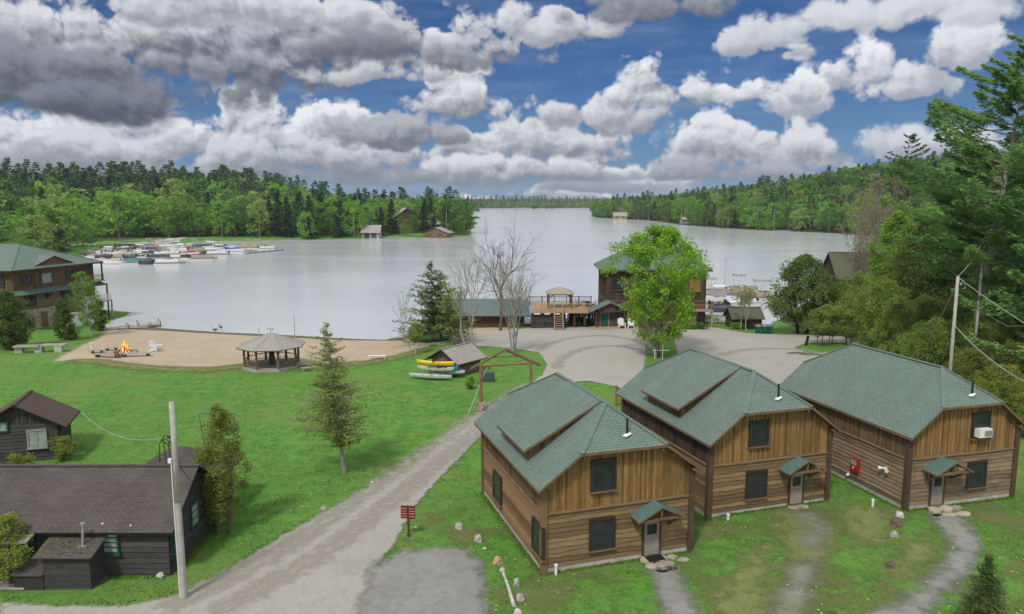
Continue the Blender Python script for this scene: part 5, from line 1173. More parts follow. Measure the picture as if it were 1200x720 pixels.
def poleD(px, pbot, ptop, D, r, label):
    """pole whose foot is hidden: distance D, base on the terrain, top from its height in metres"""
    d = pxdir(px, pbot); s = D/d.y; x, y = d.x*s, D; z = h1(x, y); dt = pxdir(px, ptop); zt = HC+dt.z*(D/dt.y)
    t = thing('utility_pole', (x, y, z), 0, label, 'utility pole'); m = MB(); m.tube((0, 0, -.3), (0, 0, zt-z), r, r*.75, 10); m.build('shaft', 'pole_wood', t, smooth=True)
    return t, Vector((x, y, zt))
p2, T2 = poleD(1113, 440, 324, 66, .17, 'grey utility pole rising from the cedars behind the right cabin')
m = MB(); hz = T2.z-p2.location.z; m.path([(0, -.1, hz-.5), (.5, -.1, hz-.6), (.7, -.1, hz-1.0), (.4, -.1, hz-1.1)], [.03]*4, 6); m.tube((.25, -.1, hz-.55), (.25, -.1, hz-.8), .07, .07, 8); m.build('cable_loops', 'cable_grey', p2)
p3, T3 = poleD(1143, 400, 281, 72, .15, 'tall grey utility pole leaning against the big white pine trunk')
p4, T4 = poleD(1016, 395, 333, 98, .12, 'thin pale pole standing in the cedars near the lot')
def cable(name, a, b, sag, label, mat='cable_grey', r=.022, n=14):
    a, b = Vector(a), Vector(b); m = MB(); pts = []
    for i in range(n+1):
        s = i/n; p = a.lerp(b, s); p.z -= sag*4*s*(1-s); pts.append(tuple(p-a))
    m.path(pts, [r]*(n+1), 5); return tag(m.build(name, mat, None, a), label, 'cable')
bR = wx = None
cable('power_cable', (X1-.2, Y1, 8.3), (-32.5, 55.5, 3.6), .9, 'thin grey cable from the roadside pole to the small black hut', 'cable_grey', .02)
cable('power_cable', (X1-.2, Y1, 8.1), (-17.9, 40.5, 3.9), .3, 'short dark cable from the roadside pole to the black cabin gable', 'cable_dark', .015)
def ptD(px, py, D): d = pxdir(px, py); s = D/d.y; return (d.x*s, D, HC+d.z*s)
cable('power_cable', tuple(T2-Vector((0, 0, .1))), ptD(1290, 430, 60), .35, 'upper pale cable running right from the pole behind the right cabin', 'cable_grey', .035)
cable('power_cable', tuple(T2-Vector((0, 0, 4.3))), ptD(1215, 455, 50), .5, 'lower pale cable running down right over the cedars', 'cable_grey', .035)
cable('power_cable', tuple(T2), tuple(T3), .35, 'short cable between the pole in the cedars and the pole at the pine', 'cable_grey', .03)
cable('power_cable', tuple(T3-Vector((0, 0, .3))), tuple(T2-Vector((0, 0, 2.2))), .9, 'slack loop of cable hanging between the two right-hand poles', 'cable_dark', .03)
cable('power_cable', tuple(T2-Vector((0, 0, .5))), ptD(1092, 392, 72), .1, 'guy cable slanting down left from the pole in the cedars', 'cable_grey', .03)
cable('power_cable', tuple(T3), ptD(1260, 365, 78), .5, 'pale cable running right from the pole at the white pine', 'cable_grey', .035)

# orange rail fence glimpsed between the first two cabins
x, y = G(722, 476)
t = thing('rail_fence', (x, y, 0), R(-12), 'short orange timber rail fence between the first two cabins', 'fence')
for a in (0, 1.6, 3.2):
    m = MB(); m.box(a-.1, a+.1, -.1, .1, -.2, 2.0, 0); m.build('post', 'post_orange', t)
for zz in (.6, 1.15, 1.7): m = MB(); m.beam((-.1, 0, zz), (3.3, 0, zz), .09, .14); m.build('rail', 'post_orange', t)
m = MB(); m.path([(0, 0, .1), (1.2, -.5, .3), (2.3, -.2, .12), (4.4, -1.7, .15)], [.07, .11, .1, .05], 7); m.path([(1.2, -.5, .3), (1.7, -1.3, .2), (2.6, -1.4, .1)], [.08, .06, .03], 6)
tag(m.build('driftwood', 'bark', None, at_ground(922, 415)), 'long crooked driftwood branch lying on the gravel lot', 'branch')
m = MB(); m.beam((0, 0, -.2), (.3, 0, 1.3), .28, .22); tag(m.build('leaning_post', 'ivy_black', None, at_ground(944, 405)), 'dark leaning post at the edge of the small tree island', 'post')

# ------------------------------------------------------------ trees
def leafquads(C, rs, n, size, nr, flat=1.0, tone_c=None, up=0.0, aspect=.62, shell=.5):
    """n small leaf faces round each clump centre C (k,3) with radii rs (k,) -> verts (k*n*4,3), tone (k*n)"""
    k = len(C); d = nr.normal(size=(k, n, 3)); d /= np.linalg.norm(d, axis=2, keepdims=True)
    rad = nr.uniform(0, 1, (k, n, 1))**shell
    P = C[:, None, :]+d*rad*np.asarray(rs).reshape(-1, 1, 1)*np.array([1, 1, flat])
    P = P.reshape(-1, 3); m = len(P)
    nrm = nr.normal(size=(m, 3)); nrm[:, 2] += up; nrm += d.reshape(-1, 3)*.6; nrm /= np.linalg.norm(nrm, axis=1, keepdims=True)
    a = np.cross(nrm, nr.normal(size=(m, 3))); a /= np.linalg.norm(a, axis=1, keepdims=True)+1e-9; b = np.cross(nrm, a)
    s = size*nr.uniform(.6, 1.35, (m, 1))
    V = np.stack([P-a*s, P-b*s*aspect, P+a*s, P+b*s*aspect], 1).reshape(-1, 3)
    tc = nr.uniform(0, 1, k) if tone_c is None else tone_c
    t = np.repeat(tc, n)*.55+nr.uniform(0, .45, m)
    return V, t
def limb(mb, p, q, r0, r1, nr, n=5, seg=4, sag=.12, bow=None):
    p = np.array(p, float); q = np.array(q, float); L_ = np.linalg.norm(q-p)
    pts = [tuple(p)]; rs = [r0]
    off = nr.normal(0, .06, 3)*L_ if bow is None else np.array(bow)
    for i in range(1, seg+1):
        s = i/seg; v = p+(q-p)*s+off*math.sin(math.pi*s)+np.array([0, 0, -sag*L_*math.sin(math.pi*s)]); pts.append(tuple(v)); rs.append(r0+(r1-r0)*s)
    mb.path(pts, rs, n); return [np.array(v) for v in pts]
def broadleaf(name, loc, label, cat, H, th, rx, mats, nclump=90, cr=1.0, nleaf=90, ls=.16, seed=1, shape='egg', stems=1, group=None, tr=.16, low=.18, lean=(0, 0), flat=.8, single=False):
    nr = np.random.RandomState(seed); t = thing(name, loc, 0, label, cat, group)
    C = []; tries = 0
    while len(C) < nclump and tries < nclump*30:
        tries += 1
        s = nr.uniform(0, 1)
        if shape == 'egg': env = math.sin(math.pi*min(1, (s*.9+.09)))**.75*(1.08-.35*s)
        elif shape == 'cone': env = (1-s)**.75*.95+.08; env *= min(1, .55+s*4)
        elif shape == 'column': env = (math.sin(math.pi*(s*.86+.10)))**.55
        elif shape == 'tall': env = (math.sin(math.pi*min(1, (s*.80+.10))))**.9*(.92+.22*math.sin(s*9+1.0))
        elif shape == 'vase': env = .25+.75*s**.7 if s < .8 else 1-(s-.8)*2.2
        else: env = math.sqrt(max(0, 1-(2*s-1)**2))
        a = nr.uniform(0, 2*math.pi); rr = env*rx*nr.uniform(.1, 1)**.5*(1+.22*math.sin(3*a+seed)+.12*math.sin(5*a+s*7))
        z = low*H+(H-low*H)*s*.97
        C.append((rr*math.cos(a)+lean[0]*z/H, rr*math.sin(a)+lean[1]*z/H, z))
    C = np.array(C); rs = cr*nr.uniform(.6, 1.35, len(C)); rs *= np.where(C[:, 2] > H*.9, .7, 1)
    mb = MB(); bases = [(0, 0)] if stems == 1 else [(tr*2.2*math.cos(i*2*math.pi/stems), tr*2.2*math.sin(i*2*math.pi/stems)) for i in range(stems)]
    axes = []
    for i, (bx_, by_) in enumerate(bases):
        tip = (lean[0]+bx_*(4 if stems > 1 else 0), lean[1]+by_*(4 if stems > 1 else 0), H*.93)
        axes.append(limb(mb, (bx_, by_, -.3), tip, tr, .02, nr, 8, 10, sag=0, bow=nr.normal(0, .015*H, 3)*np.array([1, 1, 0])))
    order = np.argsort(C[:, 2])
    for j in order[::max(1, len(order)//70)]:
        c = C[j]; ax = axes[j % len(axes)]; zz = max(th*.8, c[2]-np.hypot(c[0], c[1])*1.0)
        k = min(range(len(ax)), key=lambda i: abs(ax[i][2]-zz)); f = 1-ax[k][2]/H
        limb(mb, ax[k], c, max(.015, tr*.5*f), .012, nr, 4, 3, .05)
    mb.build('trunk', mats[1], t)
    V, tn = leafquads(C, rs, nleaf, ls, nr, flat=flat, up=.4)
    npmesh('crown', V, 4, mats[0], tn, t)
    return t
def conifer(name, loc, label, cat, H, rx, mats, kind='spruce', seed=1, low=.1, rings=26, per=9, ls=.2, dens=14, tr=.18, group=None, lean=(0, 0), ragged=.25, parent_only=False):
    nr = np.random.RandomState(seed); t = thing(name, loc, 0, label, cat, group)
    mb = MB(); ax = limb(mb, (0, 0, -.3), (lean[0], lean[1], H), tr, .02, nr, 8, 12, sag=0, bow=(0, 0, 0))
    Vs, Ts = [], []
    for i in range(rings):
        s = i/(rings-1); z = H*(low+(1-low)*s)*.985
        if kind == 'pine': env = (math.sin(math.pi*min(1, .16+.80*s)))**.8*(1-.35*s)+.05
        elif kind == 'thin': env = (1-s)**.85*min(1, .5+2.4*s)+.05
        else: env = (1-s)**.85+.04
        nb = max(3, int(per*(1-.4*s))) if kind != 'pine' else max(3, int(per*nr.uniform(.5, 1)))
        for j in range(nb):
            a = nr.uniform(0, 2*math.pi); ln = rx*env*nr.uniform(1-ragged*2, 1+ragged*.5)
            if ln < .15: ln = .15
            zz = z+nr.uniform(-.4, .4)*H/rings*(.45 if kind == 'pine' else 1)
            up = {'spruce': -.28+.5*s, 'pine': .10+.35*s, 'hemlock': -.1+.35*s, 'thin': -.05+.3*s}[kind]
            o = np.array([lean[0]*zz/H, lean[1]*zz/H, zz]); d = np.array([math.cos(a), math.sin(a), up])
            tip = o+d*ln+np.array([0, 0, .12*ln if kind != 'pine' else .06*ln])
            if ln > .5: limb(mb, o, tip, max(.012, (.022 if kind != 'pine' else .011)*ln+.01), .008, nr, 3, 2, .06)
            m_ = max(3, int(dens*ln)); u = nr.uniform(.12 if kind != 'pine' else .38, 1.05, m_)
            side = np.array([-math.sin(a), math.cos(a), 0])
            wd = (.30 if kind != 'pine' else .26)*ln*(1.05-u)+.10*ln*.3+.08
            off = nr.uniform(-1, 1, m_)*wd
            P = o+d*ln*u[:, None]+side*off[:, None]; P[:, 2] += nr.normal(0, .05+.02*ln, m_)-abs(off)*.25+.12*ln*u**2*(.6)
            dirv = d*1.0+side*np.sign(off)[:, None]*.8+nr.normal(0, .35, (m_, 3)); dirv /= np.linalg.norm(dirv, axis=1, keepdims=True)
            nn = np.array([0, -.35 if kind == 'pine' else 0, 1.0])+nr.normal(0, .7 if kind == 'pine' else .5, (m_, 3)); b = np.cross(nn, dirv); b /= np.linalg.norm(b, axis=1, keepdims=True)+1e-9
            sz = ls*nr.uniform(.6, 1.4, (m_, 1)); V = np.stack([P-dirv*sz, P-b*sz*.42, P+dirv*sz, P+b*sz*.42], 1).reshape(-1, 3)
            Vs.append(V); Ts.append(np.full(m_, nr.uniform(0, .6))+nr.uniform(0, .4, m_))
    mb.build('trunk', mats[1], t); npmesh('crown', np.concatenate(Vs), 4, mats[0], np.concatenate(Ts), t)
    return t
def baretree(name, loc, label, H, spread, seed=1, tr=.2, fork=.38, levels=4, bark='bark_grey', leafm=None, stems=1, nleaf=3, ls=.07, kids=(5, 4, 4, 3), group=None, lean=(0, 0)):
    nr = np.random.RandomState(seed); t = thing(name, loc, 0, label, 'tree', group); mb = MB(); tips = []
    def grow(p, d, ln, r, lv):
        q = p+d*ln; seg = 3 if lv < 2 else 2
        pts = limb(mb, p, q, r, r*.5, nr, 6 if lv < 2 else 3, seg, -.03)
        if lv >= levels: tips.append(q); return
        for k in range(kids[min(lv, len(kids)-1)]):
            s = nr.uniform(.35, 1.0) if k else 1.0
            b = pts[min(seg, int(s*seg+.5))]; a = nr.uniform(0, 2*math.pi)
            x = np.cross(d, [.3, .5, .8]); x /= np.linalg.norm(x); y = np.cross(d, x)
            th_ = nr.uniform(.25, .8)*spread if k else nr.uniform(.05, .3)
            e = d*math.cos(th_)+(x*math.cos(a)+y*math.sin(a))*math.sin(th_); e[2] += .12; e /= np.linalg.norm(e)
            grow(b, e, ln*nr.uniform(.5, .8), r*.50*(1-.2*s)+.009, lv+1)
    for i in range(stems):
        a = 2*math.pi*i/stems+seed; o = np.array([0, 0, -.2])+(np.array([math.cos(a), math.sin(a), 0])*tr*1.3 if stems > 1 else 0)
        d = np.array([lean[0]+(.14*math.cos(a) if stems > 1 else 0), lean[1]+(.14*math.sin(a) if stems > 1 else 0), 1.0]); d /= np.linalg.norm(d)
        f = H*fork; pts = limb(mb, o, o+d*f, tr, tr*.75, nr, 8, 3, 0)
        for k in range(kids[0]):
            a2 = 2*math.pi*k/kids[0]+nr.uniform(-.4, .4); tl = nr.uniform(.15, .5)*spread
            e = np.array([math.sin(tl)*math.cos(a2), math.sin(tl)*math.sin(a2), math.cos(tl)]); grow(pts[-1] if k < 3 else pts[-2], e, (H-f)*nr.uniform(.38, .52), tr*.5, 1)
    mb.build('trunk', bark, t)
    if leafm:
        V, tn = leafquads(np.array(tips), np.full(len(tips), .28), nleaf, ls, nr); npmesh('crown', V, 4, leafm, tn, t)
    return t
def hD(px, pbase, ptop):
    """ground point and height of a tree from its foot and top"""
    x, y = G(px, pbase); z = h1(x, y); d = pxdir(px, ptop); return (x, y, z), HC+d.z*(y/d.y)-z
def PD(px, D):
    d = pxdir(px, 300); s = D/d.y; x = d.x*s; return (x, D, h1(x, D))
def ztop(px, ptop, D): d = pxdir(px, ptop); return HC+d.z*D/d.y
def pw(D, npx): return npx/FPX*D

loc, H = hD(771, 418, 264)
broadleaf('maple_tree', loc, 'big bright green maple tree on the grass strip in front of the boathouse', 'tree', H, 2.8, 6.0, ('maple_leaf', 'bark'), 220, 1.15, 105, .155, seed=5, shape='tall', tr=.26, low=.17, lean=(.3, 0))
loc2 = (loc[0]-.5, loc[1]-1.2, loc[2]); baretree('shrub_tree', loc2, 'leafless brownish shrubby tree at the foot of the bright green maple', H*.42, 1.2, seed=8, tr=.07, fork=.2, levels=3, leafm='bud_leaf', stems=4, nleaf=3, ls=.09)
m = MB(); m.tube((-.9, 0, 1.1), (1.1, 0, 1.1), .05, .05, 6); m.tube((-.6, 0, -.2), (-.6, 0, 1.3), .05, .05, 6); m.tube((.35, 0, -.2), (.35, 0, 1.9), .05, .05, 6)
tag(m.build('rail', 'white_paint', None, at_ground(773, 421)), 'thin pale rail on two stakes under the bright green maple', 'rail')
# lawn trees
loc, H = hD(404, 555, 378)
conifer('cedar_tree', loc, 'thin leaning tree with sparse rusty green foliage alone on the lawn', 'tree', H, 3.7, ('rust_leaf', 'bark_grey'), 'thin', seed=3, low=.20, rings=40, per=9, ls=.10, dens=34, tr=.17, lean=(-1.05, .3), ragged=.5)
loc, H = hD(262, 625, 474)
broadleaf('cedar_tree', loc, 'bushy yellow-green cedar at the gable end of the black log cabin', 'tree', H, 1.0, 1.5, ('olive_leaf', 'bark'), 150, .42, 130, .055, seed=12, shape='egg', tr=.12, low=.13, flat=1.3, stems=2)
loc, H = hD(75, 540, 512); broadleaf('bush', loc, 'small olive bush at the corner of the black hut', 'bush', max(H, 1.7), .3, .85, ('olive_leaf', 'twig'), 40, .3, 120, .05, seed=4, shape='round', tr=.05, low=.1, stems=3)
broadleaf('cedar_tree', (-29.6, 43.6, 0), 'yellow-green cedar cut by the left edge of the photo beside the black hut', 'tree', 4.4, .5, 1.25, ('olive_leaf', 'bark'), 80, .5, 130, .055, seed=22, shape='column', tr=.1, low=.1)
broadleaf('cedar_tree', (-25.6, 36.2, 0), 'olive cedar tip poking in at the left edge before the black log cabin', 'tree', 3.9, .5, .95, ('olive_leaf', 'bark'), 60, .45, 130, .055, seed=23, shape='column', tr=.1, low=.1)
# by the lodge
loc, H = hD(12, 409, 341); broadleaf('cedar_tree', loc, 'broad dense dark cedar in front of the lodge corner', 'tree', H, .8, 2.5, ('cedar_dark', 'bark'), 170, .85, 110, .12, seed=31, shape='egg', tr=.16, low=.05, stems=3)
loc, H = hD(76, 399, 351); broadleaf('cedar_tree', loc, 'small dark cedar on the lawn between the broad cedar and the birch', 'tree', H, .6, 1.8, ('cedar_dark', 'bark'), 90, .6, 100, .11, seed=32, shape='cone', tr=.1, low=.06)
loc, H = hD(107, 394, 317); broadleaf('birch_tree', loc, 'lime green birch with a white trunk beside the lodge', 'tree', H, 1.5, 1.9, ('lime_leaf', 'bark_birch'), 80, .65, 70, .11, seed=33, shape='column', tr=.11, low=.1, lean=(-.9, 0))
loc, H = hD(117, 388, 352); broadleaf('cedar_tree', loc, 'slim dark cedar just right of the white birch trunk', 'tree', H, .6, 1.0, ('cedar_dark', 'bark'), 60, .5, 90, .1, seed=34, shape='column', tr=.08, low=.06)
# spruce clump and bare trees in the middle
loc, H = hD(507, 401, 306); conifer('pine_tree', loc, 'left and tallest conifer in the round stone-ringed bed', 'tree', H, 5.8, ('hemlock_leaf', 'bark'), 'hemlock', seed=41, low=.12, rings=28, per=8, ls=.19, dens=16, tr=.16, ragged=.35)
loc, H = hD(517, 400, 318); conifer('pine_tree', loc, 'right conifer in the round stone-ringed bed', 'tree', H, 5.2, ('hemlock_leaf', 'bark'), 'hemlock', seed=42, low=.15, rings=26, per=8, ls=.17, dens=14, tr=.16, ragged=.35)
loc, H = hD(541, 404, 320); conifer('cedar_tree', loc, 'olive green thin conifer leaning right between the stone-ringed bed and the log shed', 'tree', H, 3.2, ('olive_leaf', 'bark'), 'hemlock', seed=43, low=.25, rings=26, per=6, ls=.15, dens=11, tr=.13, lean=(-2.5, 0), ragged=.4)
loc, H = hD(487, 415, 378); broadleaf('cedar_tree', loc, 'small lime green leafy tree on the sand edge left of the stone-ringed bed', 'tree', H, .9, .9, ('olive_leaf', 'bark_birch'), 32, .5, 60, .1, seed=44, shape='round', tr=.06, low=.4)
loc, H = hD(483, 414, 338); baretree('birch_tree', loc, 'slim pale birch leaning left over the beach', H, .8, seed=51, tr=.07, fork=.35, levels=3, bark='bark_grey', leafm='lime_leaf', nleaf=4, ls=.08, lean=(-.38, 0), kids=(4, 4, 4))
loc = PD(586, 117.6); H = ztop(586, 270, 117.6)-loc[2]; baretree('bare_tree', loc, 'tall leafless tree with a wide fan of branches in front of the long low boathouse', H, 1.35, seed=52, tr=.26, fork=.42, levels=5, kids=(6, 4, 3, 3, 2), bark='bark')
loc, H = hD(602, 414, 314); baretree('bare_tree', loc, 'multi-stemmed budding tree behind the timber gate', H, .75, seed=53, tr=.13, fork=.3, levels=4, leafm='bud_leaf', stems=3, nleaf=2, ls=.08, kids=(4, 4, 3, 3))
loc, H = hD(560, 412, 300); baretree('bare_tree', loc, 'slender leafless tree behind the log shed roof', H, .75, seed=54, tr=.14, fork=.4, levels=4, kids=(5, 4, 4, 3), leafm='bud_leaf', nleaf=1, ls=.06, lean=(-.1, 0))
loc, H = hD(550, 407, 330); baretree('bare_tree', loc, 'thin budding tree leaning left just behind the log shed', H, .7, seed=55, tr=.13, fork=.45, levels=4, kids=(4, 4, 3, 3), leafm='olive_leaf', nleaf=4, ls=.08, lean=(-.3, 0))
loc, H = hD(533, 405, 345); baretree('bare_tree', loc, 'short dark crooked tree left of the log shed roof', H, .8, seed=56, tr=.12, fork=.45, levels=3, bark='bark', kids=(4, 4, 3), leafm='olive_leaf', nleaf=7, ls=.1, lean=(-.35, 0))
loc, H = hD(552, 456, 442); broadleaf('bush', loc, 'small yellow-green bush at the foot of the timber gate', 'bush', 1.3, .2, .75, ('lime_leaf', 'twig'), 26, .25, 60, .06, seed=57, shape='round', tr=.03, low=.1, stems=3)
loc, H = hD(690, 380, 362); broadleaf('bush', loc, 'leafy green bush left of the entrance porch', 'bush', 2.4, .4, 1.5, ('far_green', 'twig'), 50, .5, 50, .11, seed=58, shape='round', tr=.05, low=.05, stems=3)
loc, H = hD(672, 380, 362); broadleaf('bush', loc, 'dark green bush under the deck right of the stairs', 'bush', 2.2, .4, 1.1, ('cedar_dark', 'twig'), 40, .5, 50, .11, seed=59, shape='round', tr=.05, low=.05, stems=3)
for px, lab, mm in ((808, 'low green plants along the foot of the boathouse front', 'far_green'), (820, 'low green plants at the right corner of the boathouse front', 'far_green'), (862, 'small lime green bush in front of the dock shed', 'lime_leaf')):
    loc, H = hD(px, 386, 380); broadleaf('bush', loc, lab, 'bush', .9, .1, 1.1, (mm, 'twig'), 26, .4, 50, .1, seed=px, shape='round', tr=.03, low=.05, stems=3)
# right of the lot
loc, H = hD(940, 391, 299); broadleaf('cedar_tree', loc, 'broad dark cedar with a dark double trunk on the grass by the shore', 'tree', H, 2.2, 5.6, ('cedar_dark', 'ivy_black'), 230, 1.15, 110, .14, seed=61, shape='egg', tr=.28, low=.17, stems=2)
loc, H = hD(868, 388, 336); baretree('young_tree', loc, 'sparse young tree in front of the dock shed, the left one', H, .7, seed=62, tr=.08, fork=.35, levels=3, leafm='olive_leaf', nleaf=9, ls=.1, kids=(5, 4, 4))
loc, H = hD(876, 389, 331); baretree('young_tree', loc, 'sparse young tree in front of the dock shed, the right and taller one', H, .7, seed=63, tr=.09, fork=.35, levels=3, leafm='olive_leaf', nleaf=8, ls=.1, kids=(5, 4, 4))
for k, (px, pb, pt, w) in enumerate(((957, 406, 362, 1.9), (963, 405, 358, 2.0), (971, 406, 352, 2.2), (975, 404, 364, 1.7))):
    loc, H = hD(px, pb, pt); broadleaf('young_cedar', loc, ('leftmost', 'second from left', 'tallest', 'rightmost')[k]+' small olive tree on the oval grass island in the lot', 'tree', H, 1.6, w, ('cedar_leaf', 'bark'), 34, .6, 50, .1, seed=70+k, shape='egg', tr=.08, low=.32, group='small trees on the oval island')
loc, H = hD(994, 405, 345); broadleaf('young_cedar', loc, 'pair-stemmed olive tree between the oval island and the cedar hedge', 'tree', H, 1.5, 2.6, ('cedar_leaf', 'bark'), 60, .7, 60, .11, seed=75, shape='egg', tr=.1, low=.2, stems=2)

# cedar mass to the right: every cedar its own thing
cedar_protos = []
def place_tree(protos, x, y, H, label, group, seed, base_h=8.0, wide=1.0):
    """first use moves the prototype, later ones copy it"""
    rr = random.Random(seed); k = rr.randrange(len(protos)); p = protos[k]; s = H/base_h
    if not p.get('used'):
        r = p; r['used'] = 1; r.location = (x, y, h1(x, y)); r.rotation_euler[2] = rr.uniform(0, 6.28); r.scale = (s*wide, s*wide, s); r['label'] = label; r['group'] = group
        return r
    return dup(p, (x, y, h1(x, y)), rr.uniform(0, 6.28), label, (s*wide, s*wide, s), group)
for k in range(4):
    cedar_protos.append(broadleaf('cedar_tree', (0, 0, 0), 'x', 'tree', 8.0, .6, 2.3+.25*k, ('cedar_leaf' if k != 2 else 'olive_leaf', 'bark'), 260, .62, 120, .075, seed=80+k, shape='egg' if k % 2 else 'column', tr=.13, low=.05, flat=1.1, stems=2))
hedge = []
rg = random.Random(5)
for row, (D, xa, xb, tops) in enumerate(((58, 1215, 1300, 470), (63, 1165, 1290, 415), (68, 1118, 1290, 405), (74, 1085, 1280, 385), (80, 1062, 1260, 372), (87, 1045, 1250, 352), (95, 1030, 1240, 338), (103, 1025, 1230, 322), (112, 1018, 1200, 318))):
    n = max(2, int((xb-xa)/FPX*D/3.3))
    for i in range(n):
        px = xa+(xb-xa)*(i+.5)/n+rg.uniform(-6, 6); x, y, z = PD(px, D+rg.uniform(-1.5, 1.5)); zt = ztop(px, tops+rg.uniform(-14, 14), D)
        H = min(max(4.5, zt-z), 12); hedge.append((x, y, H))
for k, (x, y, H) in enumerate(hedge):
    place_tree(cedar_protos, x, y, H, 'yellow-green cedar in the dense cedar stand at the right', 'cedars in the stand at the right', 900+k, wide=rg.uniform(.95, 1.25))
# taller trees behind the cedars
x, y, z = PD(1050, 112); broadleaf('maple_tree', (x, y, z), 'bright lime green tree rising behind the cedars beside the half-hidden house', 'tree', ztop(1052, 246, 112)-z, 3, 4.6, ('lime_leaf', 'bark'), 200, 1.0, 90, .15, seed=91, shape='egg', tr=.2, low=.15)
for k, (px, D, pt, w, mt, lab) in enumerate(((1085, 100, 252, 4.5, 'cedar_dark', 'tall dark olive cedar left of the big white pine trunk'), (1112, 96, 262, 4.2, 'cedar_dark', 'dark olive cedar directly left of the big white pine trunk'), (1066, 106, 262, 4.0, 'cedar_leaf', 'rounded olive cedar between the lime green tree and the dark cedars'), (1195, 92, 300, 4.4, 'far_green', 'green leafy tree at the right edge behind the big white pine'))):
    x, y, z = PD(px, D); broadleaf('cedar_tree', (x, y, z), lab, 'tree', ztop(px, pt, D)-z, 2, w, (mt, 'bark'), 220, 1.05, 100, .13, seed=95+k, shape='egg', tr=.2, low=.08)
for k, (px, D, pt, sp, lab) in enumerate(((1022, 150, 206, .8, 'tall leafless grey tree on the slope behind the half-hidden house'), (1040, 140, 212, .7, 'second tall leafless tree on the slope, right of the tallest grey one'), (1008, 135, 258, .8, 'small leafless tree over the roof of the half-hidden house'))):
    x, y, z = PD(px, D); baretree('bare_tree', (x, y, z), lab, ztop(px, pt, D)-z, sp, seed=110+k, tr=.22, fork=.3, levels=4, bark='twig', kids=(6, 5, 4, 3), leafm='bud_leaf', nleaf=6, ls=.13)
x, y, z = PD(1143, 74)
conifer('white_pine', (x, y, z), 'huge white pine with layered branches towering at the right', 'tree', ztop(1180, 44, 74)-z, 9.2, ('pine_leaf', 'bark_grey'), 'pine', seed=121, low=.29, rings=29, per=10, ls=.23, dens=52, tr=.52, lean=(3.6, 0), ragged=.42)
x, y, z = PD(1188, 82)
conifer('white_pine', (x, y, z), 'second white pine at the right edge, behind the huge one', 'tree', 27, 7.5, ('pine_leaf', 'bark_grey'), 'pine', seed=122, low=.22, rings=30, per=8, ls=.27, dens=32, tr=.42, lean=(1.5, 0), ragged=.4)
x, y, z = PD(1240, 66)
conifer('white_pine', (x, y, z), 'white pine reaching in low from beyond the right edge', 'tree', 21, 7.5, ('pine_leaf', 'bark_grey'), 'pine', seed=124, low=.2, rings=26, per=8, ls=.25, dens=34, tr=.4, ragged=.4)
x, y, z = PD(1055, 165); conifer('white_pine', (x, y, z), 'far white pine with a flat airy top left of the huge one', 'tree', ztop(1054, 158, 165)-z, 7.5, ('far_pine', 'bark'), 'pine', seed=123, low=.3, rings=20, per=7, ls=.4, dens=9, tr=.3, ragged=.4)
# foreground spruce
x, y = G(1152, 735); z = h1(x, y)
conifer('spruce_tree', (x, y, z), 'young dark green spruce standing beside the curved path at the lower right', 'tree', ztop(1152, 651, y)-z, 1.45, ('hemlock_leaf', 'bark'), 'spruce', seed=131, low=.04, rings=34, per=12, ls=.045, dens=85, tr=.06, ragged=.25)
x, y, z = PD(1014, 138)
hs, frh, rfh = gable_building(x-4.6, y, z, R(-4), 9.2, 9, 5.6-z, 9.7-z, 'x', 'half-hidden house with a mossy green roof behind the shore cedars', 'siding_dark', 'mossy_shingle', .6, .6, name='shore_house', cat='house', z0=-1.5)
window(hs, frh['front'], 1.2, 1.2, 1.4, 1.3); window(hs, frh['front'], 5.2, 1.2, 1.4, 1.3)

for k, (px, D, pt, w) in enumerate(((990, 121, 330, 2.6), (1008, 126, 318, 2.4), (1024, 130, 322, 2.6), (1040, 128, 300, 3.0))):
    x, y, z = PD(px, D); broadleaf('cedar_tree', (x, y, z), ('first', 'second', 'third', 'fourth and tallest')[k]+' olive cedar from the left in the row hiding the mossy-roofed house', 'tree', ztop(px, pt, D)-z, 1, w, ('cedar_leaf', 'bark'), 110, .85, 80, .12, seed=140+k, shape='egg', tr=.12, low=.05)

# ------------------------------------------------------------ geese at the waterline
for k, (px, py, lab) in enumerate(((252, 389, 'dark bird standing at the edge of the beach, the left of two'), (259, 386, 'dark bird in the shallows, the right of two'))):
    x, y = G0(px, py, LAKE_Z+.1); t = thing('goose', (x, y, LAKE_Z+.05), R(200+60*k), lab, 'bird')
    m = MB(); prof = [(-.38, .02, .42), (-.25, .12, .36), (0, .17, .33), (.2, .13, .36), (.30, .07, .46), (.36, .045, .60), (.38, .04, .74), (.42, .055, .82), (.50, .03, .81), (.58, .012, .79)]
    n = 8; vs = []
    for (x_, r_, z_) in prof:
        for i in range(n): w = 2*math.pi*i/n; vs.append((x_, r_*math.cos(w), z_+r_*math.sin(w)))
    m.hull(vs, [(i*n+j, i*n+(j+1) % n, (i+1)*n+(j+1) % n, (i+1)*n+j) for i in range(len(prof)-1) for j in range(n)]+[tuple(range(n))[::-1], tuple((len(prof)-1)*n+j for j in range(n))])
    for s_ in (-.07, .07): m.tube((0, s_, 0), (0, s_, .3), .015, .02, 5)
    m.build('body', 'feather', t, smooth=True); t.scale = (1.15,)*3

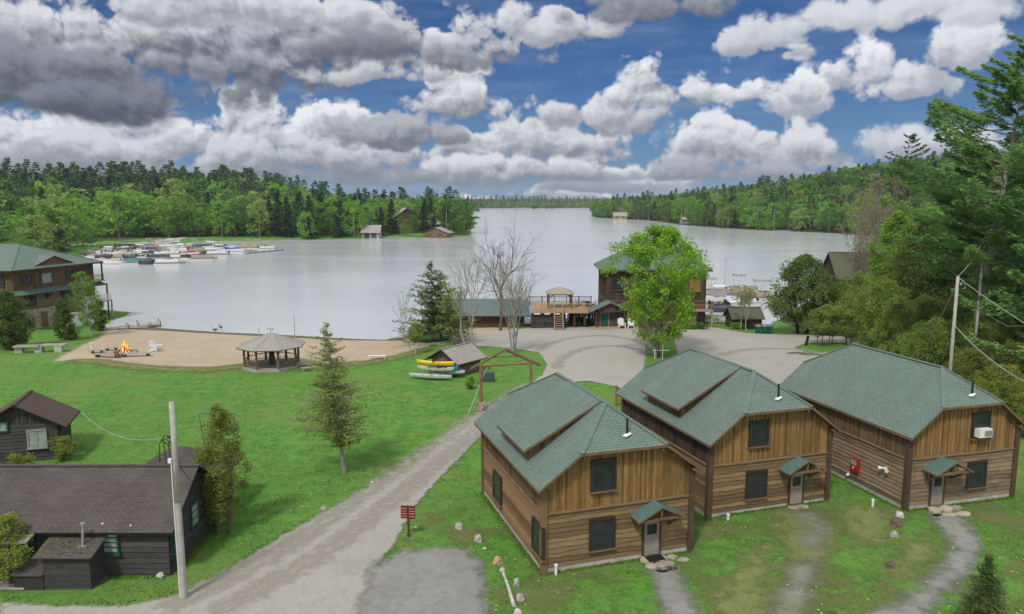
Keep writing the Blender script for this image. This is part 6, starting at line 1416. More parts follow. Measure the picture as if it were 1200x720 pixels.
# ------------------------------------------------------------ docks and boats
def dock(name, p, q, w, label, group=None, mat='grey_wood', posts=True, z=LAKE_Z+.45):
    p = Vector((*p, z)); q = Vector((*q, z)); ln = (q-p).length; a = math.atan2(q.y-p.y, q.x-p.x)
    t = thing(name, p, a, label, 'dock', group)
    m = MB(); n = max(2, int(ln/.5))
    for k in range(n): m.box(ln*k/n, ln*(k+1)/n-.03, -w/2, w/2, -.1, 0, 0)
    m.box(0, ln, -w/2+.05, -w/2+.15, -.3, -.1, 0, .1); m.box(0, ln, w/2-.15, w/2-.05, -.3, -.1, 0, .1); m.build('planks', mat, t)
    if posts:
        m = MB()
        for k in range(max(2, int(ln/4)+1)):
            for s_ in (-1, 1): m.tube((min(ln, k*4+.2), s_*(w/2+.08), -1.5), (min(ln, k*4+.2), s_*(w/2+.08), .55), .07, .07, 6)
        m.build('piles', 'trim_dark', t)
    return t
def runabout(loc, rz, label, hullm='boat_white', cover=None, ln=6.2, w=2.3, motor=True, group=None, bimini=False):
    t = thing('motorboat', loc, rz, label, 'boat', group); ns = 9; m = MB(); vs = []
    for i in range(ns):
        s = i/(ns-1); hw = w/2*(1 if s < .45 else math.sqrt(max(0.0, 1-((s-.45)/.56)**2))); sh = .72+.28*s**2; ke = -.25+.45*max(0, s-.6)**1.2
        vs += [(s*ln-ln/2, -hw, sh), (s*ln-ln/2, -hw*.85, .12), (s*ln-ln/2, 0, ke), (s*ln-ln/2, hw*.85, .12), (s*ln-ln/2, hw, sh)]
    m.hull(vs, [(i*5+j, (i+1)*5+j, (i+1)*5+j+1, i*5+j+1) for i in range(ns-1) for j in range(4)]+[(0, 1, 2, 3, 4)]); m.build('hull', hullm, t)
    d = MB()
    for i in range(ns-1):
        s = i/(ns-1)
        if s < .42 and not cover: d.face([(vs[i*5][0], vs[i*5][1]*.9, .35), (vs[i*5+5][0], vs[i*5+5][1]*.9, .35), (vs[i*5+9][0], vs[i*5+9][1]*.9, .35), (vs[i*5+4][0], vs[i*5+4][1]*.9, .35)], 0, .2)
        else: d.face([vs[i*5], vs[i*5+5], (vs[i*5+5][0], 0, vs[i*5+5][2]+.12), (vs[i*5][0], 0, vs[i*5][2]+.12)]); d.face([(vs[i*5][0], 0, vs[i*5][2]+.12), (vs[i*5+5][0], 0, vs[i*5+5][2]+.12), vs[i*5+9], vs[i*5+4]])
    d.build('deck', 'boat_white' if not cover else cover, t)
    if cover:
        c = MB(); pk = 1.35; x0, x1, xm = -ln*.47, ln*.30, ln*.05
        P = [(x0, -w*.48, .75), (x0, w*.48, .75), (xm, -w*.46, .8), (xm, w*.46, .8), (x1, 0, .95), (x0+.3, 0, .95), (xm, 0, pk)]
        c.hull(P, [(0, 2, 6, 5), (5, 6, 3, 1), (2, 4, 6), (6, 4, 3), (0, 5, 1)]); c.build('cover', cover, t)
    else:
        c = MB(); c.hull([(ln*.0, -w*.42, .8), (ln*.0, w*.42, .8), (-ln*.06, -w*.38, 1.3), (-ln*.06, w*.38, 1.3), (ln*.08, 0, .9), (0, 0, 1.35)], [(0, 4, 5, 2), (4, 1, 3, 5)]); c.build('windshield', 'glass', t)
        for xx in (-ln*.14, -ln*.34):
            for s_ in (-.5, .5): c = MB(); c.box(xx-.25, xx+.25, s_-.28, s_+.28, .35, .65, 0); c.box(xx-.28, xx-.18, s_-.28, s_+.28, .64, 1.05, 0); c.build('seat', 'boat_tan', t)
    if motor: c = MB(); c.hull([(-ln/2-.55, -.2, .55), (-ln/2-.1, -.2, .55), (-ln/2-.1, .2, .55), (-ln/2-.55, .2, .55), (-ln/2-.5, -.16, 1.15), (-ln/2-.15, -.16, 1.2), (-ln/2-.15, .16, 1.2), (-ln/2-.5, .16, 1.15)], [(0, 3, 2, 1), (4, 5, 6, 7), (0, 1, 5, 4), (1, 2, 6, 5), (2, 3, 7, 6), (3, 0, 4, 7)]); c.box(-ln/2-.4, -ln/2-.25, -.08, .08, -.4, .55, 0); c.build('outboard_motor', 'black_metal', t)
    if bimini: add_bimini(t, ln, w, bimini, 2.1)
    return t
def add_bimini(t, ln, w, mat, z):
    c = MB()
    for xx in (-ln*.28, ln*.02):
        for s_ in (-1, 1): c.tube((-ln*.13, s_*w*.46, .7), (xx, s_*w*.44, z-.1), .035, .035, 5)
    for xx in (-ln*.28, -ln*.13, ln*.02): c.tube((xx, -w*.44, z-.1), (xx, w*.44, z-.1), .03, .03, 5)
    fr_ = c.build('bimini_frame', 'alu', t); c = MB(); n = 6; vs = []
    for i in range(n+1):
        a = -1+2*i/n; zz = z+.14*(1-a*a)
        vs += [(-ln*.30, a*w*.46, zz), (ln*.04, a*w*.46, zz)]
    c.hull(vs, [(2*i, 2*i+1, 2*i+3, 2*i+2) for i in range(n)]); c.hull([(x, y, zz-.05) for x, y, zz in vs], [(2*i, 2*i+2, 2*i+3, 2*i+1) for i in range(n)]); c.build('bimini', mat, t)
def pontoon(loc, rz, label, trim='boat_tan', canopy='boat_grey', ln=7.2, w=2.5, group=None):
    t = thing('pontoon_boat', loc, rz, label, 'boat', group)
    m = MB()
    for s_ in (-.85, .85): m.tube((-ln/2, s_, .05), (ln/2-.7, s_, .05), .32, .32, 9); m.tube((ln/2-.7, s_, .05), (ln/2+.1, s_, .2), .32, .06, 9)
    m.build('pontoons', 'alu', t)
    m = MB(); m.box(-ln/2, ln/2-.2, -w/2, w/2, .4, .52, 0, .5); m.build('deck', 'boat_tan', t)
    m = MB(); a, b = -ln/2+.5, ln/2-.7
    m.box(a, b, -w/2+.03, -w/2+.08, .6, 1.2, 0, .5); m.box(a, b, w/2-.08, w/2-.03, .6, 1.2, 0, .5); m.box(b, b+.05, -w/2+.1, w/2-.1, .6, 1.2, 0, .5); m.box(a-.05, a, -w/2+.1, -.4, .6, 1.2, 0, .5); m.build('fence_panels', trim, t)
    for s_ in (-1, 1):
        m = MB(); m.box(b-1.9, b-.2, s_*.8-.3, s_*.8+.3, .521, .95, 0); m.build('seat', 'boat_white', t)
        m = MB(); m.box(a+.2, a+1.2, s_*.8-.3, s_*.8+.3, .521, .95, 0); m.build('seat', 'boat_white', t)
    m = MB(); m.box(-.3, .2, .3, 1.0, .521, 1.35, 0); m.build('helm', 'boat_white', t)
    m = MB(); m.hull([(-ln/2-.55, -.2, .5), (-ln/2-.05, -.2, .5), (-ln/2-.05, .2, .5), (-ln/2-.55, .2, .5), (-ln/2-.5, -.16, 1.2), (-ln/2-.12, -.16, 1.25), (-ln/2-.12, .16, 1.25), (-ln/2-.5, .16, 1.2)], [(0, 3, 2, 1), (4, 5, 6, 7), (0, 1, 5, 4), (1, 2, 6, 5), (2, 3, 7, 6), (3, 0, 4, 7)]); m.build('outboard_motor', 'black_metal', t)
    if canopy: add_bimini(t, ln, w, canopy, 2.75)
    return t
LW = lambda px, py, dz=0: (*G0(px, py, LAKE_Z), LAKE_Z+dz)
# right-hand marina behind the boathouse
dock('dock', (28.0, 117.5), (31.2, 146), 2.0, 'long pale dock running out from the right side of the boathouse', z=LAKE_Z+.7)
for k, (yy, ln_, lab) in enumerate(((125, 7.5, 'nearest side dock off the long boathouse dock'), (132, 8, 'second side dock off the long boathouse dock'), (140, 8, 'farthest side dock off the long boathouse dock'))):
    dock('dock', (29.2+.11*(yy-117), yy), (29.2+.11*(yy-117)+ln_, yy-.3), .9, lab, z=LAKE_Z+.6)
pontoon(LW(846, 357), R(4), 'pontoon boat with a white arched canopy moored nearest the boathouse wall', 'boat_white', 'boat_white').scale = (1, 1, 1.35)
t = pontoon(LW(836, 349), R(8), 'pontoon boat with a raised arched canopy farthest left in the right-hand marina', 'boat_tan', 'boat_grey'); t.scale = (1, 1, 1.5)
runabout(LW(853, 352), R(172), 'white runabout with a bright blue cover in the right-hand marina', 'boat_white', 'boat_blue')
runabout(LW(851, 359), R(6), 'white open motorboat with a dark blue interior stripe, nearest the long dock', 'boat_dark', None)
runabout(LW(862, 355.5), R(176), 'long white motorboat lying in front of the canopied pontoons', 'boat_white', None, 8.0, 2.6)
pontoon(LW(870, 346), R(5), 'pontoon boat with a high grey arched canopy in the middle of the right-hand marina', 'boat_tan', 'boat_grey').scale = (1, 1, 1.6)
pontoon(LW(884, 351), R(175), 'pontoon boat with a dark arched canopy at the right end of the right-hand marina', 'boat_tan', 'boat_grey').scale = (1.1, 1, 1.45)
runabout(LW(850, 365.5), R(178), 'dark hulled open boat moored closest to the dock shed', 'boat_dark', 'boat_dark', 6.5)
runabout(LW(874, 361), R(4), 'pale grey covered motorboat moored between the dock shed and the long white boat', 'boat_white', 'boat_grey')
# sailboat
x, y, z = LW(845, 354); t = thing('sailboat', (x, y, z), R(20), 'small sailboat with a bare mast and grey cover in the right-hand marina', 'sailboat')
m = MB(); ln, w, ns = 6.5, 2.1, 9; vs = []
for i in range(ns):
    s = i/(ns-1); hw = w/2*max(.12, math.sin(math.pi*(.22+.75*s))**.8) if s < .97 else .03
    vs += [(s*ln-ln/2, -hw, .75+.15*s), (s*ln-ln/2, -hw*.6, .05), (s*ln-ln/2, 0, -.2), (s*ln-ln/2, hw*.6, .05), (s*ln-ln/2, hw, .75+.15*s)]
m.hull(vs, [(i*5+j, (i+1)*5+j, (i+1)*5+j+1, i*5+j+1) for i in range(ns-1) for j in range(4)]+[(0, 1, 2, 3, 4)]+[(i*5, i*5+5, i*5+9, i*5+4) for i in range(ns-1)]); m.build('hull', 'boat_white', t)
m = MB(); m.hull([(-2.6, -.8, .85), (-2.6, .8, .85), (1.2, -.7, .95), (1.2, .7, .95), (-2.6, 0, 1.9), (1.0, 0, 2.0)], [(0, 2, 5, 4), (4, 5, 3, 1), (2, 3, 5), (0, 4, 1)]); m.build('cover', 'boat_grey', t)
m = MB(); m.tube((.7, 0, .6), (.7, 0, 9.0), .075, .05, 8); m.tube((-2.4, 0, 2.0), (.7, 0, 2.0), .06, .06, 7); m.build('mast', 'alu', t); m = MB(); m.tube((.7, 0, 8.8), (3.1, 0, .9), .018, .018, 4); m.tube((.7, 0, 8.8), (-3.1, 0, .9), .018, .018, 4); m.build('stays', 'cable_grey', t)
# left docks by the beach
dock('dock', G0(122, 386, LAKE_Z+.4), G0(150, 383.5, LAKE_Z+.4), 1.6, 'low grey dock along the shore between the lodge and the beach'); dock('floating_dock', G0(160, 381, LAKE_Z+.4), G0(187, 379, LAKE_Z+.4), 3.0, 'double grey floating dock at the left end of the beach'); dock('floating_dock', G0(113, 373, LAKE_Z+.4), G0(127, 372, LAKE_Z+.4), 1.6, 'short grey dock out in the water beside the lodge')
m = MB(); 
for k in range(5): m.tube((k*.5, rnd.uniform(-.3, .3), .15), (k*.5+1.4, rnd.uniform(-.4, .4), .2), .1, .08, 7)
tag(m.build('driftwood', 'bark_birch', None, at_ground(148, 385)), 'pile of pale driftwood at the left end of the beach', 'driftwood')
# left marina
mar = random.Random(17); protos = {}
def moor(kind, x, y, rz, label, group):
    key = kind
    if key not in protos:
        o = (0, 0, 0)
        if kind == 'pontoon_grey': p = pontoon(o, 0, label, 'boat_tan', 'boat_grey')
        elif kind == 'pontoon_white': p = pontoon(o, 0, label, 'boat_white', 'boat_white')
        elif kind == 'pontoon_teal': p = pontoon(o, 0, label, 'boat_teal', 'boat_teal')
        elif kind == 'pontoon_dark': p = pontoon(o, 0, label, 'boat_dark', 'boat_dark')
        elif kind == 'open': p = runabout(o, 0, label, 'boat_white', None)
        elif kind == 'grey': p = runabout(o, 0, label, 'boat_white', 'boat_grey')
        elif kind == 'blue': p = runabout(o, 0, label, 'boat_white', 'boat_blue')
        elif kind == 'red': p = runabout(o, 0, label, 'boat_white', 'boat_red')
        elif kind == 'tan': p = runabout(o, 0, label, 'boat_white', 'boat_tan')
        elif kind == 'dark': p = runabout(o, 0, label, 'boat_dark', 'boat_dark')
        elif kind == 'bim': p = runabout(o, 0, label, 'boat_white', None, bimini='boat_white')
        p.location = (x, y, LAKE_Z); p.rotation_euler[2] = rz; protos[key] = p; p['label'] = label; p['group'] = group; return p
    return dup(protos[key], (x, y, LAKE_Z), rz, label, None, group)
LB = {'pontoon_grey': 'tan pontoon boat with a grey canopy in the crowded left marina', 'pontoon_white': 'white pontoon boat with a white canopy in the crowded left marina', 'pontoon_dark': 'dark pontoon boat with a dark canopy in the crowded left marina', 'open': 'open white motorboat in the crowded left marina', 'grey': 'white motorboat under a grey cover in the crowded left marina',
      'tan': 'white motorboat under a tan cover in the crowded left marina', 'dark': 'dark covered motorboat in the crowded left marina', 'bim': 'white motorboat with a white sun top in the crowded left marina', 'pontoon_teal': 'teal pontoon boat with a teal canopy in the crowded left marina', 'blue': 'white motorboat under a blue cover in the crowded left marina', 'red': 'white motorboat under a red cover in the crowded left marina'}
fixed = {(0, 2): ('pontoon_teal', 'teal and white pontoon boat in the front row of the left marina'), (0, 4): ('pontoon_white', 'long white pontoon boat at the right of the front row of the left marina'), (2, 8): ('red', 'white motorboat under a red cover in the middle of the left marina'), (3, 12): ('red', 'white motorboat under a bright red cover near the right end of the left marina'), (3, 10): ('blue', 'white motorboat under a blue cover, the left of two near the red-covered one'), (3, 11): ('blue', 'white motorboat under a blue cover, the right of two near the red-covered one')}
for row, (py, xa, xb, st) in enumerate(((309, 116, 205, 21), (303.2, 112, 245, 16.5), (298.5, 108, 262, 15), (294.0, 130, 292, 14), (290.6, 150, 318, 13))):
    n = int((xb-xa)/st)
    D = G0(300, py, LAKE_Z)[1]
    for i in range(n+1):
        px = xa+i*st+mar.uniform(-2.5, 2.5); kind, lab = fixed.get((row, i), (mar.choice(['pontoon_grey', 'pontoon_white', 'pontoon_grey', 'grey', 'tan', 'pontoon_dark', 'dark', 'bim', 'pontoon_dark', 'bim']), None))
        x = (px-600)/FPX*D; y = D-.35*(x-(xa-600)/FPX*D)*.3+mar.uniform(-1.2, 1.2)
        b_ = moor(kind, x, y, R(12+mar.uniform(-9, 9)+(180 if mar.random() < .5 else 0)), lab or LB[kind], 'boats moored in the left marina'); b_.scale = (1.12, 1.1, 1.4)
    xs0, xs1 = (xa-605)/FPX*D, (xb-590)/FPX*D; yd = D+3.6
    dock('dock', (xs0, yd), (xs1, yd-.105*(xs1-xs0)), 1.6, ('front', 'second', 'middle', 'fourth', 'back')[row]+' grey dock of the crowded left marina', 'docks of the left marina')
dock('dock', G0(288, 297.5, LAKE_Z), G0(330, 293.5, LAKE_Z), 2.4, 'long pale dock at the right end of the left marina')
pontoon(LW(314, 292), R(10), 'pontoon boat alone at the right tip of the left marina', 'boat_white', 'boat_grey')
dock('dock', G0(330, 281, LAKE_Z), G0(358, 281.5, LAKE_Z), 2.0, 'pale low dock on the far shore left of the first boathouse')

# ------------------------------------------------------------ houses on the far shores
def far_house(px, D, z, rot, W, Ln, He, Hr, axis_, label, wm, rm, name='lake_house', cat='house', wins=2):
    d = pxdir(px, 300); s = D/d.y
    t, fr, rf = gable_building(d.x*s-W/2, D, z, R(rot), W, Ln, He, Hr, axis_, label, wm, rm, .9, .8, name=name, cat=cat, h=.6, z0=-2)
    for k in range(wins): window(t, fr['front'], W*(k+.5)/wins-.6, He*.35, 1.4, He*.4, 'frame_grey', 'glass', (2, 1), trim=.15, sill=False)
    return t
Y0 = lambda py: G0(600, py, LAKE_Z)[1]
t = far_house(435, Y0(279.5), -1.2, 0, 9, 8, 3.6, 7.0, 'x', 'small grey boathouse on the far left shore, the left of two at the water', 'grey_wood', 'grey_shake', 'far_boathouse', 'boathouse', 0)
for k in range(2): door(t, wallframe('front', 9, 8), 1.0+3.8*k, .2, 3, 3, 'boat_dark', 'white_paint', lite=False, handle=False)
t = far_house(511, Y0(278.5), -1.2, -14, 14, 9, 2.8, 5.6, 'y', 'brown boathouse with a white vent on its gable beside the point', 'siding_brown', 'grey_shake', 'far_boathouse', 'boathouse', 0)
for k in range(2): door(t, wallframe('front', 14, 9), 1.5+6*k, .2, 4.4, 2.3, 'boards_brown', 'grey_wood', lite=False, handle=False)
far_house(478, Y0(272), 1.0, 20, 20, 12, 6, 13, 'y', 'big grey-roofed house with a steep gable among the trees behind the two boathouses', 'siding_dark', 'grey_shake')
far_house(504, Y0(273), .5, 8, 12, 8, 4, 7, 'x', 'low dark-roofed annex right of the steep-gabled house', 'siding_dark', 'grey_shake')
far_house(115, 470, 7.0, 5, 16, 10, 5, 9, 'x', 'dark cottage half hidden in the wooded slope above the marina', 'trim_dark', 'grey_shake')
far_house(726, Y0(257.8), -1.2, 0, 13, 9, 4.2, 7.5, 'x', 'pale pinkish boathouse near the tip of the right shore', 'boat_tan', 'grey_shake', 'far_boathouse', 'boathouse', 2)
far_house(807, Y0(262.8), -1.2, 6, 12, 8, 4.0, 6, 'x', 'grey flat-roofed boathouse in the middle of the right shore', 'grey_wood', 'grey_shake', 'far_boathouse', 'boathouse', 1)
far_house(963, 600, 17, 0, 10, 8, 3, 5.5, 'x', 'reddish cottage roof high in the wooded right hillside', 'siding_brown', 'red_brown_shingle')
dock('dock', G0(911, 270.8, LAKE_Z), G0(929, 271.6, LAKE_Z), 3.0, 'thin pale dock at the foot of the right wooded hill')

# ------------------------------------------------------------ woods on the far shores
def proto_far(kind, seed):
    """one low-detail tree as arrays (verts, tone, material index), unit = metres"""
    nr = np.random.RandomState(seed); Vs, Ts, Ms = [], [], []
    def trunk(h, r, lean=0):
        n = 4
        for i in range(n):
            a, b = 2*math.pi*i/n, 2*math.pi*(i+1)/n
            Vs.append(np.array([(r*math.cos(a), r*math.sin(a), -2), (r*math.cos(b), r*math.sin(b), -2), (r*.25*math.cos(b), r*.25*math.sin(b), h), (r*.25*math.cos(a), r*.25*math.sin(a), h)])); Ts.append(np.array([.5])); Ms.append(np.array([1]))
    if kind in ('maple', 'lime', 'green', 'bare'):
        H = 17; trunk(H*.85, .28); k = 46 if kind != 'bare' else 60; C = []
        for _ in range(k):
            s = nr.uniform(0, 1); env = math.sin(math.pi*(s*.8+.13))**.7; a = nr.uniform(0, 6.28); r = 5.6*env*nr.uniform(.25, 1)**.5*(1+.2*math.sin(3*a+seed))
            C.append((r*math.cos(a), r*math.sin(a), H*(.12+.86*s)))
        V, t = leafquads(np.array(C), nr.uniform(1.1, 2.1, k), 26 if kind != 'bare' else 11, .42 if kind != 'bare' else .30, nr, .85, up=.4, shell=.4, aspect=.7 if kind != 'bare' else .16); Vs.append(V); Ts.append(t); Ms.append(np.zeros(len(t)))
        if kind == 'bare':
            for _ in range(16):
                a = nr.uniform(0, 6.28); z0 = nr.uniform(.25, .7)*H; q = np.array([3.6*math.cos(a), 3.6*math.sin(a), z0+nr.uniform(2, 5)]); p = np.array([0, 0, z0]); w = np.array([.09, .09, 0])
                Vs.append(np.array([p-w, p+w, q+w*.3, q-w*.3])); Ts.append(np.array([.5])); Ms.append(np.array([1]))
    else:
        H = 20 if kind == 'spruce' else 23; trunk(H*.86, .3); rings = 20 if kind == 'spruce' else 15; P = []; W = []; T = []
        for i in range(rings):
            s = i/(rings-1); env = ((1-s)**.8*3.4+.25) if kind == 'spruce' else (4.8*math.sin(math.pi*(.22+.74*s))**.8+.2)*(1-.25*s); z = H*((.06 if kind == 'spruce' else .28)+(.93 if kind == 'spruce' else .70)*s)
            nb = int(9*(1-.35*s)) if kind == 'spruce' else 6
            for j in range(nb):
                a = nr.uniform(0, 6.28); L_ = env*nr.uniform(.55, 1.1); tt = nr.uniform(0, .6)
                for u in (.3, .6, .85, 1.0) if kind == 'spruce' else (.45, .65, .85, 1.0):
                    for e_ in range(2):
                        x, y = L_*u*math.cos(a), L_*u*math.sin(a); zz = z+L_*u*(-.22 if kind == 'spruce' else .14)
                        P.append((x+nr.normal(0, .3), y+nr.normal(0, .3), zz+nr.normal(0, .16))); T.append(tt+nr.uniform(0, .4))
        P = np.array(P); m_ = len(P); nn = np.array([0, 0, 1.0])+nr.normal(0, .5, (m_, 3)); d = np.cross(nn, nr.normal(size=(m_, 3))); d /= np.linalg.norm(d, axis=1, keepdims=True); b = np.cross(nn, d); b /= np.linalg.norm(b, axis=1, keepdims=True)
        s = nr.uniform(.35, .75, (m_, 1)); Vs.append(np.stack([P-d*s, P-b*s*.6, P+d*s, P+b*s*.6], 1).reshape(-1, 3)); Ts.append(np.array(T)); Ms.append(np.zeros(m_))
    return np.concatenate(Vs), np.concatenate(Ts), np.concatenate(Ms), H
kinds = {'maple': 'far_maple', 'lime': 'far_lime', 'green': 'far_green', 'spruce': 'far_spruce', 'pine': 'far_pine', 'bare': 'far_bare'}
FP = {k: [proto_far(k, 200+i*7+j) for j in range(3)] for i, k in enumerate(kinds)}
fm = {}
wr = random.Random(99)
def pick(x, y, left, dshore):
    """kinds come in drifts, conifers on the ridge"""
    n = math.sin(x*.031+1.3)+math.sin(y*.027+x*.011)+wr.uniform(-1.3, 1.3)
    if left and wr.random() < .06: return 'spruce'
    if dshore > 150 and left and wr.random() < .5: return 'pine' if wr.random() < .7 else 'spruce'
    if left: return 'maple' if n > 1.0 else 'lime' if n > .45 else 'green' if n > -.25 else 'pine' if n > -.7 else 'bare' if n > -1.15 else 'maple' if n > -1.6 else 'spruce'
    q_ = wr.random()
    if q_ < .45: return 'green' if q_ < .2 else 'maple' if q_ < .38 else 'lime'
    return 'maple' if n > 1.0 else 'lime' if n > .9 else 'green' if n > .1 else 'pine' if n > -.4 else 'maple' if n > -.9 else 'spruce' if n > -1.9 else 'bare'
cand = []
def scatter(xa, xb, ya, yb, sp, cond, tagname):
    xs = np.arange(xa, xb, sp); ys = np.arange(ya, yb, sp); X, Y = np.meshgrid(xs, ys); rs_ = np.random.RandomState(11)
    X = (X+rs_.uniform(-.42, .42, X.shape)*sp).ravel(); Y = (Y+rs_.uniform(-.42, .42, Y.shape)*sp).ravel()
    d = -sdf(X, Y, lake_poly); h = height(X, Y); k = cond(X, Y, d)
    for x, y, dd, zz in zip(X[k], Y[k], d[k], h[k]): cand.append((x, y, dd, zz, tagname))
fc_l = Y > 0
clr = GP((-60, 300), (20, 292), (95, 297), (150, 288), (225, 284), (300, 282))
lawnpoly = [(-420, 240), (-330, 330), (-235, 380), (-150, 398), (-110, 401), (-110, 370), (-165, 345), (-215, 290), (-250, 235)]
scatter(-480, -5, 235, 900, 8.2, lambda X, Y, d: (d > 3) & (d < 250) & (np.abs(X) < Y*.78) & (sdf(X, Y, lawnpoly) < 0) & (Y < 760) & ((d > 16) | (X > -120)), 'left')
scatter(60, 620, 150, 1150, 8.6, lambda X, Y, d: (d > 2) & (d < 270) & (X < Y*.82) & ((Y > 230) | (X > Y*.55)) & (X > 60), 'right')
scatter(-260, 520, 1500, 2150, 17, lambda X, Y, d: (d > 2) & (d < 330) & (X > -260), 'far')
cand = [c for c in cand if not (c[4] == 'right' and 930 < (c[0]/c[1]*FPX+600) < 995 and 590 < c[1] < 640)]
hx = [((435-600)/FPX*Y0(279.5), Y0(279.5), 9), ((511-600)/FPX*Y0(278.5), Y0(278.5), 12), ((478-600)/FPX*Y0(272), Y0(272), 15), ((504-600)/FPX*Y0(273), Y0(273), 9), ((115-600)/FPX*470, 470, 14), ((726-600)/FPX*Y0(257.8), Y0(257.8), 15), ((807-600)/FPX*Y0(262.8), Y0(262.8), 13), ((963-600)/FPX*620, 620, 16)]
def blocked(x, y):
    for a, b, r in hx:
        if abs(x-a) < r and -r*1.4 < y-b-4 < r: return True
    return False
cand = [c for c in cand if not blocked(c[0], c[1])]
cxy = np.array([(c[0], c[1]) for c in cand]); vis = np.full(len(cand), 400.0)
for st in np.arange(400, 0, -6.0):
    f = 1-st/np.hypot(cxy[:, 0], cxy[:, 1]); inl = sdf(cxy[:, 0]*f, cxy[:, 1]*f, lake_poly) > 0; vis[inl] = st
cand = [c+(v,) for c, v in zip(cand, vis)]
near_set = sorted([c for c in cand if c[4] != 'far'], key=lambda c: c[5]+max(0, c[1]-450)*.03+wr.random()*.1)
lf = [c for c in near_set if c[4] == 'left' and abs(c[0]) < c[1]*.70][:128]; rt = [c for c in near_set if c[4] == 'right' and c[0] < c[1]*.55][:100]
ind = set(id(c) for c in lf+rt)
names = {'maple': ('maple_tree', 'fresh green broadleaf tree'), 'lime': ('birch_tree', 'pale lime green broadleaf tree'), 'green': ('oak_tree', 'mid green broadleaf tree'), 'spruce': ('spruce_tree', 'dark pointed spruce'), 'pine': ('pine_tree', 'tall dark pine with open branches'), 'bare': ('bare_tree', 'grey-brown tree still almost leafless')}
stuff = {'left': [], 'right': [], 'far': []}
for c in cand:
    x, y, d, z, zone, _v = c; k = pick(x, y, zone != 'right', d); j = wr.randrange(3); V, T, Mi, H0 = FP[k][j]
    hgt = wr.uniform(.62, 1.15)*(.92 if zone != 'left' else 1.0)*(1.1 if k == 'pine' else 1)*(.62 if zone == 'far' else 1); wd = hgt*wr.uniform(.85, 1.15)
    if zone == 'left' and x < -190: hgt *= 1.12; wd *= 1.12
    pxc = 600+FPX*x/y
    for ph, wh, yh in ((113, 12, 470), (478, 15, Y0(272))):
        if abs(pxc-ph) < wh and y < yh: hgt *= .42; wd *= .6
    if k in ('maple', 'lime', 'green'): wd *= 1.32; hgt *= 1.08
    elif k == 'spruce': wd *= 1.15
    if id(c) in ind:
        key = (k, j)
        if key not in fm:
            o = npmesh(names[k][0], V, 4, [kinds[k], 'bark_grey'], T, None, None, Mi); fm[key] = o
        else: o = fm[key].copy(); col.objects.link(o)
        o.location = (x, y, z); o.rotation_euler[2] = wr.uniform(0, 6.28); o.scale = (wd, wd, hgt)
        tag(o, names[k][1]+(' in the front rank of the wooded far left shore' if zone == 'left' else ' in the front rank of the wooded right shore'), 'tree', 'trees along the far left shore' if zone == 'left' else 'trees along the right shore')
    else:
        a = wr.uniform(0, 6.28); ca, sa = math.cos(a), math.sin(a); keep = slice(None)
        VV = V
        if zone == 'far':
            n = len(V)//4; sel = np.arange(0, n, 4); VV = V.reshape(n, 4, 3)[sel]; cc = VV.mean(axis=1, keepdims=True); VV = (cc+(VV-cc)*2.1).reshape(-1, 3); T2_, M2 = T[sel], Mi[sel]
        elif d > 40 or zone == 'right':
            n = len(V)//4; sel = np.arange(0, n, 2); VV = V.reshape(n, 4, 3)[sel]; cc = VV.mean(axis=1, keepdims=True); VV = (cc+(VV-cc)*1.4).reshape(-1, 3); T2_, M2 = T[sel], Mi[sel]
        else: T2_, M2 = T, Mi
        W_ = np.stack([(VV[:, 0]*ca-VV[:, 1]*sa)*wd+x, (VV[:, 0]*sa+VV[:, 1]*ca)*wd+y, VV[:, 2]*hgt+z], -1)
        mi_ = np.where(M2 > 0, 6, list(kinds).index(k))
        stuff[zone].append((W_, T2_, mi_))
for zone, nm in (('left', 'woodland'), ('right', 'woodland'), ('far', 'distant_woodland')):
    if stuff[zone]:
        o = npmesh(nm, np.concatenate([s[0] for s in stuff[zone]]), 4, (list(kinds.values()) if zone != 'far' else [ 'far_maple', 'far_lime', 'far_green', 'far_spruce', 'far_pine', 'far_bare'])+['bark_grey'], np.concatenate([s[1] for s in stuff[zone]]), None, None, np.concatenate([s[2] for s in stuff[zone]]))
        tag(o, {'left': 'mixed spring woods climbing the hill on the far left shore', 'right': 'mixed spring woods climbing the hill on the right shore', 'far': 'distant tree-covered shore across the end of the lake'}[zone], 'woods', kind='stuff')
# two wooded islets far out
for k, (px, w, lab) in enumerate(((625, 14, 'tiny wooded islet far out on the lake, the left of two'), (648, 22, 'tiny wooded islet far out on the lake, the right of two'))):
    D = Y0(245.6); x = (px-600)/FPX*D; t = thing('islet', (x, D, LAKE_Z), 0, lab, 'island'); m = MB(); n = 12
    m.hull([(w*math.cos(2*math.pi*i/n), 9*math.sin(2*math.pi*i/n), -.5) for i in range(n)]+[(w*.6*math.cos(2*math.pi*i/n), 5*math.sin(2*math.pi*i/n), 1.0) for i in range(n)], [(i, (i+1) % n, n+(i+1) % n, n+i) for i in range(n)]+[tuple(range(n, 2*n))]); m.build('rock', 'rock', t)
    nr = np.random.RandomState(k); C = np.stack([nr.uniform(-w*.7, w*.7, 14), nr.uniform(-3, 3, 14), nr.uniform(2, 6.5, 14)], -1); V, tn = leafquads(C, nr.uniform(1.5, 3, 14), 26, .9, nr); npmesh('trees', V, 4, 'far_spruce', tn, t)
# scrub along the far left shore
nr = np.random.RandomState(77)
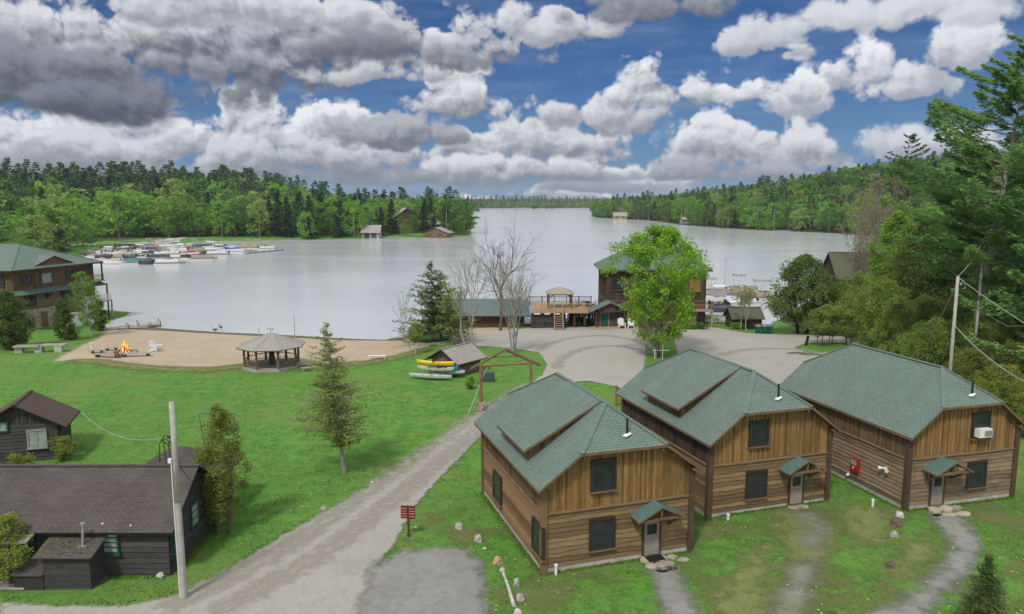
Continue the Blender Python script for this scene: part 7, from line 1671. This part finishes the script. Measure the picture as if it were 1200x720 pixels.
# ------------------------------------------------------------ tufts of longer grass in the foreground and along the walls
edge_pts = []
def tuft_line(a, b, n, wdt): 
    for _ in range(n):
        s = rnd.random(); edge_pts.append((a[0]+(b[0]-a[0])*s+rnd.gauss(0, wdt), a[1]+(b[1]-a[1])*s+rnd.gauss(0, wdt)))
for c_, W_, L_ in ((c1, 8.7, 11.6), (c2, 8.63, 11.7), (c3, 8.3, 12.5)):
    A_, B_, D_ = local(c_, -.15, -.15, 0), local(c_, W_, -.2, 0), local(c_, -.2, L_, 0)
    tuft_line(A_, B_, 900, .1); tuft_line(A_, D_, 1100, .12)
tuft_line((-31, 37.1), (-18, 37.1), 700, .12); tuft_line((-17.7, 37.4), (-17.6, 43.6), 400, .1)
lawn_all = []
rs_ = np.random.RandomState(5)
N_ = 120000; dd = 28+ (rs_.rand(N_)**1.6)*62; xx = (rs_.rand(N_)*1.5-.72)*dd
roadS = sdf(xx, dd, road); park = sdf(xx, dd, GP((438, 664), (470, 648), (540, 642), (563, 660), (567, 690), (570, 790), (400, 790), (425, 700)))
ok = (roadS < -.25) & (park < -.2) & (-sdf(xx, dd, lake_poly) > 30)
for c_, W_, L_ in ((c1, 8.7, 11.6), (c2, 8.63, 11.7), (c3, 8.3, 12.5)):
    ok &= sdf(xx, dd, [local(c_, 0, 0, 0)[:2], local(c_, W_, 0, 0)[:2], local(c_, W_, L_, 0)[:2], local(c_, 0, L_, 0)[:2]]) < 0
for pth in (GP((763, 668), (790, 664), (822, 725), (780, 725)), GP((1092, 603), (1122, 605), (1150, 640), (1132, 672), (1098, 702), (1075, 735), (1000, 735), (1072, 697), (1104, 668), (1118, 640))): ok &= sdf(xx, dd, pth) < -.1
verge = (np.abs(roadS+.15) < .35) & (rs_.rand(N_) < .8)
edge_pts += [(a_, b_) for a_, b_ in zip(xx[verge], dd[verge])]
patch = np.sin(xx*.9+dd*.35)+np.sin(dd*1.1-xx*.4)+rs_.normal(0, .8, N_)
ok &= patch > -.2
P = np.stack([xx[ok], dd[ok]], -1); P = np.concatenate([P, np.array(edge_pts)])
sz = np.concatenate([np.full(ok.sum(), 1.0), np.full(len(edge_pts), 1.5)])
z = height(P[:, 0], P[:, 1]); n = len(P); hgt = (.04+.045*rs_.rand(n))*sz; a = rs_.rand(n)*6.28; w = .03+.035*rs_.rand(n); lx, ly = rs_.normal(0, .05, n), rs_.normal(0, .05, n)
V = np.stack([np.stack([P[:, 0]-w*np.cos(a), P[:, 1]-w*np.sin(a), z-.01], -1), np.stack([P[:, 0]+w*np.cos(a), P[:, 1]+w*np.sin(a), z-.01], -1), np.stack([P[:, 0]+lx, P[:, 1]+ly, z+hgt], -1)], 1).reshape(-1, 3)
tag(npmesh('grass_tufts', V, 3, 'grass_blade', rs_.rand(n)), 'short grass blades growing over the lawns', 'grass', kind='stuff')

# dandelions and daisies
N_ = 2600; dd = 30+(rs_.rand(N_)**1.3)*50; xx = (rs_.rand(N_)*1.5-.72)*dd
ok = (sdf(xx, dd, road) < -.4) & (np.sin(xx*.5+1)+np.sin(dd*.37-xx*.2)+rs_.normal(0, .5, N_) > .5) & (-sdf(xx, dd, lake_poly) > 34)
for c_, W_, L_ in ((c1, 8.7, 11.6), (c2, 8.63, 11.7), (c3, 8.3, 12.5)):
    ok &= sdf(xx, dd, [local(c_, 0, 0, 0)[:2], local(c_, W_, 0, 0)[:2], local(c_, W_, L_, 0)[:2], local(c_, 0, L_, 0)[:2]]) < 0
C = np.stack([xx[ok], dd[ok], height(xx[ok], dd[ok])+.07], -1); r = .022+.02*rs_.rand(len(C), 1, 1); q = np.array([[-1, -1, 0], [1, -1, 0], [1, 1, 0], [-1, 1, 0]])*r
tag(npmesh('lawn_flowers', (C[:, None, :]+q).reshape(-1, 3), 4, 'dandelion', rs_.rand(len(C))), 'tiny pale yellow flowers dotted over the grass', 'flowers', kind='stuff')

# drop bookkeeping
for o in col.objects:
    if 'used' in o: del o['used']

# ------------------------------------------------------------ haze
hz_m = bpy.data.materials.new('haze'); hz_m.use_nodes = True; N = NT(hz_m.node_tree)
pv = N.add('ShaderNodeVolumePrincipled', {'Color': (.80, .88, 1.0, 1), 'Density': .0001, 'Anisotropy': .2}); N.l.new(pv.outputs[0], N.add('ShaderNodeOutputMaterial').inputs[1])
me = bpy.data.meshes.new('haze'); X0, X1, Y0_, Y1_, Z0, Z1 = -4100, 4100, -400, 6200, -8, 110
me.from_pydata([(x, y, z) for z in (Z0, Z1) for y in (Y0_, Y1_) for x in (X0, X1)], [], [(0, 2, 3, 1), (4, 5, 7, 6), (0, 1, 5, 4), (1, 3, 7, 5), (3, 2, 6, 7), (2, 0, 4, 6)]); me.materials.append(hz_m)
ho = bpy.data.objects.new('haze', me); col.objects.link(ho); ho['kind'] = 'stuff'; ho['label'] = 'thin pale haze over the lake'; ho['category'] = 'haze'
